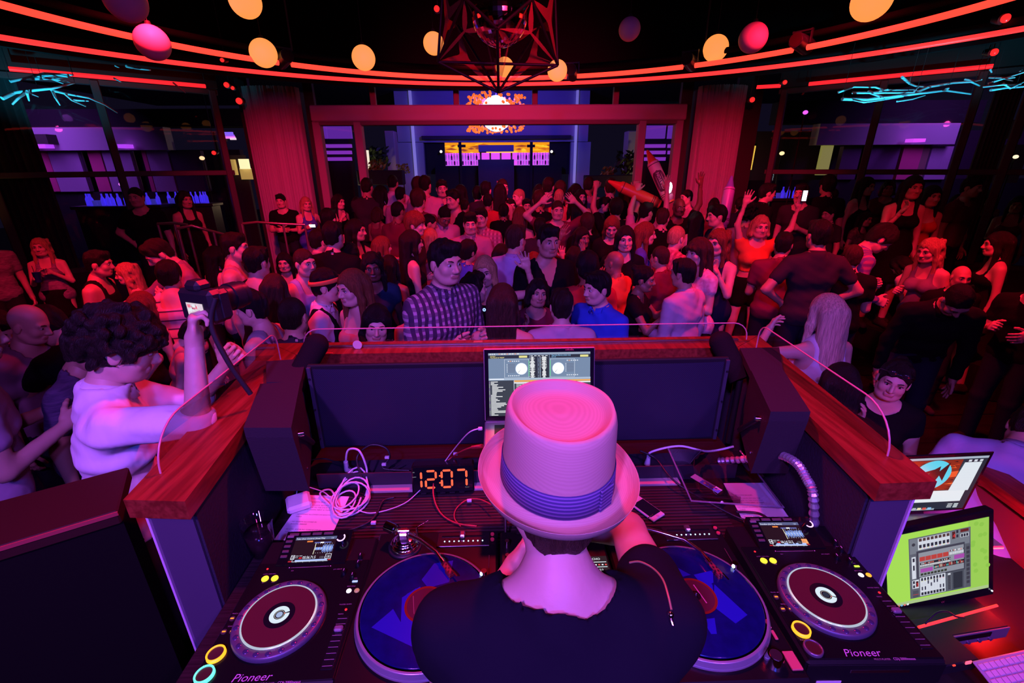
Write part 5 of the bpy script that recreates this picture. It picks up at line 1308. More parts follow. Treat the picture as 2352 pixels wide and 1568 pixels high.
    MB().lathe([(.104, 0), (.104, .006), (.101, .0105), (.0985, .0115), (.0835, .0125), (.0825, .0105)], 64, M=J).build('jog_ring', mat('jog_ring', (.085, .075, .125), .38, .2), t)
    for i in range(22):
        a = 2*math.pi*i/22; MB().sphere((.0915*math.cos(a), .0915*math.sin(a), .0105), (.0078, .0078, .0030), 12, 6, 0, J).build('jog_dimple', mat('jog_dimple', (.06, .06, .16), .2, .4), t)
    MB().lathe([(.0838, .0118), (.0830, .0150), (.0795, .0152)], 64, M=J).build('jog_rim', mat('jog_rim', (.85, .87, .95), .15, 1.0, emit=(.70, .80, 1.0), es=.65), t)  # ring light, plus overhead highlights on the chrome put in as emission
    MB().disc((0, 0, .0146), .0797, 64, 0, J).build('jog_plate', mat('jog_plate', (.075, .020, .022), .22), t)
    MB().disc((0, 0, .0150), .0345, 48, 0, J).build('jog_center', M_gloss, t)
    cd = Print(); cd.disc(0, 0, .0225, (.72, .85, .95), 40, -14, 338, .0125) if right else cd.disc(0, 0, .0225, (.72, .85, .95), 40, 22, 372, .0125)
    cd.disc(0, 0, .0108, (.55, .55, .5), 30, 0, 359.9, .0098); cd.disc(0, 0, .0075, (.35, .45, .70) if not right else (.02, .03, .05), 24)
    a = R(-25 if right else 15); cd.rect(.0115*math.cos(a)-.001, .0115*math.sin(a)-.001, .0115*math.cos(a)+.001, .0115*math.sin(a)+.001, (1.2, .05, .02)); cd.build('jog_display', glow_attr(1.0), t, M=J @ Matrix.Translation((0, 0, .0153)))
    # buttons
    for k, (cy, c, nm, on) in enumerate(((-.132, (1.0, .42, .015), 'cue_button', True), (-.176, (.10, 1.0, .60), 'play_button', not right))):
        B = Matrix.Translation((-.127, cy, .093))
        MB().cyl((0, 0, 0), (0, 0, .006), .0165, n=28, M=B).build(nm, mat('spun_steel', (.55, .50, .60), .3, 1.0), t)
        MB().lathe([(.0158, .0062), (.0162, .0078), (.0195, .0070), (.0198, 0)], 32, M=B).build(nm+'_ring', led('ring_'+nm, c, 1.6) if on else mat('ring_off', (.2, .17, .22), .3, .6), t)
    for x in (-.110, -.085):
        MB().cyl((x, .066, .092), (x, .066, .0955), .0088, n=20).build('loop_button', led('loop_yellow', (1.0, .75, .03), 1.5), t)
    for (x, y) in ((-.137, -.045), (-.118, -.045), (-.139, -.078), (-.120, -.078)):
        MB().cyl((x, y, .092), (x, y, .0945), .0065, n=14).build('search_button', M_kb, t)
        MB().box((x, y, .0950), (.0075, .0028, .001)).build('lit_arrow', led('arrow_amber', (1.0, .30, .02), 1.3), t)
    MB().box((.128, .045, .0945), (.014, .0055, .003), bev=.001).build('vinyl_button', led('vinyl_blue' if not right else 'vinyl_green', (.30, .55, 1.2) if not right else (.55, 1.0, .05), 1.1), t)
    for x, c, nm in ((.120, (.95, .9, 1.0), 'sync_white'), (.140, (.30, .14, .10) if not right else (1.0, .45, .02), 'sync_dim%d' % right)):
        MB().sphere((x, .018, .093), (.0068, .0068, .004), 12, 8).build('sync_button', led(nm, c, 1.2), t)
    MB().sphere((.128, -.035, .0935), (.0032, .0032, .002), 10, 6).build('tempo_led', led('led_red', (1.0, .02, .02), 1.3), t)
    MB().sphere((-.118, .098, .0935), (.0028, .0028, .002), 10, 6).build('usb_led', led('led_red', (1.0, .02, .02), 1.3), t)
    MB().box((.127, -.115, .0935), (.026, .125, .003), bev=.001).build('tempo_track', M_gloss, t)
    for i in range(9): MB().box((.127, -.060-i*.0138, .0953), (.022, .0008, .0006)).build('tempo_mark', mat('print_violet', LEG, .5), t)
    MB().box((.127, -.088, .099), (.020, .014, .010), bev=.003).build('tempo_slider', mat('slider', (.16, .13, .18), .3), t)
    for x, y in ((.098, .058), (.102, .098), (.102, .122), (.072, .072)):
        MB().cyl((x+.02, y, .092), (x+.02, y, .104), .0065, .0055, 14).build('small_knob', M_gloss, t)
        MB().box((x+.02, y+.003, .1045), (.0010, .007, .0008)).build('knob_mark', mat('mark_white', (.8, .75, .85), .5), t)
    tx = Print(); C = LEG
    tx.text('Pioneer', -.066, -.1925, .0235, (.42, .30, .55), shear=.25, sx=1.1); tx.text('MULTI PLAYER', -.008, -.2010, .0055, C); tx.text('CDJ-2000nexus', .034, -.2012, .0075, (.42, .30, .55))
    for s, x, y in (('LOOP / CUE CALL', -.122, .080), ('IN', -.113, .053), ('OUT', -.089, .053), ('TRACK SEARCH', -.144, -.033), ('SEARCH', -.137, -.066), ('PLAY / PAUSE', -.143, -.1565), ('TEMPO', .112, -.048), ('MASTER TEMPO', .108, -.022), ('BEAT SYNC', .112, .030), ('VINYL', .120, .054), ('JOG ADJUST', .060, .086), ('REV', -.052, .087), ('EJECT', .118, .112)):
        tx.text(s, x, y, .0042, C)
    tx.build('legend', print_attr(), t, kind='stuff', M=Matrix.Translation((0, 0, .0934)))
    MB().box((0, -.2028, .052), (.302, .002, .058), bev=.0008).build('front_plate', M_cdj, t)
    MB().box((-.02+.03*right, -.2040, .062), (.13, .002, .010), bev=.001).build('disc_slot', mat('slot_metal', (.75, .75, .8), .15, 1.0), t)
    if right: MB().box((-.095, -.2045, .025), (.055, .001, .014)).build('name_sticker', M_wht, t)
    return t
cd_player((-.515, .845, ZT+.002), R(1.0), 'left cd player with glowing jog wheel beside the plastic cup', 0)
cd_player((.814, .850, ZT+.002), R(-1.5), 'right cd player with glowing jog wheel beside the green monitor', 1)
# ---- turntables (turned a quarter for scratching)
M_tt = mat('turntable_black', (.006, .0055, .007), .3, spec=.25); M_plat = mat('platter_rim', (.40, .37, .45), .28, .55)
def turntable(cx, lab, arm_pts, right):
    zt = ZT+.100; t = thing('turntable', lab, 'turntable', (cx, .80, 0)); 
    MB().box((0, .035, ZT+.060), (.347, .447, .075), bev=.006).build('plinth', M_tt, t)
    for x in (-.15, .15):
        for y in (-.16, .23): MB().cyl((x, y, ZT), (x, y, ZT+.024), .024, n=14).build('foot', M_blk2, t)
    P = Matrix.Translation((0, 0, zt))
    pr_ = [(.166, -.002), (.166, .002)]
    for i in range(4): pr_ += [(.1655-.001*i, .003+i*.0032), (.1640-.001*i, .0042+i*.0032), (.1640-.001*i, .0052+i*.0032)]
    pr_ += [(.160, .0165), (.155, .0168)]
    MB().lathe(pr_, 96, M=P).build('platter', M_plat, t)
    vin = MB(); vin.lathe([(.151, .0168), (.151, .0195), (.149, .0200), (.050, .0196)], 96, M=P); vin.build('vinyl', mat('blue_vinyl', (.004, .004, .095), .18, var=(40, (.003, .003, .070)), coat=.2), t, label='translucent blue record')
    v = Print(); c = (.012, .016, .36)
    if right:
        for poly in ([(-.115, .075), (-.055, .078), (-.075, .055), (-.120, .050)], [(-.052, .118), (.012, .060), (-.030, .050), (-.068, .075)], [(.020, .060), (.075, .072), (.060, .035), (.030, .020)], [(.060, .030), (.100, -.055), (.062, -.075), (.030, -.030), (.045, .0)],
                     [(-.075, -.060), (-.045, -.075), (-.042, -.115), (-.085, -.105)], [(-.010, -.062), (.020, -.060), (.008, -.098), (-.005, -.098)], [(.010, -.045), (.030, -.030), (.020, .0)], [(-.115, .035), (-.060, .030), (-.060, .0), (-.125, .010)], [(.0, .045), (.055, .030), (.045, .0), (.04, .02)]):
            v.poly(poly, c)
    else:
        for poly in ([(.005, .120), (.055, .128), (.050, .060), (.0, .045), (-.020, .070)], [(-.115, -.055), (-.075, -.010), (-.050, -.045), (-.060, .020), (-.030, .045), (.0, -.050), (.020, -.095), (.0, -.110)], [(-.050, .030), (-.020, .050), (-.010, .0), (-.055, .005)]): v.poly(poly, c)
    for th_, r_ in ((0, .138),): pass
    v.build('slipmat_print', print_attr('record_print', .2), t, kind='stuff', M=P @ Matrix.Translation((0, 0, .0200)), label='lighter blue block letters')
    lb_ = Print(); lb_.disc(0, 0, .050, (.16, .022, .012), 48); lb_.disc(0, 0, .044, (.075, .018, .030), 48); lb_.rect(-.0285, -.02, -.0270, .03, (.25, .1, .1)); lb_.rect(.012, -.025, .0145, .028, (.55, .25, .45)); lb_.disc(0, 0, .013, (.012, .01, .012), 20)
    lb_.build('record_label', print_attr('record_print', .2), t, M=P @ Matrix.Translation((0, 0, .0204)) @ Matrix.Rotation(R(12), 4, 'Z'))
    MB().cyl((0, 0, zt+.02), (0, 0, zt+.032), .0036, .003, 12).build('spindle', M_chrome, t)
    # tonearm at the far left, arm swinging over the record
    px_, py_ = -.088, .205; A = Matrix.Translation((px_, py_, zt))
    MB().lathe([(.040, .0), (.040, .012), (.034, .016), (.030, .016), (.030, .022), (.022, .026), (0, .026)], 32, M=A).build('arm_base', M_chrome, t)
    MB().lathe([(.0405, -.002), (.0405, .004), (.047, .004), (.047, -.002)], 32, M=A).build('height_ring', M_blk2, t)
    MB().box((0, 0, .040), (.026, .030, .026), 0, A, .004).box((0, 0, .052), (.034, .010, .010), 0, A, .002).build('gimbal', mat('gimbal', (.62, .60, .66), .25, 1.0), t)
    e = [Vector(q) for q in arm_pts]; dr = (e[0]-e[1]).normalized()
    MB().tube([tuple(Vector((px_, py_, zt+.044))+dr*.02), *[tuple(q) for q in e]], .0052, 10).build('tonearm', mat('arm_metal', (.86, .86, .9), .16, 1.0), t)
    b0 = Vector((px_, py_, zt+.044)); MB().cyl(tuple(b0+dr*.030), tuple(b0+dr*.062), .0155, n=20).cyl(tuple(b0+dr*.024), tuple(b0+dr*.030), .0125, n=20).build('counterweight', M_chrome, t)
    MB().cyl((px_+.030, py_+.028, zt), (px_+.030, py_+.028, zt+.040), .0035, n=8).cyl((px_+.030, py_+.028, zt+.038), (px_+.062, py_+.045, zt+.046), .0014, n=6).build('cue_lever', M_chrome, t)
    hd = (e[-1]-e[-2]).normalized(); q0, q1 = e[-1], e[-1]+hd*.050+Vector((0, 0, -.004))
    MB().cyl(tuple(q0-hd*.004), tuple(q0+hd*.008), .0075, n=14).build('collar_nut', M_chrome, t)
    s_ = Vector((-hd.y, hd.x, 0)); hm = Matrix(((s_.x, hd.x, 0, (q0.x+q1.x)/2), (s_.y, hd.y, 0, (q0.y+q1.y)/2), (0, 0, 1, (q0.z+q1.z)/2), (0, 0, 0, 1)))
    MB().box((0, 0, .002), (.015, .046, .006), 0, hm, .002).box((0, .012, -.006), (.016, .024, .012), 0, hm, .002).build('headshell', stripe_mat('headshell_print', (.16, .02, .03), (.02, .01, .012), 90, 'Y', .5, .3, (.25, .03, .05), 'X', 120), t, label='red and black headshell')
    MB().box((.006, .030, .004), (.004, .022, .0015), 0, hm).build('finger_lift', M_chrome, t)
    # pitch fader at the far side
    MB().box((.075, .221, zt-.0005), (.150, .052, .004), bev=.0015).build('pitch_plate', mat('pitch_plate', (.010, .010, .012), .3), t)
    MB().box((.075, .231, zt+.002), (.125, .005, .002)).build('pitch_slot', M_gloss, t)
    MB().box((.072, .231, zt+.008), (.016, .020, .013), bev=.003).build('pitch_knob', mat('pitch_knob', (.45, .40, .45), .25, .9), t)
    for i in range(9): MB().sphere((.022+i*.0135, .213, zt+.002), (.0022, .0022, .0018), 8, 6).build('pitch_led', led('led_ice', (.45, .75, 1.0), 2.2), t)
    for y in (.236, .216): MB().cyl((.158, y, zt), (.158, y, zt+.004), .0055, n=14).build('pitch_button', mat('red_dot', (.5, .06, .08), .4), t)
    # strobe / power dial, start key and speed keys at the near right
    MB().cyl((.112, -.150, zt-.002), (.112, -.150, zt+.022), .0205, .0165, 28).build('power_dial', M_chrome, t); MB().cyl((.112, -.150, zt+.0222), (.112, -.150, zt+.0235), .0125, n=20).build('dial_cap', M_blk2, t)
    MB().box((.152, -.150, zt+.002), (.024, .040, .005), bev=.001).build('start_key', mat('start_key', (.50, .12, .13), .4), t)
    for y in (-.092, -.065): MB().box((.146, y, zt+.002), (.007, .022, .004), bev=.001).build('speed_key', mat('start_key', (.50, .12, .13), .4), t)
    lp = Matrix.Translation((.138, .083, zt)); MB().cyl((0, 0, 0), (0, 0, .030), .0085, .0075, 16, 0, True, lp).build('target_light', M_chrome, t); MB().sphere((-.006, -.004, .024), (.0045, .0045, .0055), 12, 8, 0, lp).build('target_bulb', led('target_white', (.55, .70, 1.0), 3.2), t)
    MB().cyl((.150, .05, zt+.001), (.150, .16, zt+.001), .0012, n=6).build('dust_groove', mat('groove', (.06, .03, .04), .3), t)
    MB().box((0, -.1893, ZT+.060), (.340, .002, .060)).build('front_plate', M_tt, t)
    MB().box((-.01, -.1906, ZT+.055), (.058, .001, .014)).build('name_sticker', M_wht, t)
    return t
zt = ZT+.100
turntable(-.190, 'left turntable with blue record mostly hidden by the DJ', [(-.088, .205, zt+.044), (-.040, .180, zt+.042), (.010, .140, zt+.038), (.028, .115, zt+.034)], 0)
turntable(.466, 'right turntable with blue record and needle down', [(-.088, .205, zt+.046), (-.035, .185, zt+.044), (.030, .155, zt+.042), (.062, .118, zt+.036), (.070, .092, zt+.033)], 1)
# ---- mixer
t = thing('dj_mixer', 'black club mixer between the turntables in front of the DJ', 'mixer', (.138, .82, ZT))
MB().box((0, .03, .052), (.296, .395, .10), bev=.006).build('body', M_cdj, t)
for c in range(4):
    for k in range(6): MB().cyl((-.075+c*.040, .19-k*.038, .102), (-.075+c*.040, .19-k*.038, .118), .0085, .007, 14).build('knob', M_gloss, t)
    MB().box((-.075+c*.040, -.085, .106), (.016, .024, .010), bev=.002).build('fader', mat('fader_cap', (.2, .2, .22), .4), t)
p = Print(); p.rect(.092, .03, .142, .125, (.015, .015, .02)); p.text('ECHO', .096, .112, .010, (.9, 1, 1.1)); 
for y in (.104, .088, .060, .052): p.rect(.096, y, .138, y+.002, (.8, .95, 1.05))
for i in range(5): p.rect(.097+i*.009, .094, .1015+i*.009, .098, (.9, .9, 1) if i % 2 else (1, .1, .1))
p.text('123', .108, .074, .012, (.9, 1, 1.1)); p.text('477', .112, .062, .011, (.9, 1, 1.1)); p.text('%', .132, .064, .009, (.9, 1, 1.1))
for i in range(6): p.rect(.100+i*.007, .040, .103+i*.007, .043, (.6, .8, 1) if i != 1 else (1, .3, .05))
p.build('effect_display', glow_attr(1.0), t, M=Matrix.Translation((0, 0, .1025)))
for k in range(3): MB().cyl((-.128, .17-k*.05, .102), (-.128, .17-k*.05, .122), .008, .006, 14).build('knob', M_chrome, t)
MB().box((-.0, .215, .109), (.20, .012, .006)).build('rear_lip', M_blk2, t)
# ---- laptop on its stand
t = thing('laptop', 'open silver laptop showing mixing software in front of the DJ', 'laptop', (.127, 1.315, z_(-.80)))
MB().box((0, -.122, .006), (.364, .246, .014), bev=.004).build('base', mat('laptop_silver', (.66, .62, .66), .35, .7), t)
MB().box((0, -.085, .0138), (.30, .115, .001)).build('keyboard', M_blk2, t)
LM = Matrix.Translation((0, .0, .014)) @ Matrix.Rotation(R(-14), 4, 'X') @ Matrix.Rotation(R(90), 4, 'X')
MB().box((0, .120, 0), (.364, .242, .007), 0, LM, .003).build('lid', mat('laptop_silver', (.66, .62, .66), .35, .7), t)
MB().box((0, .120, .0036), (.358, .236, .001), 0, LM).build('bezel', M_gloss, t)
p = Print(); bgc = (.20, .28, .42); W_, H_ = .333, .208
def S(x, y): return (-W_/2+x*W_, .122-H_/2+(1-y)*H_)
def rr(x0, y0, x1, y1, c): a = S(x0, y1); b = S(x1, y0); p.rect(a[0], a[1], b[0], b[1], c)
def st(s, x, y, sz, c): a = S(x, y); p.text(s, a[0], a[1], sz, c)
rr(0, 0, 1, 1, bgc); rr(0, 0, 1, .03, (.35, .42, .55))
for i in range(8): rr(.10+i*.026, .008, .117+i*.026, .022, (.9, .85, .8) if i % 3 else (.9, .35, .2))
for x in (.015, .035, .055): rr(x, .008, x+.01, .022, (.9, .9, .95))
for x0, c, s1, s2 in ((.0, (1.1, .95, .35), 'Jumper', 'Hardwell & W&W'), (.60, (.35, .75, 1.2), 'Feel the Blurry (club mix)', '01:13')):
    rr(x0, .035, x0+.40, .085, (.03, .035, .05)); st(s1, x0+.02, .056, .006, c); st(s2, x0+.02, .080, .006, c); rr(x0+.30, .045, x0+.38, .078, (.85, .80, .3))
rr(.405, .035, .595, .40, (.03, .035, .05))
for i in range(5):
    rr(.412+i*.036, .045, .436+i*.036, .055, (.85, .9, 1))
rnd = random.Random(3)
for k in range(46):
    y = .065+k*.0072
    for x in (.430, .545): w = .006+.022*rnd.random(); rr(x-w, y, x+w, y+.0055, (1, 1.02, 1.05))
    rr(.484, y, .484+.006*rnd.random()+.002, y+.004, (.5, .6, .9)); rr(.500, y, .512, y+.003, (.9, .5, .5) if k % 7 == 0 else (.4, .6, .8))
for x0, x1 in ((.155, .395), (.605, .845)):
    for a_, b_, c_, d_ in ((x0, .10, x1, .103), (x0, .385, x1, .388), (x0, .10, x0+.0025, .388), (x1-.0025, .10, x1, .388)): rr(a_, b_, c_, d_, (.85, .9, 1))
for cx, bx in ((.322, .19), (.683, .765)):
    a = S(cx, .25); p.disc(a[0], a[1], .0195, (.75, .85, 1.05), 30); p.disc(a[0], a[1], .0180, (1.15, 1.2, 1.25), 30); p.poly([(a[0], a[1]), (a[0]-.011, a[1]-.012), (a[0]-.0095, a[1]-.0125)], (.1, .1, .15))
    for k in range(6): rr(bx, .17+k*.024, bx+.07, .183+k*.024, (.16, .2, .3)); rr(bx-.012, .172+k*.024, bx-.004, .182+k*.024, (.85, .9, 1))
    for k in range(6): rr(bx+k*.02, .12, bx+.012+k*.02, .135, (.8, .85, .95) if k != 1 else (1, .4, .2)); rr(bx+k*.02, .350, bx+.012+k*.02, .365, (.8, .85, .95))
rr(.392, .12, .40, .37, (.2, .7, .35)); rr(.60, .12, .608, .37, (.2, .7, .35))
rr(0, .395, 1, .425, (.45, .55, .7)); rr(.01, .40, .15, .418, (.85, .9, 1.0))
rr(0, .43, .245, 1, (.05, .06, .08)); rr(.245, .43, .25, 1, (.6, .7, .85)); rr(.25, .43, 1, 1, (.06, .07, .09))
rr(.25, .43, 1, .455, (.95, .45, .12)); rr(.25, .46, 1, .480, (.95, .95, 1.0))
for k in range(26): 
    y = .445+k*.0212; w = .03+.13*rnd.random(); rr(.02+.012*(k > 2 and k < 10), y, .02+w, y+.0115, (.95, .97, 1.0)); rr(.004, y, .012, y+.010, (.6, .4, .9) if k % 5 < 2 else (.8, .85, .9))
    rr(.27, y+.04, .27+.2*rnd.random()+.1, y+.05, (.75, .78, .82)); rr(.60, y+.04, .60+.25*rnd.random(), y+.05, (.75, .78, .82))
p.build('screen', glow_attr(.95), t, M=LM @ Matrix.Translation((0, 0, .0043)))
dk = Print(); [dk.rect(.085+i*.004, .2315, .088+i*.004, .2345+.001*(i % 3), (.5, .05, .04)) for i in range(7)]; dk.build('sticker_mark', print_attr(), t, M=LM @ Matrix.Translation((0, 0, .0043)))
t = thing('laptop_stand', 'metal stand holding the open laptop above the table', 'stand', (.127, 1.20, ZT))
zs = .292-.0
for x in (-.12, .12): MB().tube([(x, .11, .004), (x, .10, .285), (x, -.12, .290), (x, -.135, .31)], .005, 8).tube([(x, .11, .006), (x, -.13, .006)], .005, 8).tube([(x, -.10, .006), (x, .04, .287)], .004, 8).build('side_frame', M_alu, t)
MB().tube([(-.12, .10, .006), (.12, .10, .006)], .005, 8).tube([(-.12, .06, .287), (.12, .06, .287)], .005, 8).tube([(-.12, -.10, .289), (.12, -.10, .289)], .005, 8).build('cross_bar', M_alu, t)
# ---- clock
CM = Matrix.Translation((-.213, 1.345, ZT+.009)) @ Matrix.Rotation(R(2), 4, 'Z') @ Matrix.Rotation(R(-14), 4, 'X') @ Matrix.Rotation(R(90), 4, 'X')
t = thing('digital_clock', 'black digital clock with red digits reading 12:07', 'clock')
MB().box((0, .046, -.022), (.222, .106, .052), 0, CM, .006).build('case', M_gloss, t)
p = Print(); RD = (1.25, .16, .07)
def seg(ch, x, y, w, h):
    on = {'1': 'bc', '2': 'abged', '0': 'abcdef', '7': 'abc'}[ch]; th = .0078; hh = h/2
    def hor(yy): p.poly([(x+.003, yy), (x+.003+th*.4, yy+th/2), (x+w-.003-th*.4, yy+th/2), (x+w-.003, yy), (x+w-.003-th*.4, yy-th/2), (x+.003+th*.4, yy-th/2)], RD)
    def ver(xx, y0): p.poly([(xx, y0+.002), (xx-th/2, y0+.006), (xx-th/2, y0+hh-.006), (xx, y0+hh-.002), (xx+th/2, y0+hh-.006), (xx+th/2, y0+.006)], RD)
    for s in on:
        if s == 'a': hor(y+h)
        elif s == 'g': hor(y+hh)
        elif s == 'd': hor(y)
        elif s == 'b': ver(x+w, y+hh)
        elif s == 'c': ver(x+w, y)
        elif s == 'e': ver(x, y)
        elif s == 'f': ver(x, y+hh)
for ch, x in (('1', -.113), ('2', -.061), ('0', -.004), ('7', .048)): seg(ch, x, .017, .036, .062)
for y in (.034, .060): p.disc(-.011, y, .0030, RD, 12)
p.text('PM', -.106, .075, .005, (.4, .4, .5)); p.text('ALARM', -.108, .058, .0042, (.4, .4, .5)); p.text('Equity', .078, .012, .006, (.16, .16, .22), shear=.3)
p.build('digits', glow_attr(1.0), t, M=CM @ Matrix.Translation((0, 0, .0045)))
for i in range(5): MB().box((-.07+i*.034, -.004, .006), (.020, .004, .004), 0, CM, .001).build('front_key', M_blk2, t)
# ---- papers
def paper(nm, lab, corners, lines, sz, z=ZT+.0035):
    t = thing(nm, lab, 'paper'); c = [Vector((x, y, z)) for x, y in corners]
    Mx = frame(c[3], c[2]-c[3], c[0]-c[3]); inv = Mx.inverted(); q = [inv @ v for v in c]
    MB().prism([(v.x, v.y) for v in q], -.0004, .0004, 0, Mx).build('sheet', mat('white_paper', (.78, .74, .78), .7), t)
    p = Print()
    for s, x, y, k in lines: p.text(s, x, y, sz*k, (.06, .04, .07), shear=.15 if k > 1.1 else 0)
    p.build('printed_text', print_attr(), t, M=Mx @ Matrix.Translation((0, 0, .0006))); return t
LN = [('BOOTH RULES', .035, .172, 1.35), ('BEFORE YOU LEAVE, RETURN THE', .012, .157, 1), ('BOOTH BACK TO THE STATE YOU', .012, .146, 1), ('FOUND IT: CLEAN, NEAT, & TIGHT!', .012, .135, 1), ('• NO DRINKS ALLOWED ON BOOTH', .012, .112, 1), ('TABLE', .018, .101, 1), ('• NO GUESTS ALLOWED IN', .012, .078, 1), ('BOOTH...PERIOD', .018, .067, 1), ('• RE-COIL ANY & ALL CORDS/CABLES', .010, .044, 1), ('YOU UNTIED OR MOVED', .016, .033, 1), ('• NEVER EVER USE', .03, .006, 1)]
paper('paper_sheet', 'printed booth rules sheet by the white power adapter', [(-.708, 1.350), (-.548, 1.335), (-.548, 1.125), (-.725, 1.140)], LN, .0072)
paper('paper_sheet', 'printed rules sheet under the clear plastic holder', [(.815, 1.356), (.968, 1.352), (.945, 1.110), (.785, 1.115)], LN, .0068)
# ---- plastic cup, phone, adapter and cables
t = thing('plastic_cup', 'clear plastic cup with dark drink beside the left cd player', 'cup', tuple(atZ(588, 1196, z_(-.978)) * np.array((1, 1, 0)) + np.array((0, 0, ZT+.001))))
MB().lathe([(.031, .0), (.0445, .118), (.0465, .119), (.0465, .122), (.0435, .121), (.0300, .003), (0, .002)], 32).build('cup', glass('cup_plastic', (.97, .95, 1), .05, .06, .22), t)
MB().lathe([(.0, .004), (.0300, .004), (.0400, .085), (0, .085)], 28).build('drink', mat('dark_drink', (.03, .012, .018), .1, alpha=.8), t)
t = thing('phone', 'white smartphone lying screen up right of the hat', 'phone', (.487, 1.232, ZT+.003), (0, 0, R(33)))
MB().box((0, 0, .0045), (.0586, .115, .009), bev=.003).build('case', M_wht, t); MB().box((0, -.004, .0093), (.050, .076, .0006)).build('glass', M_gloss, t); MB().cyl((0, -.050, .0091), (0, -.050, .0096), .0055, n=16).build('home_button', mat('button_grey', (.55, .52, .55), .4), t); MB().box((0, .047, .0093), (.010, .0015, .0005)).build('speaker_slot', M_black, t)
M_cab = mat('white_cable', (.74, .70, .76), .45)
t = thing('power_adapter', 'white laptop power adapter with coiled cable by the rules sheet', 'power adapter')
AM = Matrix.Translation((-.705, 1.290, ZT+.022)) @ Matrix.Rotation(R(28), 4, 'Z')
MB().box((0, 0, 0), (.078, .078, .028), 0, AM, .008).build('brick', M_wht, t)
rnd = random.Random(11); pts = []; c0 = Vector((-.540, 1.315, ZT))
for i in range(141):
    a = i/20*2*math.pi; k = i/140
    pts.append((c0.x+(.050+.014*math.sin(a*.37))*math.cos(a)+.012*math.sin(i*.11), c0.y+(.078+.020*math.sin(a*.29+1))*math.sin(a)+.02*math.cos(a*.23), ZT+.006+.020*k+.045*max(0, math.sin(a))*(.5+.5*math.sin(a*.31))))
MB().tube(pts, .0032, 7).build('coiled_cable', M_cab, t)
def spl(P, n=8):
    P = [Vector(p) for p in P]; out = []
    for i in range(len(P)-1):
        p0, p1, p2, p3 = P[max(i-1, 0)], P[i], P[i+1], P[min(i+2, len(P)-1)]
        for k in range(n):
            u = k/n; out.append(.5*((2*p1)+(p2-p0)*u+(2*p0-5*p1+4*p2-p3)*u*u+(3*p1-p0-3*p2+p3)*u**3))
    out.append(P[-1]); return [tuple(p) for p in out]
def tz(x, y, r): return tuple(atZ(x, y, z_(r)))
MB().tube(spl([(-.725, 1.325, ZT+.03), tz(690, 1115, -1.06), tz(740, 1128, -1.07), tz(765, 1140, -1.085), tz(800, 1105, -1.085), tz(835, 1090, -1.07)]), .0018, 7).tube(spl([tz(775, 1175, -1.09), tz(735, 1135, -1.085), tz(760, 1125, -1.07), tz(778, 1160, -1.09)]), .0032, 7).build('cable_loop', M_cab, t)
MB().tube(spl([tz(800, 1160, -1.09), tz(850, 1178, -1.092), tz(920, 1160, -1.09), tz(960, 1130, -1.085), tz(1010, 1075, -1.03), tz(1040, 1035, -.95), tuple(atY(1075, 995, 1.26)), tuple(atY(1100, 984, 1.25))]), .0021, 7).build('thin_cable', M_cab, t)
MB().box(tuple(atY(1103, 984, 1.25)), (.014, .010, .010), bev=.002).build('plug', M_wht, t)
MB().tube(spl([tz(840, 1105, -1.08), tuple(atY(842, 1075, 1.42)), tuple(atY(825, 1035, 1.42)), tuple(atY(800, 1033, 1.44)), tuple(atY(794, 1060, 1.45))]), .0038, 7).build('plug_cable', M_cab, t)
MB().cyl(tuple(atY(794, 1060, 1.45)), tuple(atY(797, 1080, 1.46)), .008, .010, 12).cyl(tuple(atY(797, 1078, 1.46)), tuple(atY(806, 1082, 1.47)), .012, n=12).build('mains_plug', M_wht, t)
def cable(lab, P, r, m, cat='cable', nm='cable', tags=()):
    t = thing(nm, lab, cat); MB().tube(spl(P), r, 7).build('cord', m, t)
    for q in tags: MB().box(q, (.016, .010, .009), bev=.001).build('tag', M_wht, t, label='white cable tag')
    return t
M_rc = mat('red_cable', (.55, .05, .06), .4); M_bc = mat('black_cable', (.02, .02, .024), .4)
c = cable('red cable looping from the laptop past the clock', [tuple(atY(1105, 1024, 1.24)), tuple(atY(1080, 1028, 1.26)), tz(1045, 1045, -1.0), tz(1005, 1080, -1.04), tz(995, 1130, -1.07), tz(1010, 1175, -1.09), tz(1045, 1200, -1.092), tz(1095, 1208, -1.09)], .0027, M_rc, tags=[tz(1046, 1042, -1.0)])
MB().cyl(tuple(atY(1108, 1024, 1.24)), tuple(atY(1084, 1027, 1.26)), .007, .005, 10).build('connector', M_rc, c)
c = cable('short red cable lying between the clock and the left turntable', [tz(1128, 1158, -1.06), tz(1100, 1146, -1.08), tz(1072, 1148, -1.09), tz(1048, 1168, -1.094), tz(1044, 1190, -1.094), tz(1058, 1208, -1.094)], .0024, M_rc, tags=[tz(1078, 1149, -1.085)])
cable('black cables bunched in the trough left of the clock', [tz(830, 1095, -1.05), tuple(atY(820, 1050, 1.44)), tuple(atY(850, 1022, 1.46)), tuple(atY(885, 1028, 1.46)), tuple(atY(895, 1050, 1.45)), tz(880, 1075, -1.05), tz(940, 1080, -1.06)], .0036, M_bc, tags=[tuple(atY(889, 1050, 1.44)), tuple(atY(882, 1066, 1.43))])
cable('thin black cable across the trough beside the plug', [tz(690, 1060, -1.05), tz(740, 1053, -1.04), tz(770, 1060, -1.05), tz(860, 1090, -1.06), tz(920, 1065, -1.05)], .0025, M_bc)
cable('black cable running to the left cd player past the rules sheet', [tz(760, 1230, -1.09), tz(800, 1218, -1.092), tz(845, 1200, -1.09), tz(865, 1180, -1.09), tz(880, 1150, -1.088), tz(905, 1142, -1.088)], .004, M_bc, tags=[tz(858, 1200, -1.085)])
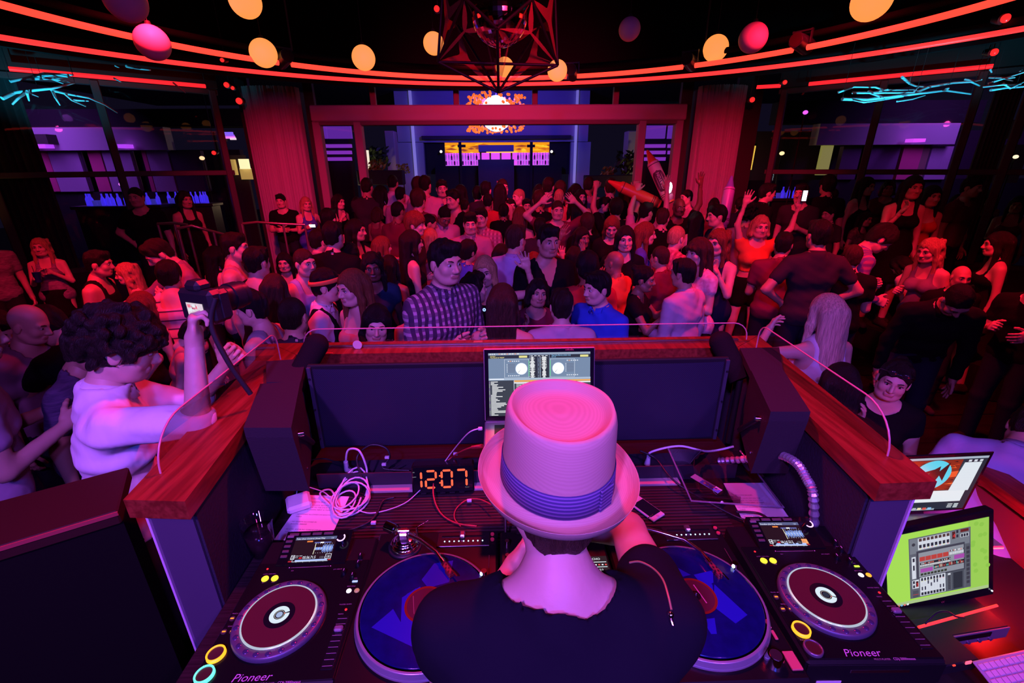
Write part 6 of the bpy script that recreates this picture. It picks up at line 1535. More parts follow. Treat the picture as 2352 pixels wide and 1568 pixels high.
cable('white cable draped along the trough right of the hat', [tuple(atY(1487, 1052, 1.46)), tuple(atY(1497, 1037, 1.46)), tuple(atY(1560, 1024, 1.46)), tuple(atY(1625, 1036, 1.46)), tuple(atY(1685, 1025, 1.46))], .0042, M_cab)
t = thing('mains_plug', 'white mains plug in the trough right of the hat', 'plug'); MB().cyl(tuple(atY(1490, 1050, 1.46)), tuple(atY(1486, 1066, 1.46)), .007, .012, 12).build('plug', M_wht, t)
cable('black cable crossing the plywood strip to the right turntable', [tuple(atY(1470, 1035, 1.45)), tuple(atY(1505, 1052, 1.43)), tz(1535, 1090, -1.05), tz(1570, 1120, -1.07), tz(1640, 1160, -1.085), tz(1700, 1190, -1.09), tz(1750, 1205, -1.085)], .0036, M_bc)
cable('bundle of black cables behind the right cd player', [tz(1690, 1175, -1.09), tz(1740, 1178, -1.085), tz(1770, 1195, -1.06), tz(1790, 1206, -1.05)], .0045, M_bc)
# flexible conduit
t = thing('gooseneck_lamp', 'ribbed silver gooseneck arching beside the right rail', 'lamp')
gp = spl([(.83, 1.44, z_(-1.06)), tuple(atY(1722, 1053, 1.36)), tuple(atY(1775, 1042, 1.26)), tuple(atY(1825, 1060, 1.15)), tuple(atY(1853, 1100, 1.085)), tuple(atY(1868, 1140, 1.05)), (.955, 1.055, z_(-1.09))], 14)
rad = [.0115+(.0028 if i % 2 else -.0014) for i in range(len(gp))]
MB().tube(gp, .012, 12, radii=rad, smooth=False).build('flexible_arm', mat('conduit', (.72, .70, .78), .38, .8), t)
# clear plastic holder
t = thing('plastic_holder', 'clear acrylic sheet holder lying over the right rules sheet', 'holder')
G_h = glass('holder_plastic', (.90, .86, .92), .10, .14)
hp_ = [atZ(1535, 1030, z_(-1.00)), atZ(1700, 1035, z_(-1.0)), atZ(1800, 1165, z_(-1.05)), atZ(1588, 1150, z_(-1.06))]
hv = [Vector(q) for q in hp_]
g = MB(); n = 10
vs = []
for i in range(n+1):
    u = i/n; a = hv[0].lerp(hv[3], u); b = hv[1].lerp(hv[2], u); 
    for k in range(n+1):
        w = k/n; q = a.lerp(b, w); q = q+Vector((0, 0, .022*math.sin(w*6.3+u*2)*math.sin(u*3.1))); vs.append(tuple(q))
g.add(vs, [(i*(n+1)+k, i*(n+1)+k+1, (i+1)*(n+1)+k+1, (i+1)*(n+1)+k) for i in range(n) for k in range(n)], 0, True); g.build('clear_sheet', G_h, t)
MB().tube([tuple(hv[0]), tuple(hv[3]), tuple(hv[2]), tuple(hv[1])], .0035, 8).build('edge', mat('clear_edge', (.30, .22, .30), .08, alpha=.55), t)
MB().box((0, 0, 0), (.16, .030, .004), 0, frame(hv[3]+Vector((.02, .01, .006)), hv[2]-hv[3], (0, 0, 1)) @ Matrix.Translation((.06, .0, 0)), .001).build('foot_bar', G_h, t)
fl_ = frame(tuple(atZ(1590, 1092, z_(-1.045))), atZ(1668, 1138, z_(-1.05))-atZ(1590, 1092, z_(-1.045)), (0, 1, 0))
t = thing('flyer', 'small colourful flyer curled under the clear holder', 'flyer'); p = Print(); p.rect(0, -.012, .105, .018, (.62, .55, .60)); p.rect(.035, -.012, .105, .010, (.10, .18, .55)); rnd = random.Random(6)
for i in range(22): x = .035+rnd.random()*.06; y = -.010+rnd.random()*.017; p.poly([(x, y), (x+.009, y+.002), (x+.005, y+.006)], rnd.choice([(.7, .1, .05), (.1, .3, .8), (.8, .4, .1), (.05, .05, .1)]))
p.build('printed_card', print_attr('glossy_print', .2), t, M=fl_); MB().box((.0525, .003, -.0008), (.105, .030, .0008), 0, fl_).build('card', M_wht, t)
# drinks token and tape on the rail
t = thing('paper_disc', 'round pale paper disc standing on the front rail', 'disc'); q = atY(819, 784, 1.585*K); MB().cyl((q[0], 1.588*K, ZR+.018), (q[0], 1.590*K, ZR+.018), .020, n=28).build('disc', mat('pale_disc', (.75, .55, .48), .7), t)
tag(MB().box((-.10, 1.640*K, ZR+.0006), (.040, .02, .001)).build('tape_patch', mat('tan_tape', (.45, .28, .12), .6)), 'small tan tape patch on the front rail', 'tape')
tag(MB().box((-.62*K, 1.545*K, ZR+.002), (.028, .006, .003)).build('red_reflection', mat('red_reflection', (.85, .08, .05), .4)), 'painted red reflection on the front rail by the foam post', 'tag')  # red reflection on the rail, set in as a small coloured bar

# ------------------------------------------------------------------ screens and lighting desk right of the booth
t = thing('side_desk', 'black desk with the two screens right of the booth', 'desk')
MB().box((1.58, 1.05, z_(-1.47)), (.95, 1.05, .04), bev=.004).build('top', M_blk2, t)
for x in (1.16, 2.0):
    for y in (.58, 1.5): MB().box((x, y, (.35+z_(-1.49))/2), (.05, .05, z_(-1.49)-.35)).build('leg', M_blk2, t)
def screen(nm, lab, tl, tr, br, bl, cat, draw, thick, mcase, bez):
    """display panel through four corner points of its picture"""
    t = thing(nm, lab, cat); tl, tr, br, bl = [Vector(q) for q in (tl, tr, br, bl)]
    Mx = frame(bl, br-bl, tl-bl); w = ((br-bl).length+(tr-tl).length)/2; h = ((tl-bl).length+(tr-br).length)/2
    b = bez; MB().box((w/2, h/2+(b[3]-b[1])/2*0, -thick/2-.001), (w+b[0]+b[2], h+b[1]+b[3], thick), 0, Mx @ Matrix.Translation(((b[2]-b[0])/2, (b[3]-b[1])/2, 0)), .004).build('case', mcase, t)
    p = Print(); draw(p, w, h, t, Mx); p.build('picture', glow_attr(.9), t, M=Mx); return t, Mx, w, h
def draw_desktop(p, w, h, t, Mx):
    rnd = random.Random(12); X = lambda u: u*w; Y = lambda v: (1-v)*h
    p.rect(0, 0, w, h, (.02, .03, .05)); p.rect(0, Y(.04), w, h, (.42, .50, .62))
    p.rect(X(.28), Y(.62), X(.78), Y(.05), (.30, .03, .01))
    for i in range(90):
        x, y = rnd.uniform(.28, .74), rnd.uniform(.08, .60); l = rnd.uniform(.02, .10); c = rnd.choice([(.95, .12, .02), (.6, .05, .01), (.03, .01, .01), (1.0, .2, .05), (.02, .01, .01)])
        p.poly([(X(x), Y(y)), (X(min(x+l, .78)), Y(y+.01)), (X(min(x+l*.8, .78)), Y(y-.012))], c)
    p.poly([(X(.28), Y(.36)), (X(.78), Y(.25)), (X(.78), Y(.36)), (X(.28), Y(.44))], (.95, .12, .03))
    cx, cy, r = X(.545), Y(.32), h*.275; cy_ = (.10, .72, .95); p.disc(cx, cy, r, cy_, 40)
    k = (.05, .012, .012)
    p.poly([(cx-r*1.02, cy-r*.05), (cx-r*.45, cy+r*.25), (cx+r*.05, cy+r*.42), (cx-r*.35, cy-r*.05), (cx-r*.62, cy-r*.14)], k); p.poly([(cx-r*.35, cy-r*.05), (cx+r*.05, cy+r*.42), (cx+r*.30, cy+r*.62), (cx+r*.34, cy+r*.28), (cx+r*.74, cy+r*.86), (cx+r*.70, cy-r*.40), (cx+r*.42, cy-r*.02), (cx+r*.30, cy-r*.45), (cx-r*.05, cy-r*.12), (cx-r*.15, cy-r*.55), (cx-r*.40, cy-r*.62), (cx-r*.80, cy-r*.45), (cx-r*.55, cy-r*.22)], k)
    p.poly([(cx-r*.70, cy-r*.08), (cx-r*.40, cy-r*.12), (cx-r*.10, cy+r*.22), (cx-r*.30, cy+r*.02)], cy_)
    p.rect(X(.34), Y(.84), X(.93), Y(.62), (.86, .92, .98)); p.poly([(X(.77), Y(.63)), (X(.955), Y(.63)), (X(.955), Y(.10)), (X(.80), Y(.10))], (.80, .88, .95))
    for i in range(10): p.rect(X(.785), Y(.14+i*.05), X(.95), Y(.1405+i*.05), (.55, .65, .8))
    p.rect(X(.80), Y(.095), X(.96), Y(.045), (.03, .03, .05))
    for x in (.84, .89, .94): p.rect(X(x-.014), Y(.09), X(x+.014), Y(.052), (.75, .8, .9))
    for i in range(3): p.rect(X(.83), Y(.90+i*.03), X(.875), Y(.885+i*.03), (.8, .85, .9)); p.rect(X(.89), Y(.905+i*.03), X(.93), Y(.885+i*.03), (.75, .85, .9))
    p.rect(X(.20), Y(1.0), X(.72), Y(.965), (.30, .38, .48))
    for i in range(10): p.rect(X(.22+i*.048), Y(.99), X(.255+i*.048), Y(.945), rnd.choice([(.9, .9, .95), (.8, .1, .08), (.3, .6, .95), (.9, .8, .5), (.5, .5, .6)]))
t, Mx, w, h = screen('laptop', 'second laptop showing a cyan emblem right of the booth', *[CAMP+1.33*np.array(q) for q in ((1.0055, .9926, -.7416), (1.3053, .9884, -.7305), (1.3125, 1.0039, -.9197), (1.0127, 1.0081, -.9308))], 'laptop', draw_desktop, .006, M_gloss, (.012, .012, .014, .014))
bq = Mx @ Vector((w/2, -.014, 0)); MB().box((bq.x, bq.y-.085, bq.z-.008), (w, .17, .014), bev=.004).box((bq.x, bq.y-.06, (bq.z+z_(-1.45))/2-.008), (w*.7, .12, bq.z-z_(-1.45)-.018)).build('base', mat('laptop_silver', (.66, .62, .66), .35, .7), t)
def draw_light(p, w, h, t, Mx):
    rnd = random.Random(21); X = lambda u: u*w; Y = lambda v: (1-v)*h; G = (.42, .80, .10)
    p.rect(0, 0, w, h, G); p.rect(X(.80), Y(1), X(1), Y(0), (.36, .68, .10)); p.rect(0, 0, w, Y(.955), (.45, .62, .28))
    for i in range(12): x, y = rnd.uniform(.84, .99), rnd.uniform(.02, .9); p.disc(X(x), Y(y), h*.03, (.30, .62, .08), 10)
    def rc(a, b, c, d, col): p.rect(X(a), Y(d), X(c), Y(b), col)
    gy, wh, dk = (.20, .22, .27), (.72, .76, .86), (.03, .03, .05)
    rc(.22, .08, .82, .93, (.12, .13, .17)); rc(.23, .09, .81, .30, gy); rc(.31, .10, .62, .26, wh)
    for i in range(8):
        rc(.32+i*.038, .105, .348+i*.038, .145, (.10, .05, .05)); rc(.32+i*.038, .19, .345+i*.038, .235, dk); rc(.328+i*.038, .238, .338+i*.038, .248, (.9, .1, .1) if i % 2 else (.9, .9, .1))
    rc(.64, .10, .67, .20, (.10, .02, .02)); p.text('4', X(.645), Y(.185), h*.075, (.9, .05, .05)); rc(.68, .09, .70, .13, dk); rc(.68, .15, .70, .19, dk); rc(.72, .09, .80, .13, (.15, .02, .02)); rc(.72, .15, .80, .20, wh)
    for i in range(3): rc(.725+i*.025, .155, .745+i*.025, .195, dk)
    a = (X(.265), Y(.17)); p.disc(a[0], a[1], h*.022, (.05, .05, .07), 16)
    rc(.29, .27, .76, .66, (.06, .06, .09)); rc(.31, .30, .75, .64, (.30, .32, .38))
    for i in range(5): rc(.32+i*.057, .36, .373+i*.057, .42, (.55, .06, .05))
    for i in range(14): rc(.61+i*.010, .345, .616+i*.010, .365, rnd.choice([(.9, .9, .95), (.9, .15, .1), (.02, .02, .03)])); rc(.61+i*.010, .375, .616+i*.010, .41, (.85, .88, .95))
    rc(.32, .44, .62, .50, (.02, .02, .03))
    for i in range(28): rc(.322+i*.0105, .445, .328+i*.0105, .462, rnd.choice([(.9, .2, .15), (.85, .88, .95), (.02, .02, .03)])); rc(.322+i*.0105, .470, .329+i*.0105, .495, (.88, .9, .95))
    rc(.65, .42, .75, .48, (.42, .08, .45)); rc(.32, .52, .44, .575, (.42, .08, .45)); rc(.45, .50, .75, .555, (.02, .02, .03))
    for i in range(24): rc(.452+i*.0122, rnd.choice([.505, .52]), .459+i*.0122, .545, rnd.choice([(.7, .1, .08), (.3, .05, .05), (.1, .6, .6), (.85, .6, .5)]))
    for i in range(8): rc(.32+i*.033, .585, .345+i*.033, .615, (.04, .05, .03))
    rc(.235, .33, .275, .64, wh); rc(.245, .35, .265, .40, dk); rc(.247, .45, .263, .52, dk)
    rc(.235, .66, .30, .78, wh); rc(.242, .67, .26, .71, dk); rc(.242, .73, .26, .77, dk); rc(.27, .68, .295, .76, (.08, .02, .02)); p.text('3', X(.272), Y(.755), h*.07, (.9, .05, .05))
    rc(.31, .64, .56, .905, wh)
    for i in range(8):
        rc(.322+i*.0295, .65, .340+i*.0295, .69, dk); rc(.327+i*.0295, .692, .335+i*.0295, .700, (.9, .9, .1) if i < 6 else (.9, .1, .1)); rc(.3305+i*.0295, .71, .3320+i*.0295, .83, (.5, .52, .6))
        y = (.80, .80, .72, .76, .72, .72, .81, .81)[i]; rc(.3245+i*.0295, y-.025, .338+i*.0295, y+.025, (.06, .06, .10)); rc(.320+i*.0295, .855, .342+i*.0295, .895, dk)
    rc(.58, .64, .61, .90, (.10, .11, .14)); rc(.582, .655, .608, .68, wh); rc(.62, .64, .74, .905, (.08, .09, .12)); rc(.635, .66, .725, .89, (.03, .035, .05)); rc(.76, .30, .80, .90, (.10, .11, .14))
    for i in range(9): rc(.765, .33+i*.06, .795, .37+i*.06, (.05, .05, .07)); rc(.583, .69+i*.022, .607, .705+i*.022, (.05, .05, .07))
    for i in range(6): rc(.235, .81+i*.016, .29, .818+i*.016, (.05, .05, .07) if i != 3 else (.5, .02, .02))
    for i in range(6): rc(.02+i*.03, .965, .04+i*.03, .99, rnd.choice([(.9, .95, 1), (.8, .2, .2), (.2, .5, .9)]))
t, Mx, w, h = screen('monitor', 'black monitor with a green desktop and lighting software', *[CAMP+np.array(q) for q in ((1.2121, 1.0887, -1.1098), (1.5443, 1.104, -1.0493), (1.5925, 1.0587, -1.3028), (1.2604, 1.0434, -1.3633))], 'monitor', draw_light, .03, M_gloss, (.02, .034, .020, .022))
MB().sphere((w+.008, -.012, .003), .0028, 8, 6, 0, Mx).build('power_led', led('led_white', (.8, .9, 1.0), 2.0), t); MB().text('W', .012, Mx @ Matrix.Translation((w*.52, -.022, .0015))).build('badge', mat('badge', (.5, .1, .12), .4), t)
MB().cyl(tuple(Mx @ Vector((w/2, .02, -.04))), (float((Mx @ Vector((w/2, .02, -.06))).x), float((Mx @ Vector((w/2, .02, -.06))).y), z_(-1.448)), .02, n=12).build('neck', M_blk2, t); qn = Mx @ Vector((w/2, .02, -.06)); MB().box((qn.x, qn.y+.0, z_(-1.443)), (.22, .15, .014), bev=.005).build('foot', M_blk2, t)
def rack(nm, lab, cat, tl, tr, dv, hh, m):
    tl, tr = Vector(tl), Vector(tr); Mx = frame(tl, tr-tl, dv); w = (tr-tl).length
    return thing(nm, lab, cat), Mx, w
t, Mx, w = rack('rack_unit', 'silver fronted rack unit below the green monitor', 'audio equipment', atD(2148, 1466, 1.40), atD(2305, 1440, 1.42), (0, 0, 1), .04, None)
MB().box((w/2-.03, -.022, -.12), (w+.10, .044, .24), 0, Mx, .003).build('case', M_blk2, t); MB().box((w/2-.03, -.022, .002), (w+.10, .044, .004), 0, Mx, .001).build('face', mat('rack_silver', (.40, .32, .46), .35, .6), t)
MB().box((w*.5, -.014, .005), (w*.62, .018, .002), 0, Mx).build('display_window', M_gloss, t)
for i in range(5): MB().cyl((w*(.18+.16*i), -.034, .003), (w*(.18+.16*i), -.034, .010), .005, n=12, M=Mx).build('knob', mat('rack_knob', (.25, .2, .32), .3, .6), t)
for q, c in ((.05, (1, .5, .1)), (-.08, (1, .05, .05))): MB().sphere((w*q, -.034, .006), .0025, 8, 6, 0, Mx).build('led', led('rk%g' % q, c, 1.5), t)
t, Mx, w = rack('rack_unit', 'dark low device with red lights in the bottom right corner', 'audio equipment', atD(2170, 1530, 1.30), atD(2230, 1518, 1.31), (0, 0, 1), .04, None)
MB().box((w/2, -.02, -.07), (w+.06, .04, .14), 0, Mx, .003).build('case', M_blk2, t)
for q, z, c, s in ((.9, -.002, (1, .10, .18), .010), (.35, -.002, (1, .05, .03), .004)): MB().box((w*q, z, .001), (s*1.8, s, .003), 0, Mx).build('lit_button', led('rb%g' % q, c, 1.6), t)
t = thing('keyboard', 'pale computer keyboard cut off by the bottom right corner', 'keyboard')
ka, kb, kc = atD(2238, 1522, 1.30), atD(2440, 1478, 1.33), atD(2270, 1600, 1.24); Mx = frame(tuple(ka), tuple(kb-ka), tuple(ka-kc)); w = float(np.linalg.norm(kb-ka))
MB().box((w/2, -.06, -.004), (w, .13, .008), 0, Mx, .003).build('base', mat('kb_base', (.45, .40, .48), .4), t)
kk = MB().box((0, 0, 0), (.0155, .0155, .004), bev=.0015).mesh('key', mat('kb_key', (.66, .60, .70), .45))
for r_ in range(6):
    for i in range(int(w/.018)): 
        o = link(kk, 'key', t); o.matrix_local = Mx @ Matrix.Translation((.011+i*.018+.004*(r_ % 2), -.012-r_*.0185, .002))
t = thing('desk_lamp', 'red lit glass panel behind the monitor foot', 'lamp')
q0, q1 = atD(2110, 1440, 1.33), atD(2290, 1390, 1.38); MB().tube([tuple(q0), tuple(q1)], .004, 8).build('red_tube', mat('red_tube', (.4, .05, .05), .4, emit=(1, .03, .02), es=1.6), t); MB().box((float((q0[0]+q1[0])/2), float(q0[1]+.02), z_(-1.445)), (.2, .03, .01)).build('foot', M_blk2, t)
c = cable('thin black cable looping under the green monitor', [tuple(atD(2125, 1432, 1.31)), tuple(atD(2150, 1408, 1.32)), tuple(atD(2175, 1404, 1.33)), tuple(atD(2195, 1415, 1.33)), tuple(atD(2215, 1418, 1.34))], .0025, M_bc)
# ------------------------------------------------------------------ the DJ, seen from behind
from mathutils.bvhtree import BVHTree
ARM['djR'] = ((.05, .95, .22), (-.42, .88, -.25), 'relaxed', (-.5, 0, .6)); ARM['djL'] = ((.10, .36, -.93), (-.55, .80, .22), 'relaxed', (-.3, .2, .9), 'abs')
mat('dj_shirt', (.006, .006, .013), .9, bump=(7, .5, (1, 1, .5)), spec=.12)
dj = person('man in a straw hat and black tee seen from behind at the decks', 1275, 1112, 327, 180, 'm', 'light', 'short', 'brown', 'scoop', _M['dj_shirt'], 'pants', cloth('denim'), lod=3, base=.35, rng=(.9, 1.12), R_='djR', L_='djL', lean=26, head=(3, -17, 0))
o, J, sc = dj
hm = Matrix(head_matrix(J).tolist())
M_straw = mat('straw_weave', (.74, .56, .44), .75)
nt = M_straw.node_tree; b = nt.nodes['Principled BSDF']; tc = nt.nodes.new('ShaderNodeTexCoord'); w1 = nt.nodes.new('ShaderNodeTexWave'); w1.wave_type = 'RINGS'; w1.rings_direction = 'SPHERICAL'
w1.inputs['Scale'].default_value = 105; w1.inputs['Distortion'].default_value = .6; nt.links.new(tc.outputs['Object'], w1.inputs['Vector'])
bp = nt.nodes.new('ShaderNodeBump'); bp.inputs['Strength'].default_value = .04; bp.inputs['Distance'].default_value = .002; nt.links.new(w1.outputs['Fac'], bp.inputs['Height']); nt.links.new(bp.outputs['Normal'], b.inputs['Normal'])
mx = nt.nodes.new('ShaderNodeMix'); mx.data_type = 'RGBA'; mx.inputs[6].default_value = (.50, .35, .25, 1); mx.inputs[7].default_value = (.54, .385, .28, 1); nt.links.new(w1.outputs['Fac'], mx.inputs[0]); nt.links.new(mx.outputs[2], b.inputs['Base Color'])
def hat_shell(prof, n=72):
    vs = []
    for r, z in prof:
        for i in range(n):
            a = 2*math.pi*i/n; back = max(0, math.sin(a)); k = r
            zz = z+(.010*back*max(0, r-1.15)/.3 if r > 1.05 else 0)
            if z > .085 and r < .9: zz += .008*math.cos(a)**2*(r/.9)      # pinched, telescoped crown
            vs.append((.0985*k*math.cos(a), .012+.114*k*math.sin(a)*(1.0 if r > .95 else 1.0), zz))
    fs = [(k*n+i, k*n+(i+1) % n, (k+1)*n+(i+1) % n, (k+1)*n+i) for k in range(len(prof)-1) for i in range(n)]
    return vs, fs
hat = MB(); hat.add(*hat_shell([(0.0, .120), (.3, .1185), (.55, .1165), (.68, .1170), (.76, .122), (.82, .131), (.87, .1345), (.915, .131), (.94, .120), (.965, .07), (.99, .02), (1.0, 0.0), (1.04, -.006), (1.15, -.010), (1.28, -.010), (1.36, -.004), (1.415, .009), (1.42, .0105), (1.405, .0095), (1.35, -.007), (1.15, -.0135), (.99, -.009)]), 0, True)
hat_o = hat.build('hat', M_straw, o, label='pale straw pork pie hat'); hat_o.matrix_local = hm @ Matrix.Translation((0, 0, .148)) @ Matrix.Rotation(R(-11), 4, 'X')
bandm = stripe_mat('hat_band', (.045, .035, .14), (.17, .13, .28), 150, 'Z', .42, .8)
bd = MB(); bd.add(*hat_shell([(1.000, .000), (1.022, .001), (1.010, .022), (.998, .044), (.985, .0445)]), 0, True); bo_ = bd.build('hat_band', bandm, hat_o, label='navy striped ribbon band')
bo_ = MB().box((.0, 0, 0), (.004, .030, .042), 0, Matrix.Translation((.0985*math.cos(R(128))*1.03, .012+.114*math.sin(R(128))*1.03, .022)) @ Matrix.Rotation(R(128), 4, 'Z'), .001).build('band_knot', bandm, hat_o)
# piping and zip pull on the right sleeve seam, laid on the cloth
sh_o = [c for c in o.children if c.name.startswith('tee_shirt')][0]; FM = figure_matrix(o)
bv = BVHTree.FromPolygons([FM @ v.co for v in sh_o.data.vertices], [tuple(p.vertices) for p in sh_o.data.polygons])
def on_cloth(px, py):
    d = Vector(ray(px, py)); h = bv.ray_cast(Vector(CAMP), d.normalized()); return (h[0]-d.normalized()*.002) if h[0] else None
inv = FM.inverted()
pts = [on_cloth(x, y) for x, y in ((1446, 1292), (1470, 1290), (1500, 1305), (1522, 1330), (1534, 1365), (1542, 1400))]
pts = [inv @ p for p in pts if p is not None]
if len(pts) > 2: MB().tube(spl([tuple(p) for p in pts], 5), .0022, 6).build('shoulder_piping', mat('gold_piping', (.55, .40, .22), .4, .6), o)
pts = [on_cloth(x, y) for x, y in ((1540, 1412), (1541, 1422), (1545, 1436))]
pts = [inv @ p for p in pts if p is not None]
if len(pts) > 1: MB().tube([tuple(p) for p in pts], .0035, 8).sphere(tuple(pts[0]), .006, 10, 8).build('zip_pull', M_chrome, o)
# ------------------------------------------------------------------ photographer left of the booth
ARM['phR'] = ((.60, .75, .22), (-.22, .02, 1), 'grip', (-.8, .1, 0)); ARM['phL'] = ((-.05, .85, -.35), (-.40, .45, .90), 'grip', (0, 0, 1))
mat('photographer_shirt', (.86, .82, .86), .85, bump=(8, .9, (1, 1, .45)))
ph = person('curly haired man in a white shirt photographing left of the booth', 282, 796, 172, 128, 'm', 'light', 'curly', 'dark', 'rolled', _M['photographer_shirt'], 'pants', cloth('dkgrey'), lod=3, base=.35, rng=(.85, 1.1), R_='phR', L_='phL', lean=10, head=(-8, 12, 0))
hp_, hf, ht = hand(ph, -1)
t = thing('camera', 'black camera with a lit rear screen held by the curly haired man', 'camera', tuple(hp_+hf*.055+ht*.035))
fwd = Vector((math.sin(R(158)), -math.cos(R(158)), 0)).normalized(); rt_ = Vector((-fwd.y, fwd.x, 0))
CMx = Matrix(((rt_.x, fwd.x, 0, 0), (rt_.y, fwd.y, 0, 0), (rt_.z, fwd.z, 1, 0), (0, 0, 0, 1)))
MB().box((0, 0, 0), (.145, .055, .105), 0, CMx, .012).box((0, -.002, .062), (.062, .055, .036), 0, CMx, .012).box((-.055, .02, .0), (.04, .05, .10), 0, CMx, .012).build('body', M_blk2, t)
MB().cyl((0, .025, 0), (0, .145, 0), .040, .043, 24, 0, True, CMx).cyl((0, .09, 0), (0, .125, 0), .046, .046, 24, 0, True, CMx).build('lens', M_blk2, t)
p = Print(); p.rect(-.036, -.026, .036, .024, (.75, .62, .72)); rnd = random.Random(2)
for i in range(14): x, y = rnd.uniform(-.034, .02), rnd.uniform(-.024, .01); p.rect(x, y, x+.014, y+.010, rnd.choice([(.9, .2, .3), (.8, .85, .9), (.5, .15, .25)]))
p.build('rear_screen', glow_attr(1.0), t, M=CMx @ Matrix.Translation((0, -.0285, -.012)) @ Matrix.Rotation(R(90), 4, 'X'))
c0 = Vector((0, 0, 0)); q = CMx @ Vector((-.075, -.01, .03)); sp_ = spl([tuple(q), tuple(q+Vector((-.02, -.02, -.08))), tuple(q+Vector((.01, -.03, -.20))), tuple(q+Vector((.05, -.02, -.32)))])
MB().tube(sp_, .008, 6).build('strap', M_black, t)

# ------------------------------------------------------------------ the crowd
def P(label, px, py, hp, face, sex, skin, hair, hc, top, tc, bot=None, Rr='down', L='down', **k):
    tm = cloth(tc) if isinstance(tc, str) else tc
    k.setdefault('lean', 4)
    return person(label, px, py, hp, face, sex, skin, hair, hc, top, tm, bot or ('pants' if sex == 'm' else 'shorts'), R_=Rr, L_=L, **k)
PLAID = stripe_mat('plaid_shirt', (.50, .36, .48), (.05, .03, .07), 27, 'X', .55, .85, (.06, .035, .08), 'Z', 25, .55)
PLAID2 = stripe_mat('blue_check', (.14, .15, .42), (.35, .12, .25), 22, 'X', .5, .85, (.10, .10, .30), 'Z', 20, .5)
PLAID3 = stripe_mat('pink_check', (.62, .28, .32), (.30, .08, .12), 20, 'X', .5, .85, (.40, .15, .2), 'Z', 20, .5)
STRIPE = stripe_mat('striped_tank', (.66, .50, .56), (.07, .06, .13), 12, 'Z', .16, .85)
FLORAL = mat('patterned_top', (.55, .32, .40), .8, var=(30, (.75, .62, .68))); GREYP = mat('grey_print', (.28, .24, .30), .8, var=(18, (.14, .10, .17), (1, 1, 3)))
# left side
P('person in a grey printed top cut off by the left edge', -8, 590, 52, 60, 'm', 'light', 'short', 'dark', 'tee', GREYP)
b2 = P('blonde woman in a lavender tank holding a drink on the far left', 76, 575, 52, 25, 'f', 'light', 'wavy', 'blonde', 'tank', GREYP, 'skirt', 'drink', 'chest', lean=-2)
P('man in a black tank top talking to the blonde woman with a blue cup', 228, 604, 62, 108, 'm', 'tan', 'short', 'black', 'tank', 'black', lean=8)
b4 = P('blonde woman with a blue cup facing the man in the black tank', 290, 628, 56, -55, 'f', 'light', 'wavy', 'blonde', 'strap', 'wine', None, 'drink', 'front')
P('tall man in a grey violet shirt bending over a striped tank top', 366, 582, 62, -48, 'm', 'light', 'short', 'dark', 'shirt', 'mauve', None, 'reach', 'chest', lean=18, head=(0, 15, 0))
P('man in a pink and navy striped tank seen from behind', 390, 632, 66, 195, 'm', 'light', 'round', 'black', 'tank', STRIPE, lean=8)
P('woman with long red brown hair below the striped tank', 330, 700, 66, 170, 'f', 'light', 'long', 'auburn', 'strap', 'black')
P('dark haired man bending his head left in front of the photographer', 140, 745, 82, -100, 'm', 'light', 'quiff', 'black', 'vneck', 'black', None, 'hip', 'reach', lean=24, head=(0, 15, 0))
P('balding man pressed against the dark haired man at left', 62, 742, 80, 95, 'm', 'light', 'bald', 'dark', 'tee', 'mauve', lean=10, head=(0, 10, 0))
P('dark haired man with his face turned down at the far left edge', 6, 752, 84, 70, 'm', 'tan', 'short', 'black', 'tank', 'wine', lean=12, head=(0, 20, 0))
P('man in a lavender shirt filling the bottom left corner', -75, 770, 130, 140, 'm', 'light', 'short', 'dark', 'tee', mat('lavender_tee', (.46, .34, .50), .85, bump=(6, .9)), None, 'drink', 'drink', rng=(.9, 1.12), lean=8)
P('person in a red orange top with a lowered head behind the camera strap', 432, 768, 74, 120, 'f', 'light', 'round', 'black', 'tank', 'coral', None, 'down', 'front', lean=16, head=(0, 30, 0))
P('dark haired man in navy stripes right behind the photographer', 205, 800, 92, 100, 'm', 'tan', 'round', 'black', 'tee', mat('navy_stripe', (.05, .04, .09), .85, var=(14, (.11, .08, .16), (1, 1, 8))), lean=12, head=(0, 25, 0))
P('young man with a black quiff in profile left of the front rail', 585, 706, 80, -88, 'm', 'light', 'quiff', 'black', 'tank', 'grey')
P('woman with straight brown hair behind the quiffed man', 608, 662, 58, 175, 'f', 'light', 'long', 'brown', 'strap', 'black')
P('bare armed man with tattoos looking right on the left', 540, 566, 62, 105, 'm', 'light', 'short', 'dark', 'tank', mat('skin_tank', (.55, .33, .28), .8, var=(20, (.35, .2, .22))))
P('man in a black tank top seen from behind left of centre', 618, 600, 62, 165, 'm', 'light', 'short', 'black', 'tank', 'black')
P('dark haired woman facing the camera beside the black tank top', 657, 602, 52, 10, 'f', 'light', 'parted', 'black', 'strap', 'black')
P('man with cropped hair seen from behind at the left end of the rail', 670, 724, 80, 180, 'm', 'tan', 'crop', 'dark', 'tee', 'dkgrey')
P('bouncer in a black tee facing the room on the left steps', 313, 452, 42, 10, 'm', 'light', 'crop', 'dark', 'tee', 'black', base=.32, Rr='hip')
P('dark haired woman in black standing right of the bouncer', 425, 458, 38, 60, 'f', 'tan', 'long', 'black', 'dress', 'black', base=.32)
P('man in black with crossed arms in front of the left curtain column', 655, 461, 34, 5, 'm', 'light', 'short', 'black', 'tee', 'black', None, 'cross', 'cross')
b23 = P('blonde woman in a blue dress at the left curtain column', 693, 468, 33, 40, 'f', 'light', 'long', 'blonde', 'dress', 'blue', None, 'phone', 'hip')
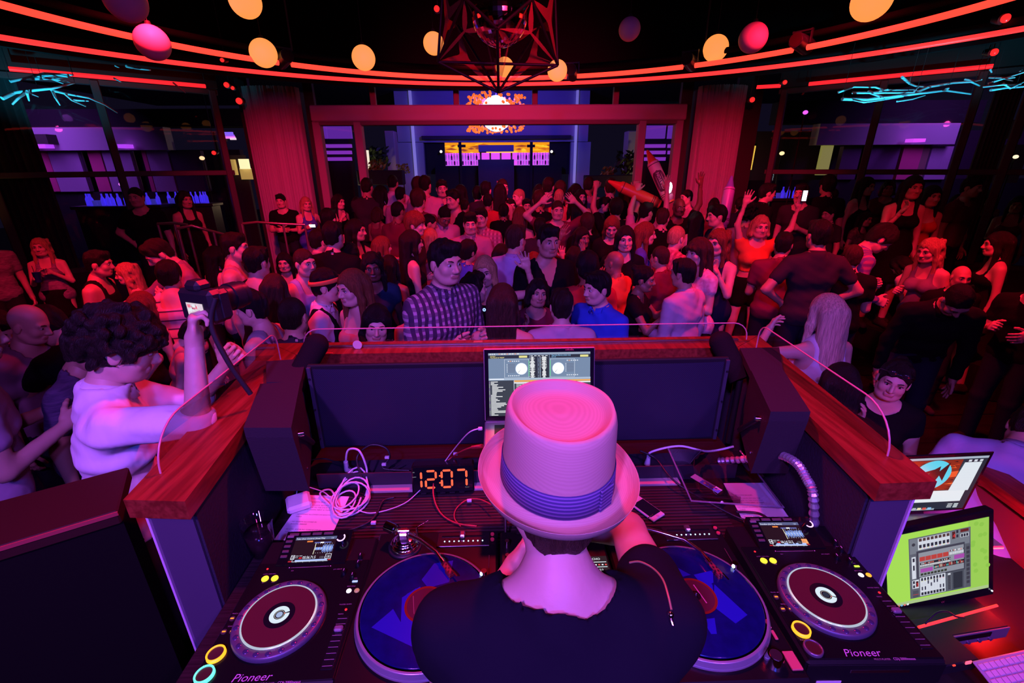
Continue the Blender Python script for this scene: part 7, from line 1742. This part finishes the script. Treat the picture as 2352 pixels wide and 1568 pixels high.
# centre left
P('broad man in a grey tank top smiling to the right', 709, 602, 62, 58, 'm', 'light', 'crop', 'brown', 'tank', 'ltblue')
P('man in a mauve shirt seen from behind above the grey tank', 733, 552, 52, 150, 'm', 'light', 'short', 'dark', 'shirt', 'mauve')
P('man in a plum shirt seen from behind by the left door post', 757, 503, 46, 168, 'm', 'light', 'short', 'black', 'shirt', 'mauve')
P('dark haired woman in profile with a raised forearm near the left door post', 789, 463, 40, 62, 'f', 'light', 'long', 'black', 'strap', 'black', None, 'face', 'down')
P('man in a dark shirt seen from behind right of the left door post', 834, 467, 38, 172, 'm', 'tan', 'short', 'black', 'shirt', 'black')
P('woman with long black hair stretching an arm to the right', 818, 528, 48, 80, 'f', 'tan', 'long', 'black', 'tank', 'black', None, 'reach', 'reach')
P('man in a brightly lit white shirt far back on the left', 889, 420, 27, 175, 'm', 'tan', 'crop', 'black', 'shirt', 'white', base=.3)
P('man in a pale pink shirt seen from behind on the left', 917, 447, 40, 170, 'm', 'tan', 'short', 'black', 'shirt', 'pink')
P('man with black hair below the pale pink shirt', 931, 484, 36, 150, 'm', 'brown', 'crop', 'black', 'tee', 'wine')
P('man with auburn hair in profile facing right', 944, 515, 52, 82, 'm', 'light', 'round', 'auburn', 'tee', 'dkgrey')
P('woman with very long dark hair and a bare arm seen from the side', 936, 556, 60, 118, 'f', 'light', 'verylong', 'dark', 'tank', 'black', None, 'front', 'drink')
P('woman with strawberry hair looking right behind the headband man', 864, 566, 54, 130, 'f', 'light', 'long', 'auburn', 'strap', 'coral', None, 'down', 'chest')
P('black haired man looking down behind the headband man', 789, 588, 58, 20, 'm', 'light', 'round', 'black', 'shirt', 'white', lean=12, head=(0, 25, 0))
P('woman with long black hair and dark skin in shadow', 857, 612, 66, 15, 'f', 'dark', 'wavy', 'black', 'dressy', 'teal')
hb = P('man with an orange headband and a black vest over a white shirt', 752, 655, 80, 100, 'm', 'light', 'band', 'black', 'rolled', 'white', lean=6)
o, J, sc = hb
lk = child_vest = Geo
vg = cloth_geo('vest', 'm', J, 0); v = np.concatenate(vg.v); T_ = np.array(J['T']((0, 0, 1.25))); vg.v = [(v-T_)*np.array((1.055, 1.075, 1.0))+T_]
link(vg.mesh('vest', [cloth('black')]), 'vest', o)
hbm = MB(); n = 40; vs = [(k*.090*math.cos(2*math.pi*i/n), .012+k*.114*math.sin(2*math.pi*i/n), z-.028*math.sin(2*math.pi*i/n)) for k, z in ((1.02, .135), (1.06, .137), (1.05, .168), (1.0, .168)) for i in range(n)]
hbm.add(vs, [(k*n+i, k*n+(i+1) % n, (k+1)*n+(i+1) % n, (k+1)*n+i) for k in range(3) for i in range(n)], 0, True)
h_ = hbm.build('headband', mat('orange_band', (.75, .16, .05), .8), o, label='orange sports headband'); h_.matrix_local = Matrix(head_matrix(J).tolist())
P('blonde woman with long straight hair next to the headband man', 822, 660, 82, -35, 'f', 'light', 'verylong', 'auburn', 'strap', 'coral', None, 'down', 'down')
P('smiling woman with long black hair just behind the front rail', 851, 742, 86, 18, 'f', 'light', 'verylong', 'black', 'strap', 'black', head=(-5, 5, 8))
ph2 = P('woman in a blue top looking down at her lit phone', 948, 716, 82, 5, 'f', 'light', 'parted', 'dark', 'strap', 'royal', None, 'phone', 'phone', head=(-10, 28, 0), lean=6)
pl1 = P('man in a checked purple shirt with a drink', 1038, 600, 84, 42, 'm', 'light', 'short', 'black', 'rolled', PLAID, None, 'drink', 'drink')
bl = P('smiling blonde woman with one arm raised and a glowing necklace', 1112, 622, 72, -8, 'f', 'light', 'long', 'blonde', 'tank', 'black', None, 'down', 'upbent')
P('man with a dark quiff in profile in front of the checked shirt', 1068, 664, 80, 112, 'm', 'light', 'quiff', 'dark', 'tee', 'navy', lean=4, head=(5, -12, 0))
P('woman with long brown hair seen from behind touching her head', 1158, 694, 88, 172, 'f', 'light', 'verylong', 'brown', 'strap', 'black', None, 'down', 'down')
P('laughing dark haired woman with her hands at her chin', 1241, 672, 66, 5, 'f', 'tan', 'bob', 'black', 'dressy', 'wine', None, 'face', 'chest', head=(5, -8, 6))
P('man facing the camera in a mauve shirt behind the checked shirt', 1077, 513, 46, 5, 'm', 'light', 'quiff', 'dark', 'shirt', 'mauve', None, 'front', 'cross')
P('man in a small checked shirt looking left behind the mauve shirt', 1105, 499, 42, -15, 'm', 'light', 'short', 'dark', 'shirt', PLAID3)
P('man in a black v neck looking to the left in mid crowd', 1045, 450, 37, -38, 'm', 'light', 'short', 'black', 'vneck', 'black')
P('dark skinned man in a light shirt looking down', 1017, 496, 42, 30, 'm', 'brown', 'crop', 'black', 'polo', 'pink', lean=12, head=(0, 25, 0))
P('man in a checked pink shirt bent behind the light shirt', 990, 512, 40, 110, 'm', 'tan', 'crop', 'black', 'shirt', PLAID3, lean=14)
P('dark haired man far left of the bright white light', 1009, 468, 32, 15, 'm', 'brown', 'short', 'black', 'tee', 'dkgrey')
P('man in a striped shirt seen from behind in mid crowd', 1090, 446, 33, 175, 'm', 'light', 'round', 'black', 'shirt', PLAID3)
P('man in a pink tee seen from behind far back left of centre', 991, 424, 27, 170, 'm', 'light', 'short', 'dark', 'tee', 'pink', base=.25)
P('man with brown hair seen from behind left of the black v neck', 973, 450, 36, 165, 'm', 'light', 'round', 'brown', 'tee', 'wine')
P('curly blonde woman in an orange top looking left', 1009, 570, 50, -30, 'f', 'light', 'wavy', 'blonde', 'strap', 'coral')
P('blonde woman behind the curly blonde woman', 990, 545, 44, 150, 'f', 'light', 'long', 'blonde', 'tee', 'mauve')
P('man with a black mop of hair between the checked shirt and raised arm', 1090, 577, 56, 140, 'm', 'tan', 'round', 'black', 'tee', 'blue')
P('man in a blue shirt seen from behind right of the raised arm', 1180, 548, 58, 145, 'm', 'light', 'short', 'brown', 'shirt', 'ltblue')
P('woman with strawberry blonde hair seen from behind in mid crowd', 1196, 495, 46, 170, 'f', 'light', 'long', 'auburn', 'strap', 'coral')
P('man with glasses looking at the camera in mid crowd', 1209, 472, 34, 8, 'm', 'tan', 'short', 'black', 'tee', 'dkgrey')
P('fair haired person lifting one bent arm in mid crowd', 1189, 452, 30, -60, 'm', 'light', 'crop', 'blonde', 'tee', 'coral', None, 'upbent', 'down', base=.1)
P('person with round black hair below the lifted arm', 1143, 503, 36, 170, 'm', 'brown', 'round', 'black', 'tee', 'black')
P('woman with short auburn hair left of the smiling black v neck', 1225, 600, 46, 160, 'f', 'light', 'bob', 'auburn', 'strap', 'dkgrey', None, 'upbent', 'down')
# centre right
P('smiling man with stubble in a black v neck', 1274, 552, 64, 18, 'm', 'tan', 'short', 'black', 'vneck', 'black')
P('man with both arms making a roof over his head', 1277, 482, 36, 5, 'm', 'light', 'crop', 'brown', 'tee', 'wine', None, 'overhead', 'overhead')
P('red lit fair haired person behind the arm roof', 1270, 452, 34, 165, 'm', 'light', 'crop', 'blonde', 'tee', 'coral')
P('dark skinned woman with an arm up and a bracelet', 1337, 545, 48, 25, 'f', 'brown', 'parted', 'black', 'strap', 'wine', None, 'upbent', 'down')
P('person with a round black hairdo and a red top', 1332, 613, 62, 178, 'm', 'brown', 'round', 'black', 'tee', 'red')
P('dark haired woman with a centre parting facing the camera', 1436, 548, 62, -5, 'f', 'light', 'parted', 'black', 'dressy', 'black')
P('auburn haired woman looking down behind the centre parting', 1404, 520, 50, -12, 'f', 'light', 'long', 'auburn', 'dressy', 'black', head=(0, 20, 0))
P('man in a grey shirt in profile facing right', 1381, 470, 42, 80, 'm', 'light', 'quiff', 'dark', 'shirt', 'dkgrey')
oc = P('person in black holding up the orange inflatable crayon', 1416, 478, 40, 172, 'm', 'tan', 'round', 'black', 'tee', 'black', None, 'grab', 'grab')
P('dark haired woman with a hand at her chin far right of centre', 1338, 452, 34, 10, 'f', 'light', 'long', 'black', 'strap', 'black', None, 'face', 'down')
P('woman with black hair below the hand at chin woman', 1357, 472, 32, -20, 'f', 'tan', 'parted', 'black', 'tee', 'wine')
pc = P('man in a pale tee reaching up for the pink inflatable crayon', 1484, 486, 40, 130, 'm', 'light', 'short', 'black', 'tee', 'pink', None, 'uphigh', 'grab')
P('smiling dark skinned man in black by the right curtain column', 1560, 475, 42, 5, 'm', 'dark', 'bald', 'black', 'tee', 'black', None, 'down', 'uphigh')
P('balding man in a pink shirt looking left by the right column', 1576, 453, 36, -75, 'm', 'light', 'crop', 'dark', 'shirt', 'pink')
P('woman with auburn hair in profile facing right', 1489, 536, 54, 78, 'f', 'light', 'long', 'auburn', 'dressy', 'blue', None, 'down', 'drink')
P('woman with long black hair seen from behind by the right column', 1601, 508, 52, 170, 'f', 'light', 'parted', 'black', 'strap', 'black')
P('dark haired man in a navy shirt facing left below the purple crayon', 1648, 495, 50, -92, 'm', 'light', 'short', 'black', 'tee', 'navy')
P('bald dark skinned man in an orange tee with a raised hand', 1418, 602, 62, -135, 'm', 'brown', 'bald', 'black', 'tee', 'orange', None, 'face', 'upbent')
P('dark haired woman with folded hands at her mouth', 1478, 640, 66, 62, 'f', 'brown', 'bun', 'black', 'dressy', 'black', None, 'clap', 'clap')
P('man in a lilac shirt seen from behind at the right', 1560, 626, 66, -145, 'm', 'tan', 'short', 'black', 'shirt', 'lav', None, 'down', 'front')
P('woman with a thick brown bob in a lacy pink top', 1598, 578, 62, -70, 'f', 'light', 'fringe', 'brown', 'dressy', FLORAL, 'shorts', 'down', 'drink')
P('woman with curly red blonde hair in a blue dress', 1647, 556, 58, -55, 'f', 'light', 'wavy', 'auburn', 'dress', 'navy', None, 'face', 'face')
P('person in a pink checked shirt left of the thick brown bob', 1548, 545, 52, 120, 'm', 'light', 'crop', 'blonde', 'shirt', PLAID3)
bp_ = P('man in a royal blue shirt looking left behind the rail', 1371, 660, 80, -52, 'm', 'light', 'short', 'black', 'rolled', 'royal', None, 'drink', 'front', head=(-12, 0, 0))
P('man in a lilac dress shirt seen from behind behind the laptop', 1285, 700, 82, 180, 'm', 'light', 'short', 'dark', 'shirt', 'lav')
P('brown haired person hidden behind the lilac dress shirt', 1262, 632, 52, 175, 'f', 'light', 'bob', 'brown', 'tee', 'wine')
# right side
ct = P('blonde woman in an orange crop top with both arms up', 1741, 520, 48, -8, 'f', 'light', 'bob', 'blonde', 'crop', 'orange', 'shorts', 'uphigh', 'up', step=.06)
P('curly haired person in a grey tee behind the orange crop top', 1716, 492, 42, 165, 'm', 'light', 'curly', 'black', 'tee', 'grey')
P('dark haired man in profile right of the purple crayon', 1763, 442, 38, 85, 'm', 'light', 'short', 'black', 'shirt', 'black', base=.2)
P('man in a dark shirt facing left on the right riser', 1841, 443, 40, -55, 'm', 'light', 'short', 'black', 'tee', 'dkgrey', base=.2, L='drink')
P('heavy man in a dark polo shirt seen from behind', 1880, 538, 62, 172, 'm', 'tan', 'short', 'black', 'polo', 'dkgrey', None, 'hip', 'hip', lean=2)
P('man in profile with a lit collar behind the dark polo', 1899, 506, 40, -80, 'm', 'light', 'crop', 'black', 'polo', 'dkgrey')
P('woman in a patterned top in the dim right crowd', 1988, 503, 40, 15, 'f', 'tan', 'parted', 'black', 'dressy', mat('dim_print', (.2, .08, .08), .8, var=(25, (.05, .02, .03))))
P('dark haired man in a blue checked shirt looking down right', 2020, 548, 58, 70, 'm', 'light', 'round', 'black', 'shirt', PLAID2, None, 'front', 'drink', lean=20, head=(0, 20, 0))
P('tall woman in a black dress with a hand at her mouth', 2097, 430, 47, -12, 'f', 'light', 'long', 'black', 'dress', 'black', base=.32, Rr='face')
P('woman in a red top right of the black dress', 2140, 450, 46, -10, 'f', 'light', 'parted', 'black', 'strap', 'red', base=.32)
P('person in a loose coral tee turning away on the far right', 2196, 468, 44, 150, 'f', 'light', 'round', 'black', 'shirt', 'coral', base=.1, lean=12, L='reach')
P('blonde woman in a grey tank facing left at the right', 2130, 575, 58, -75, 'f', 'light', 'wavy', 'blonde', 'tank', 'grey', None, 'drink', 'down', lean=10)
P('person in a white tee bending forward on the right', 2062, 610, 50, -165, 'f', 'light', 'long', 'black', 'tee', 'white', lean=30, head=(0, 25, 0), Rr='low')
P('bald man behind the bending man on the right', 2214, 640, 46, -20, 'm', 'tan', 'bald', 'dark', 'tee', 'black')
bm_ = P('man in a black shirt bending forward with a spread hand', 2200, 690, 66, -28, 'm', 'tan', 'crop', 'black', 'shirt', 'black', None, 'low', 'low', lean=34, head=(8, 22, 0), rng=(1.0, 1.35))
bw = P('blonde woman with very long hair in a white tank seen from behind', 1908, 718, 104, 188, 'f', 'light', 'verylong', 'platinum', 'tank', 'white', 'skirt', 'down', ((.95, .30, -.10), (-.70, .45, .50), 'relaxed', None), rng=(.86, 1.06))
P('woman with long brown hair being hugged at the right rail', 1948, 880, 104, 150, 'f', 'light', 'verylong', 'dark', 'dressy', 'black', None, 'drink', 'front', rng=(.80, 1.0), lean=8)
sgw = P('smiling woman with sunglasses on her head at the right rail', 2020, 872, 108, -35, 'f', 'light', 'bun', 'dark', 'dressy', 'black', None, 'face', 'drink', rng=(.80, 1.0), head=(-5, 0, 8))
P('man in a blue dress shirt bending low at the lower right', 2372, 985, 130, 120, 'm', 'light', 'short', 'dark', 'shirt', 'ltblue', None, 'front', 'down', rng=(.9, 1.3), lean=42, head=(0, 10, 0))
P('person reaching in from the right edge', 2395, 640, 66, -70, 'm', 'light', 'short', 'black', 'tee', 'black', None, 'drink', 'reach')
P('dim seated figure far right below the white lamp', 2276, 452, 42, -20, 'f', 'tan', 'long', 'black', 'strap', 'black', base=.1)
P('dim person with dark hair at the right window drape', 2232, 430, 42, 20, 'm', 'tan', 'short', 'black', 'tee', 'wine', base=.32)
P('dim woman in a strap top at the right edge', 2336, 470, 40, -50, 'f', 'tan', 'parted', 'black', 'strap', 'wine', base=.1, Rr='front')
P('dark figure sitting at the terrace bar right of the lit window', 1990, 428, 38, 20, 'f', 'tan', 'long', 'black', 'strap', 'black', base=.32)
P('dark figure beside the magenta pillar outside on the right', 2040, 432, 38, -30, 'f', 'light', 'bob', 'black', 'tee', 'wine', base=.32)
P('dark haired person below the olive lit window', 1900, 425, 38, 170, 'm', 'tan', 'round', 'black', 'tee', 'black', base=.32)
P('person in a dim red tee behind the dark shirt on the riser', 1912, 450, 32, 150, 'm', 'light', 'short', 'black', 'tee', 'wine', base=.2)
# far rows of the crowd in front of the doors
far = [(1120, 436, 'm', 'short', 'dkgrey', 165, 'far person in dark grey below the bead chandelier'), (1150, 440, 'f', 'long', 'wine', 170, 'far woman with long hair right below the bead chandelier'), (1168, 430, 'm', 'crop', 'black', 20, 'far man in black facing the camera below the kiosk'), (1228, 432, 'f', 'parted', 'red', -20, 'far woman in red right of the kiosk'),
       (1252, 428, 'm', 'short', 'navy', 160, 'far man in navy beside the red woman'), (1300, 436, 'm', 'round', 'wine', 170, 'far man in a wine tee left of the hand at chin woman'), (1320, 426, 'f', 'long', 'black', 30, 'far woman in black behind the hand at chin woman'), (1346, 424, 'm', 'crop', 'mauve', 150, 'far man in a mauve top by the right garden opening'),
       (1390, 430, 'm', 'short', 'black', 165, 'far man in black below the right planter'), (1060, 428, 'f', 'bob', 'coral', 160, 'far woman in coral left of the kiosk'), (1025, 432, 'm', 'short', 'black', 15, 'far man in black looking at the camera left of the kiosk'), (955, 428, 'm', 'round', 'wine', 165, 'far man in a wine tee right of the bright white shirt'),
       (862, 432, 'f', 'long', 'black', 150, 'far woman in black left of the bright white shirt'), (840, 428, 'm', 'short', 'dkgrey', 170, 'far man in dark grey by the left planter'), (1436, 434, 'f', 'long', 'wine', 140, 'far woman in wine below the orange crayon'), (1135, 462, 'm', 'short', 'red', 175, 'person in red in the middle of the far crowd'),
       (1160, 472, 'f', 'parted', 'black', 20, 'woman in black facing the camera in the far middle'), (1240, 458, 'm', 'short', 'black', 170, 'man in black left of the arm roof'), (1305, 462, 'f', 'long', 'coral', -160, 'woman in coral right of the arm roof'), (1070, 472, 'm', 'crop', 'wine', 165, 'man in wine behind the mauve shirt man'), (1520, 500, 'm', 'short', 'black', 160, 'man in black between the crayons and the smiling man'),
       (1640, 470, 'f', 'long', 'wine', 150, 'woman in wine left of the purple crayon'), (1700, 470, 'm', 'round', 'navy', 165, 'man in navy behind the purple crayon'), (870, 490, 'f', 'bob', 'wine', 160, 'woman in wine below the lit white shirt'), (780, 540, 'm', 'short', 'black', 170, 'man in black left of the long haired woman'), (1310, 590, 'f', 'parted', 'black', 160, 'woman in black right of the smiling v neck man'),
       (1350, 512, 'm', 'round', 'black', 170, 'man with round hair in black behind the bracelet woman'), (1240, 520, 'm', 'short', 'dkgrey', 165, 'man in dark grey above the smiling v neck man'), (1160, 585, 'f', 'long', 'black', 165, 'woman in black right behind the blonde woman'), (1520, 590, 'm', 'crop', 'wine', -150, 'man in wine left of the lilac shirt'), (500, 590, 'f', 'long', 'black', 150, 'woman in black left of the tattooed man'),
       (905, 612, 'f', 'parted', 'navy', 165, 'woman in navy behind the lit phone woman'), (1960, 590, 'm', 'short', 'black', 160, 'man in black left of the blue check'), (1800, 560, 'm', 'short', 'wine', 150, 'man in wine right of the crop top'), (2290, 560, 'f', 'long', 'black', -120, 'woman in black far right of the blonde in grey')]
for k, (px, py, sx, hr, tp, fc, lb) in enumerate(far):
    hpx = 26 if py < 440 else (34 if py < 480 else (42 if py < 530 else 56))
    P(lb, px, py, hpx, fc, sx, ('light', 'tan', 'light', 'brown')[k % 4], hr, ('black', 'dark', 'brown')[k % 3], 'tee' if sx == 'm' else ('strap', 'tank')[k % 2], tp, None, ('down', 'front', 'drink')[k % 3], ('down', 'drink', 'down', 'front')[k % 4], lod=2 if py < 540 else 1, base=.15 if py < 440 else 0)
settle(keep=(dj[0], ph[0]))
# ------------------------------------------------------------------ things people hold
def cup_in(ret, s, lab, col, nm='cup', clear=False, h=.11):
    p, d, th = hand(ret, s); t = thing(nm, lab, 'drink', tuple(p)); up = Vector((th.x*.4, th.y*.4, 1)).normalized(); q = up.to_track_quat('Z', 'Y').to_matrix().to_4x4()
    MB().lathe([(0, -.05), (.028, -.05), (.037, h-.05), (.039, h-.05), (.036, h-.052), (.027, -.045)], 20, M=q).build('cup', mat('cup_%g_%g' % (col[0], col[2]), col, .3), t)
    MB().cyl((.01, 0, -.03), (.022, .0, h+.02), .003, n=6, M=q).build('straw', M_black, t)
cup_in(b2, -1, 'blue cup held by the blonde woman on the far left', (.05, .08, .40)); cup_in(b4, -1, 'blue cup held beside the man in the black tank', (.06, .12, .60))
cup_in(pl1, -1, 'glass held by the man in the checked purple shirt', (.45, .15, .15)); cup_in(bp_, -1, 'red drink held up by the man in royal blue', (.65, .12, .14))
def phone_in(ret, s, lab, em, es):
    p, d, th = hand(ret, s); t = thing('phone', lab, 'phone', tuple(p+d*.04)); y = d; x = th.cross(d) if abs(th.dot(d)) < .99 else Vector((1, 0, 0)); Mx = frame((0, 0, 0), x if x.length > .1 else (1, 0, 0), y)
    MB().box((0, 0, 0), (.062, .12, .009), 0, Mx, .003).build('case', M_blk2, t)
    for z in (.0050,): MB().box((0, 0, z), (.054, .10, .001), 0, Mx).build('screen', mat('phone_lit_%g' % es, (.5, .5, .5), .3, emit=em, es=es), t)
    return t
p_, d_, th_ = hand(ph2, 1); t = thing('phone', 'lit blue phone held by the woman in the blue top', 'phone', tuple(p_+Vector((0, .0, .03))))
Mx = Matrix.Rotation(R(-50), 4, 'X'); MB().box((0, 0, 0), (.066, .125, .009), 0, Mx, .003).build('case', mat('blue_case', (.05, .08, .4), .4), t); MB().box((0, 0, .0052), (.056, .10, .001), 0, Matrix.Rotation(R(130), 4, 'X')).build('screen', mat('phone_glow', (.5, .5, .5), .3, emit=(.8, .9, 1.0), es=3.0), t)
p_, d_, th_ = hand(ct, 1); t = thing('phone', 'bright phone held up by the woman in the orange crop top', 'phone', tuple(p_+d_*.07)); MB().box((0, 0, 0), (.065, .012, .13), bev=.003).build('case', M_blk2, t); MB().box((0, -.007, .0), (.05, .002, .11)).build('screen', mat('phone_bright', (.8, .8, .8), .3, emit=(.8, .9, 1), es=3.5), t)
p_, d_, th_ = hand(b23, -1); t = thing('phone', 'small lit phone held by the woman in the blue dress', 'phone', tuple(p_+d_*.05)); MB().box((0, 0, 0), (.12, .010, .06), bev=.003).build('case', M_blk2, t); MB().box((0, -.006, .0), (.10, .002, .045)).build('screen', mat('phone_glow', (.5, .5, .5), .3, emit=(.8, .9, 1.0), es=3.0), t)
def crayon(a, b, D, w, col, tip, lab, word=True, band=(.05, .01, .03)):
    a, b = Vector(atD(*a, D)), Vector(atD(*b, D)); L = (b-a).length; r = w*D/FPX/2
    t = thing('inflatable_crayon', lab, 'inflatable', tuple(b)); ax = (a-b).normalized(); zz = -Vector(ray(1500, 430)).normalized(); Mx = frame((0, 0, 0), ax, zz.cross(ax))
    X = Matrix(Mx) @ Matrix.Rotation(R(90), 4, 'Y')
    MB().lathe([(0, -.0), (r*.75, .0), (r*.8, L*.04), (r*.95, L*.05), (r, L*.08), (r, L*.72), (r*.95, L*.75)], 24, M=X).build('body', col, t)
    MB().lathe([(r*.95, L*.75), (r*.72, L*.78), (r*.22, L*.98), (0, L)], 24, M=X).build('tip', tip, t)
    for z in (.10, .13, .70): MB().lathe([(r*1.0, L*z), (r*1.015, L*(z+.005)), (r*1.0, L*(z+.012))], 24, M=X).build('band', mat('crayon_band', band, .6), t)
    MB().cyl((0, 0, -L*.03), (0, 0, 0), r*.72, r*.76, 20, M=X).build('end_cap', tip, t)
    if word:
        n = 20; vs = []; c0 = L*.38; hl, hw = L*.20, 1.05
        for k in range(2):
            for i in range(n+1):
                u = -1+2*i/n; wd = hw*math.sqrt(max(0, 1-u**4)); an = (wd, -wd)[k]; vs.append((c0+u*hl, r*1.012*math.sin(an), r*1.012*math.cos(an)))
        m = MB(); 
        rows = 7; vs = []
        for k in range(rows):
            for i in range(n+1):
                u = -1+2*i/n; wd = hw*math.sqrt(max(0, 1-u**4)); an = -wd+2*wd*k/(rows-1); vs.append((c0+u*hl, r*1.012*math.sin(an), r*1.012*math.cos(an)))
        m.add(vs, [(k*(n+1)+i, k*(n+1)+i+1, (k+1)*(n+1)+i+1, (k+1)*(n+1)+i) for k in range(rows-1) for i in range(n)], 0, True, Mx); m.build('oval_badge', mat('crayon_badge', (.10, .015, .06), .5), t)
        MB().text('CRAYON', L*.075, Mx @ Matrix.Translation((c0, -L*.027, r*1.02)), 0, 0, 'CENTER').build('lettering', mat('crayon_letters', (.75, .25, .45), .5), t)
M_cp = mat('crayon_pink', (.85, .40, .58), .35); M_co = mat('crayon_orange', (.80, .12, .05), .35); M_cv = mat('crayon_violet', (.30, .18, .55), .35)
crayon((1486, 344), (1538, 462), 6.6, 27, M_cp, M_co, 'pink inflatable crayon with a dark word badge held up by the column')
crayon((1396, 415), (1512, 468), 6.8, 26, M_co, M_co, 'orange inflatable crayon held level over the crowd', False, (.25, .02, .02))
crayon((1681, 403), (1660, 520), 6.4, 24, M_cv, mat('crayon_blue', (.12, .14, .55), .35), 'purple inflatable crayon standing at the right curtain column', False)
q = atD(1538, 431, 6.4); t = thing('camera_flash', 'white camera flash firing beside the pink crayon', 'light', tuple(q)); MB().sphere((0, 0, 0), (.035, .03, .075), 14, 10).build('bulb', mat('flash_white', (.9, .9, .9), .3, emit=(.75, .85, 1.0), es=14), t); MB().box((0, .045, -.02), (.06, .05, .10), bev=.006).build('body', M_blk2, t)
q = atD(1144, 424, 9.0); t = thing('small_lamp', 'tiny warm light glowing above the far crowd at centre', 'lamp', tuple(q)); MB().sphere((0, 0, 0), (.018, .018, .05), 10, 8).build('flame', mat('candle_warm', (.8, .5, .3), .4, emit=(1, .45, .2), es=2.0), t); MB().cyl((0, 0, -.12), (0, 0, -.05), .02, n=8).build('holder', M_black, t)
# necklace, sunglasses
o, J, sc = bl; MB().lathe([(.006, 0), (.014, 0), (.014, .004), (.006, .004)], 16, M=Matrix.Translation(Vector(J['T']((.0, -.112, 1.335)))) @ Matrix.Rotation(R(90), 4, 'X')).build('pendant', mat('pendant_glow', (.5, .6, .9), .3, emit=(.3, .5, 1.0), es=1.6), o, label='glowing ring pendant')
o, J, sc = sgw; sg = MB()
for sx in (-1, 1): sg.sphere((sx*.032, -.083, .188), (.025, .006, .016), 14, 8).tube([(sx*.056, -.076, .188), (sx*.083, -.03, .172), (sx*.088, .03, .140)], .003, 6)
sg.tube([(-.012, -.086, .190), (.012, -.086, .190)], .003, 6); g_ = sg.build('sunglasses', mat('shades', (.02, .015, .02), .1), o); g_.matrix_local = Matrix(head_matrix(J).tolist())
# bar tables in the dim right background
for x, y, lb in ((2335, 578, 'red lit table top at the right edge'),):
    p = atZ(x, y, 1.05); t = thing('bar_table', lb, 'table', (float(p[0])+.3, float(p[1]), 0)); MB().box((0, 0, 1.04), (.9, .5, .04), bev=.005).build('top', mat('table_red', (.35, .08, .06), .4), t); MB().cyl((0, 0, 0), (0, 0, 1.02), .04, n=12).build('column', M_blk2, t); MB().cyl((0, 0, 0), (0, 0, .03), .25, n=20).build('foot', M_blk2, t)
print('built in %.1f s, %d objects' % (time.time()-_T0, len(bpy.data.objects)))
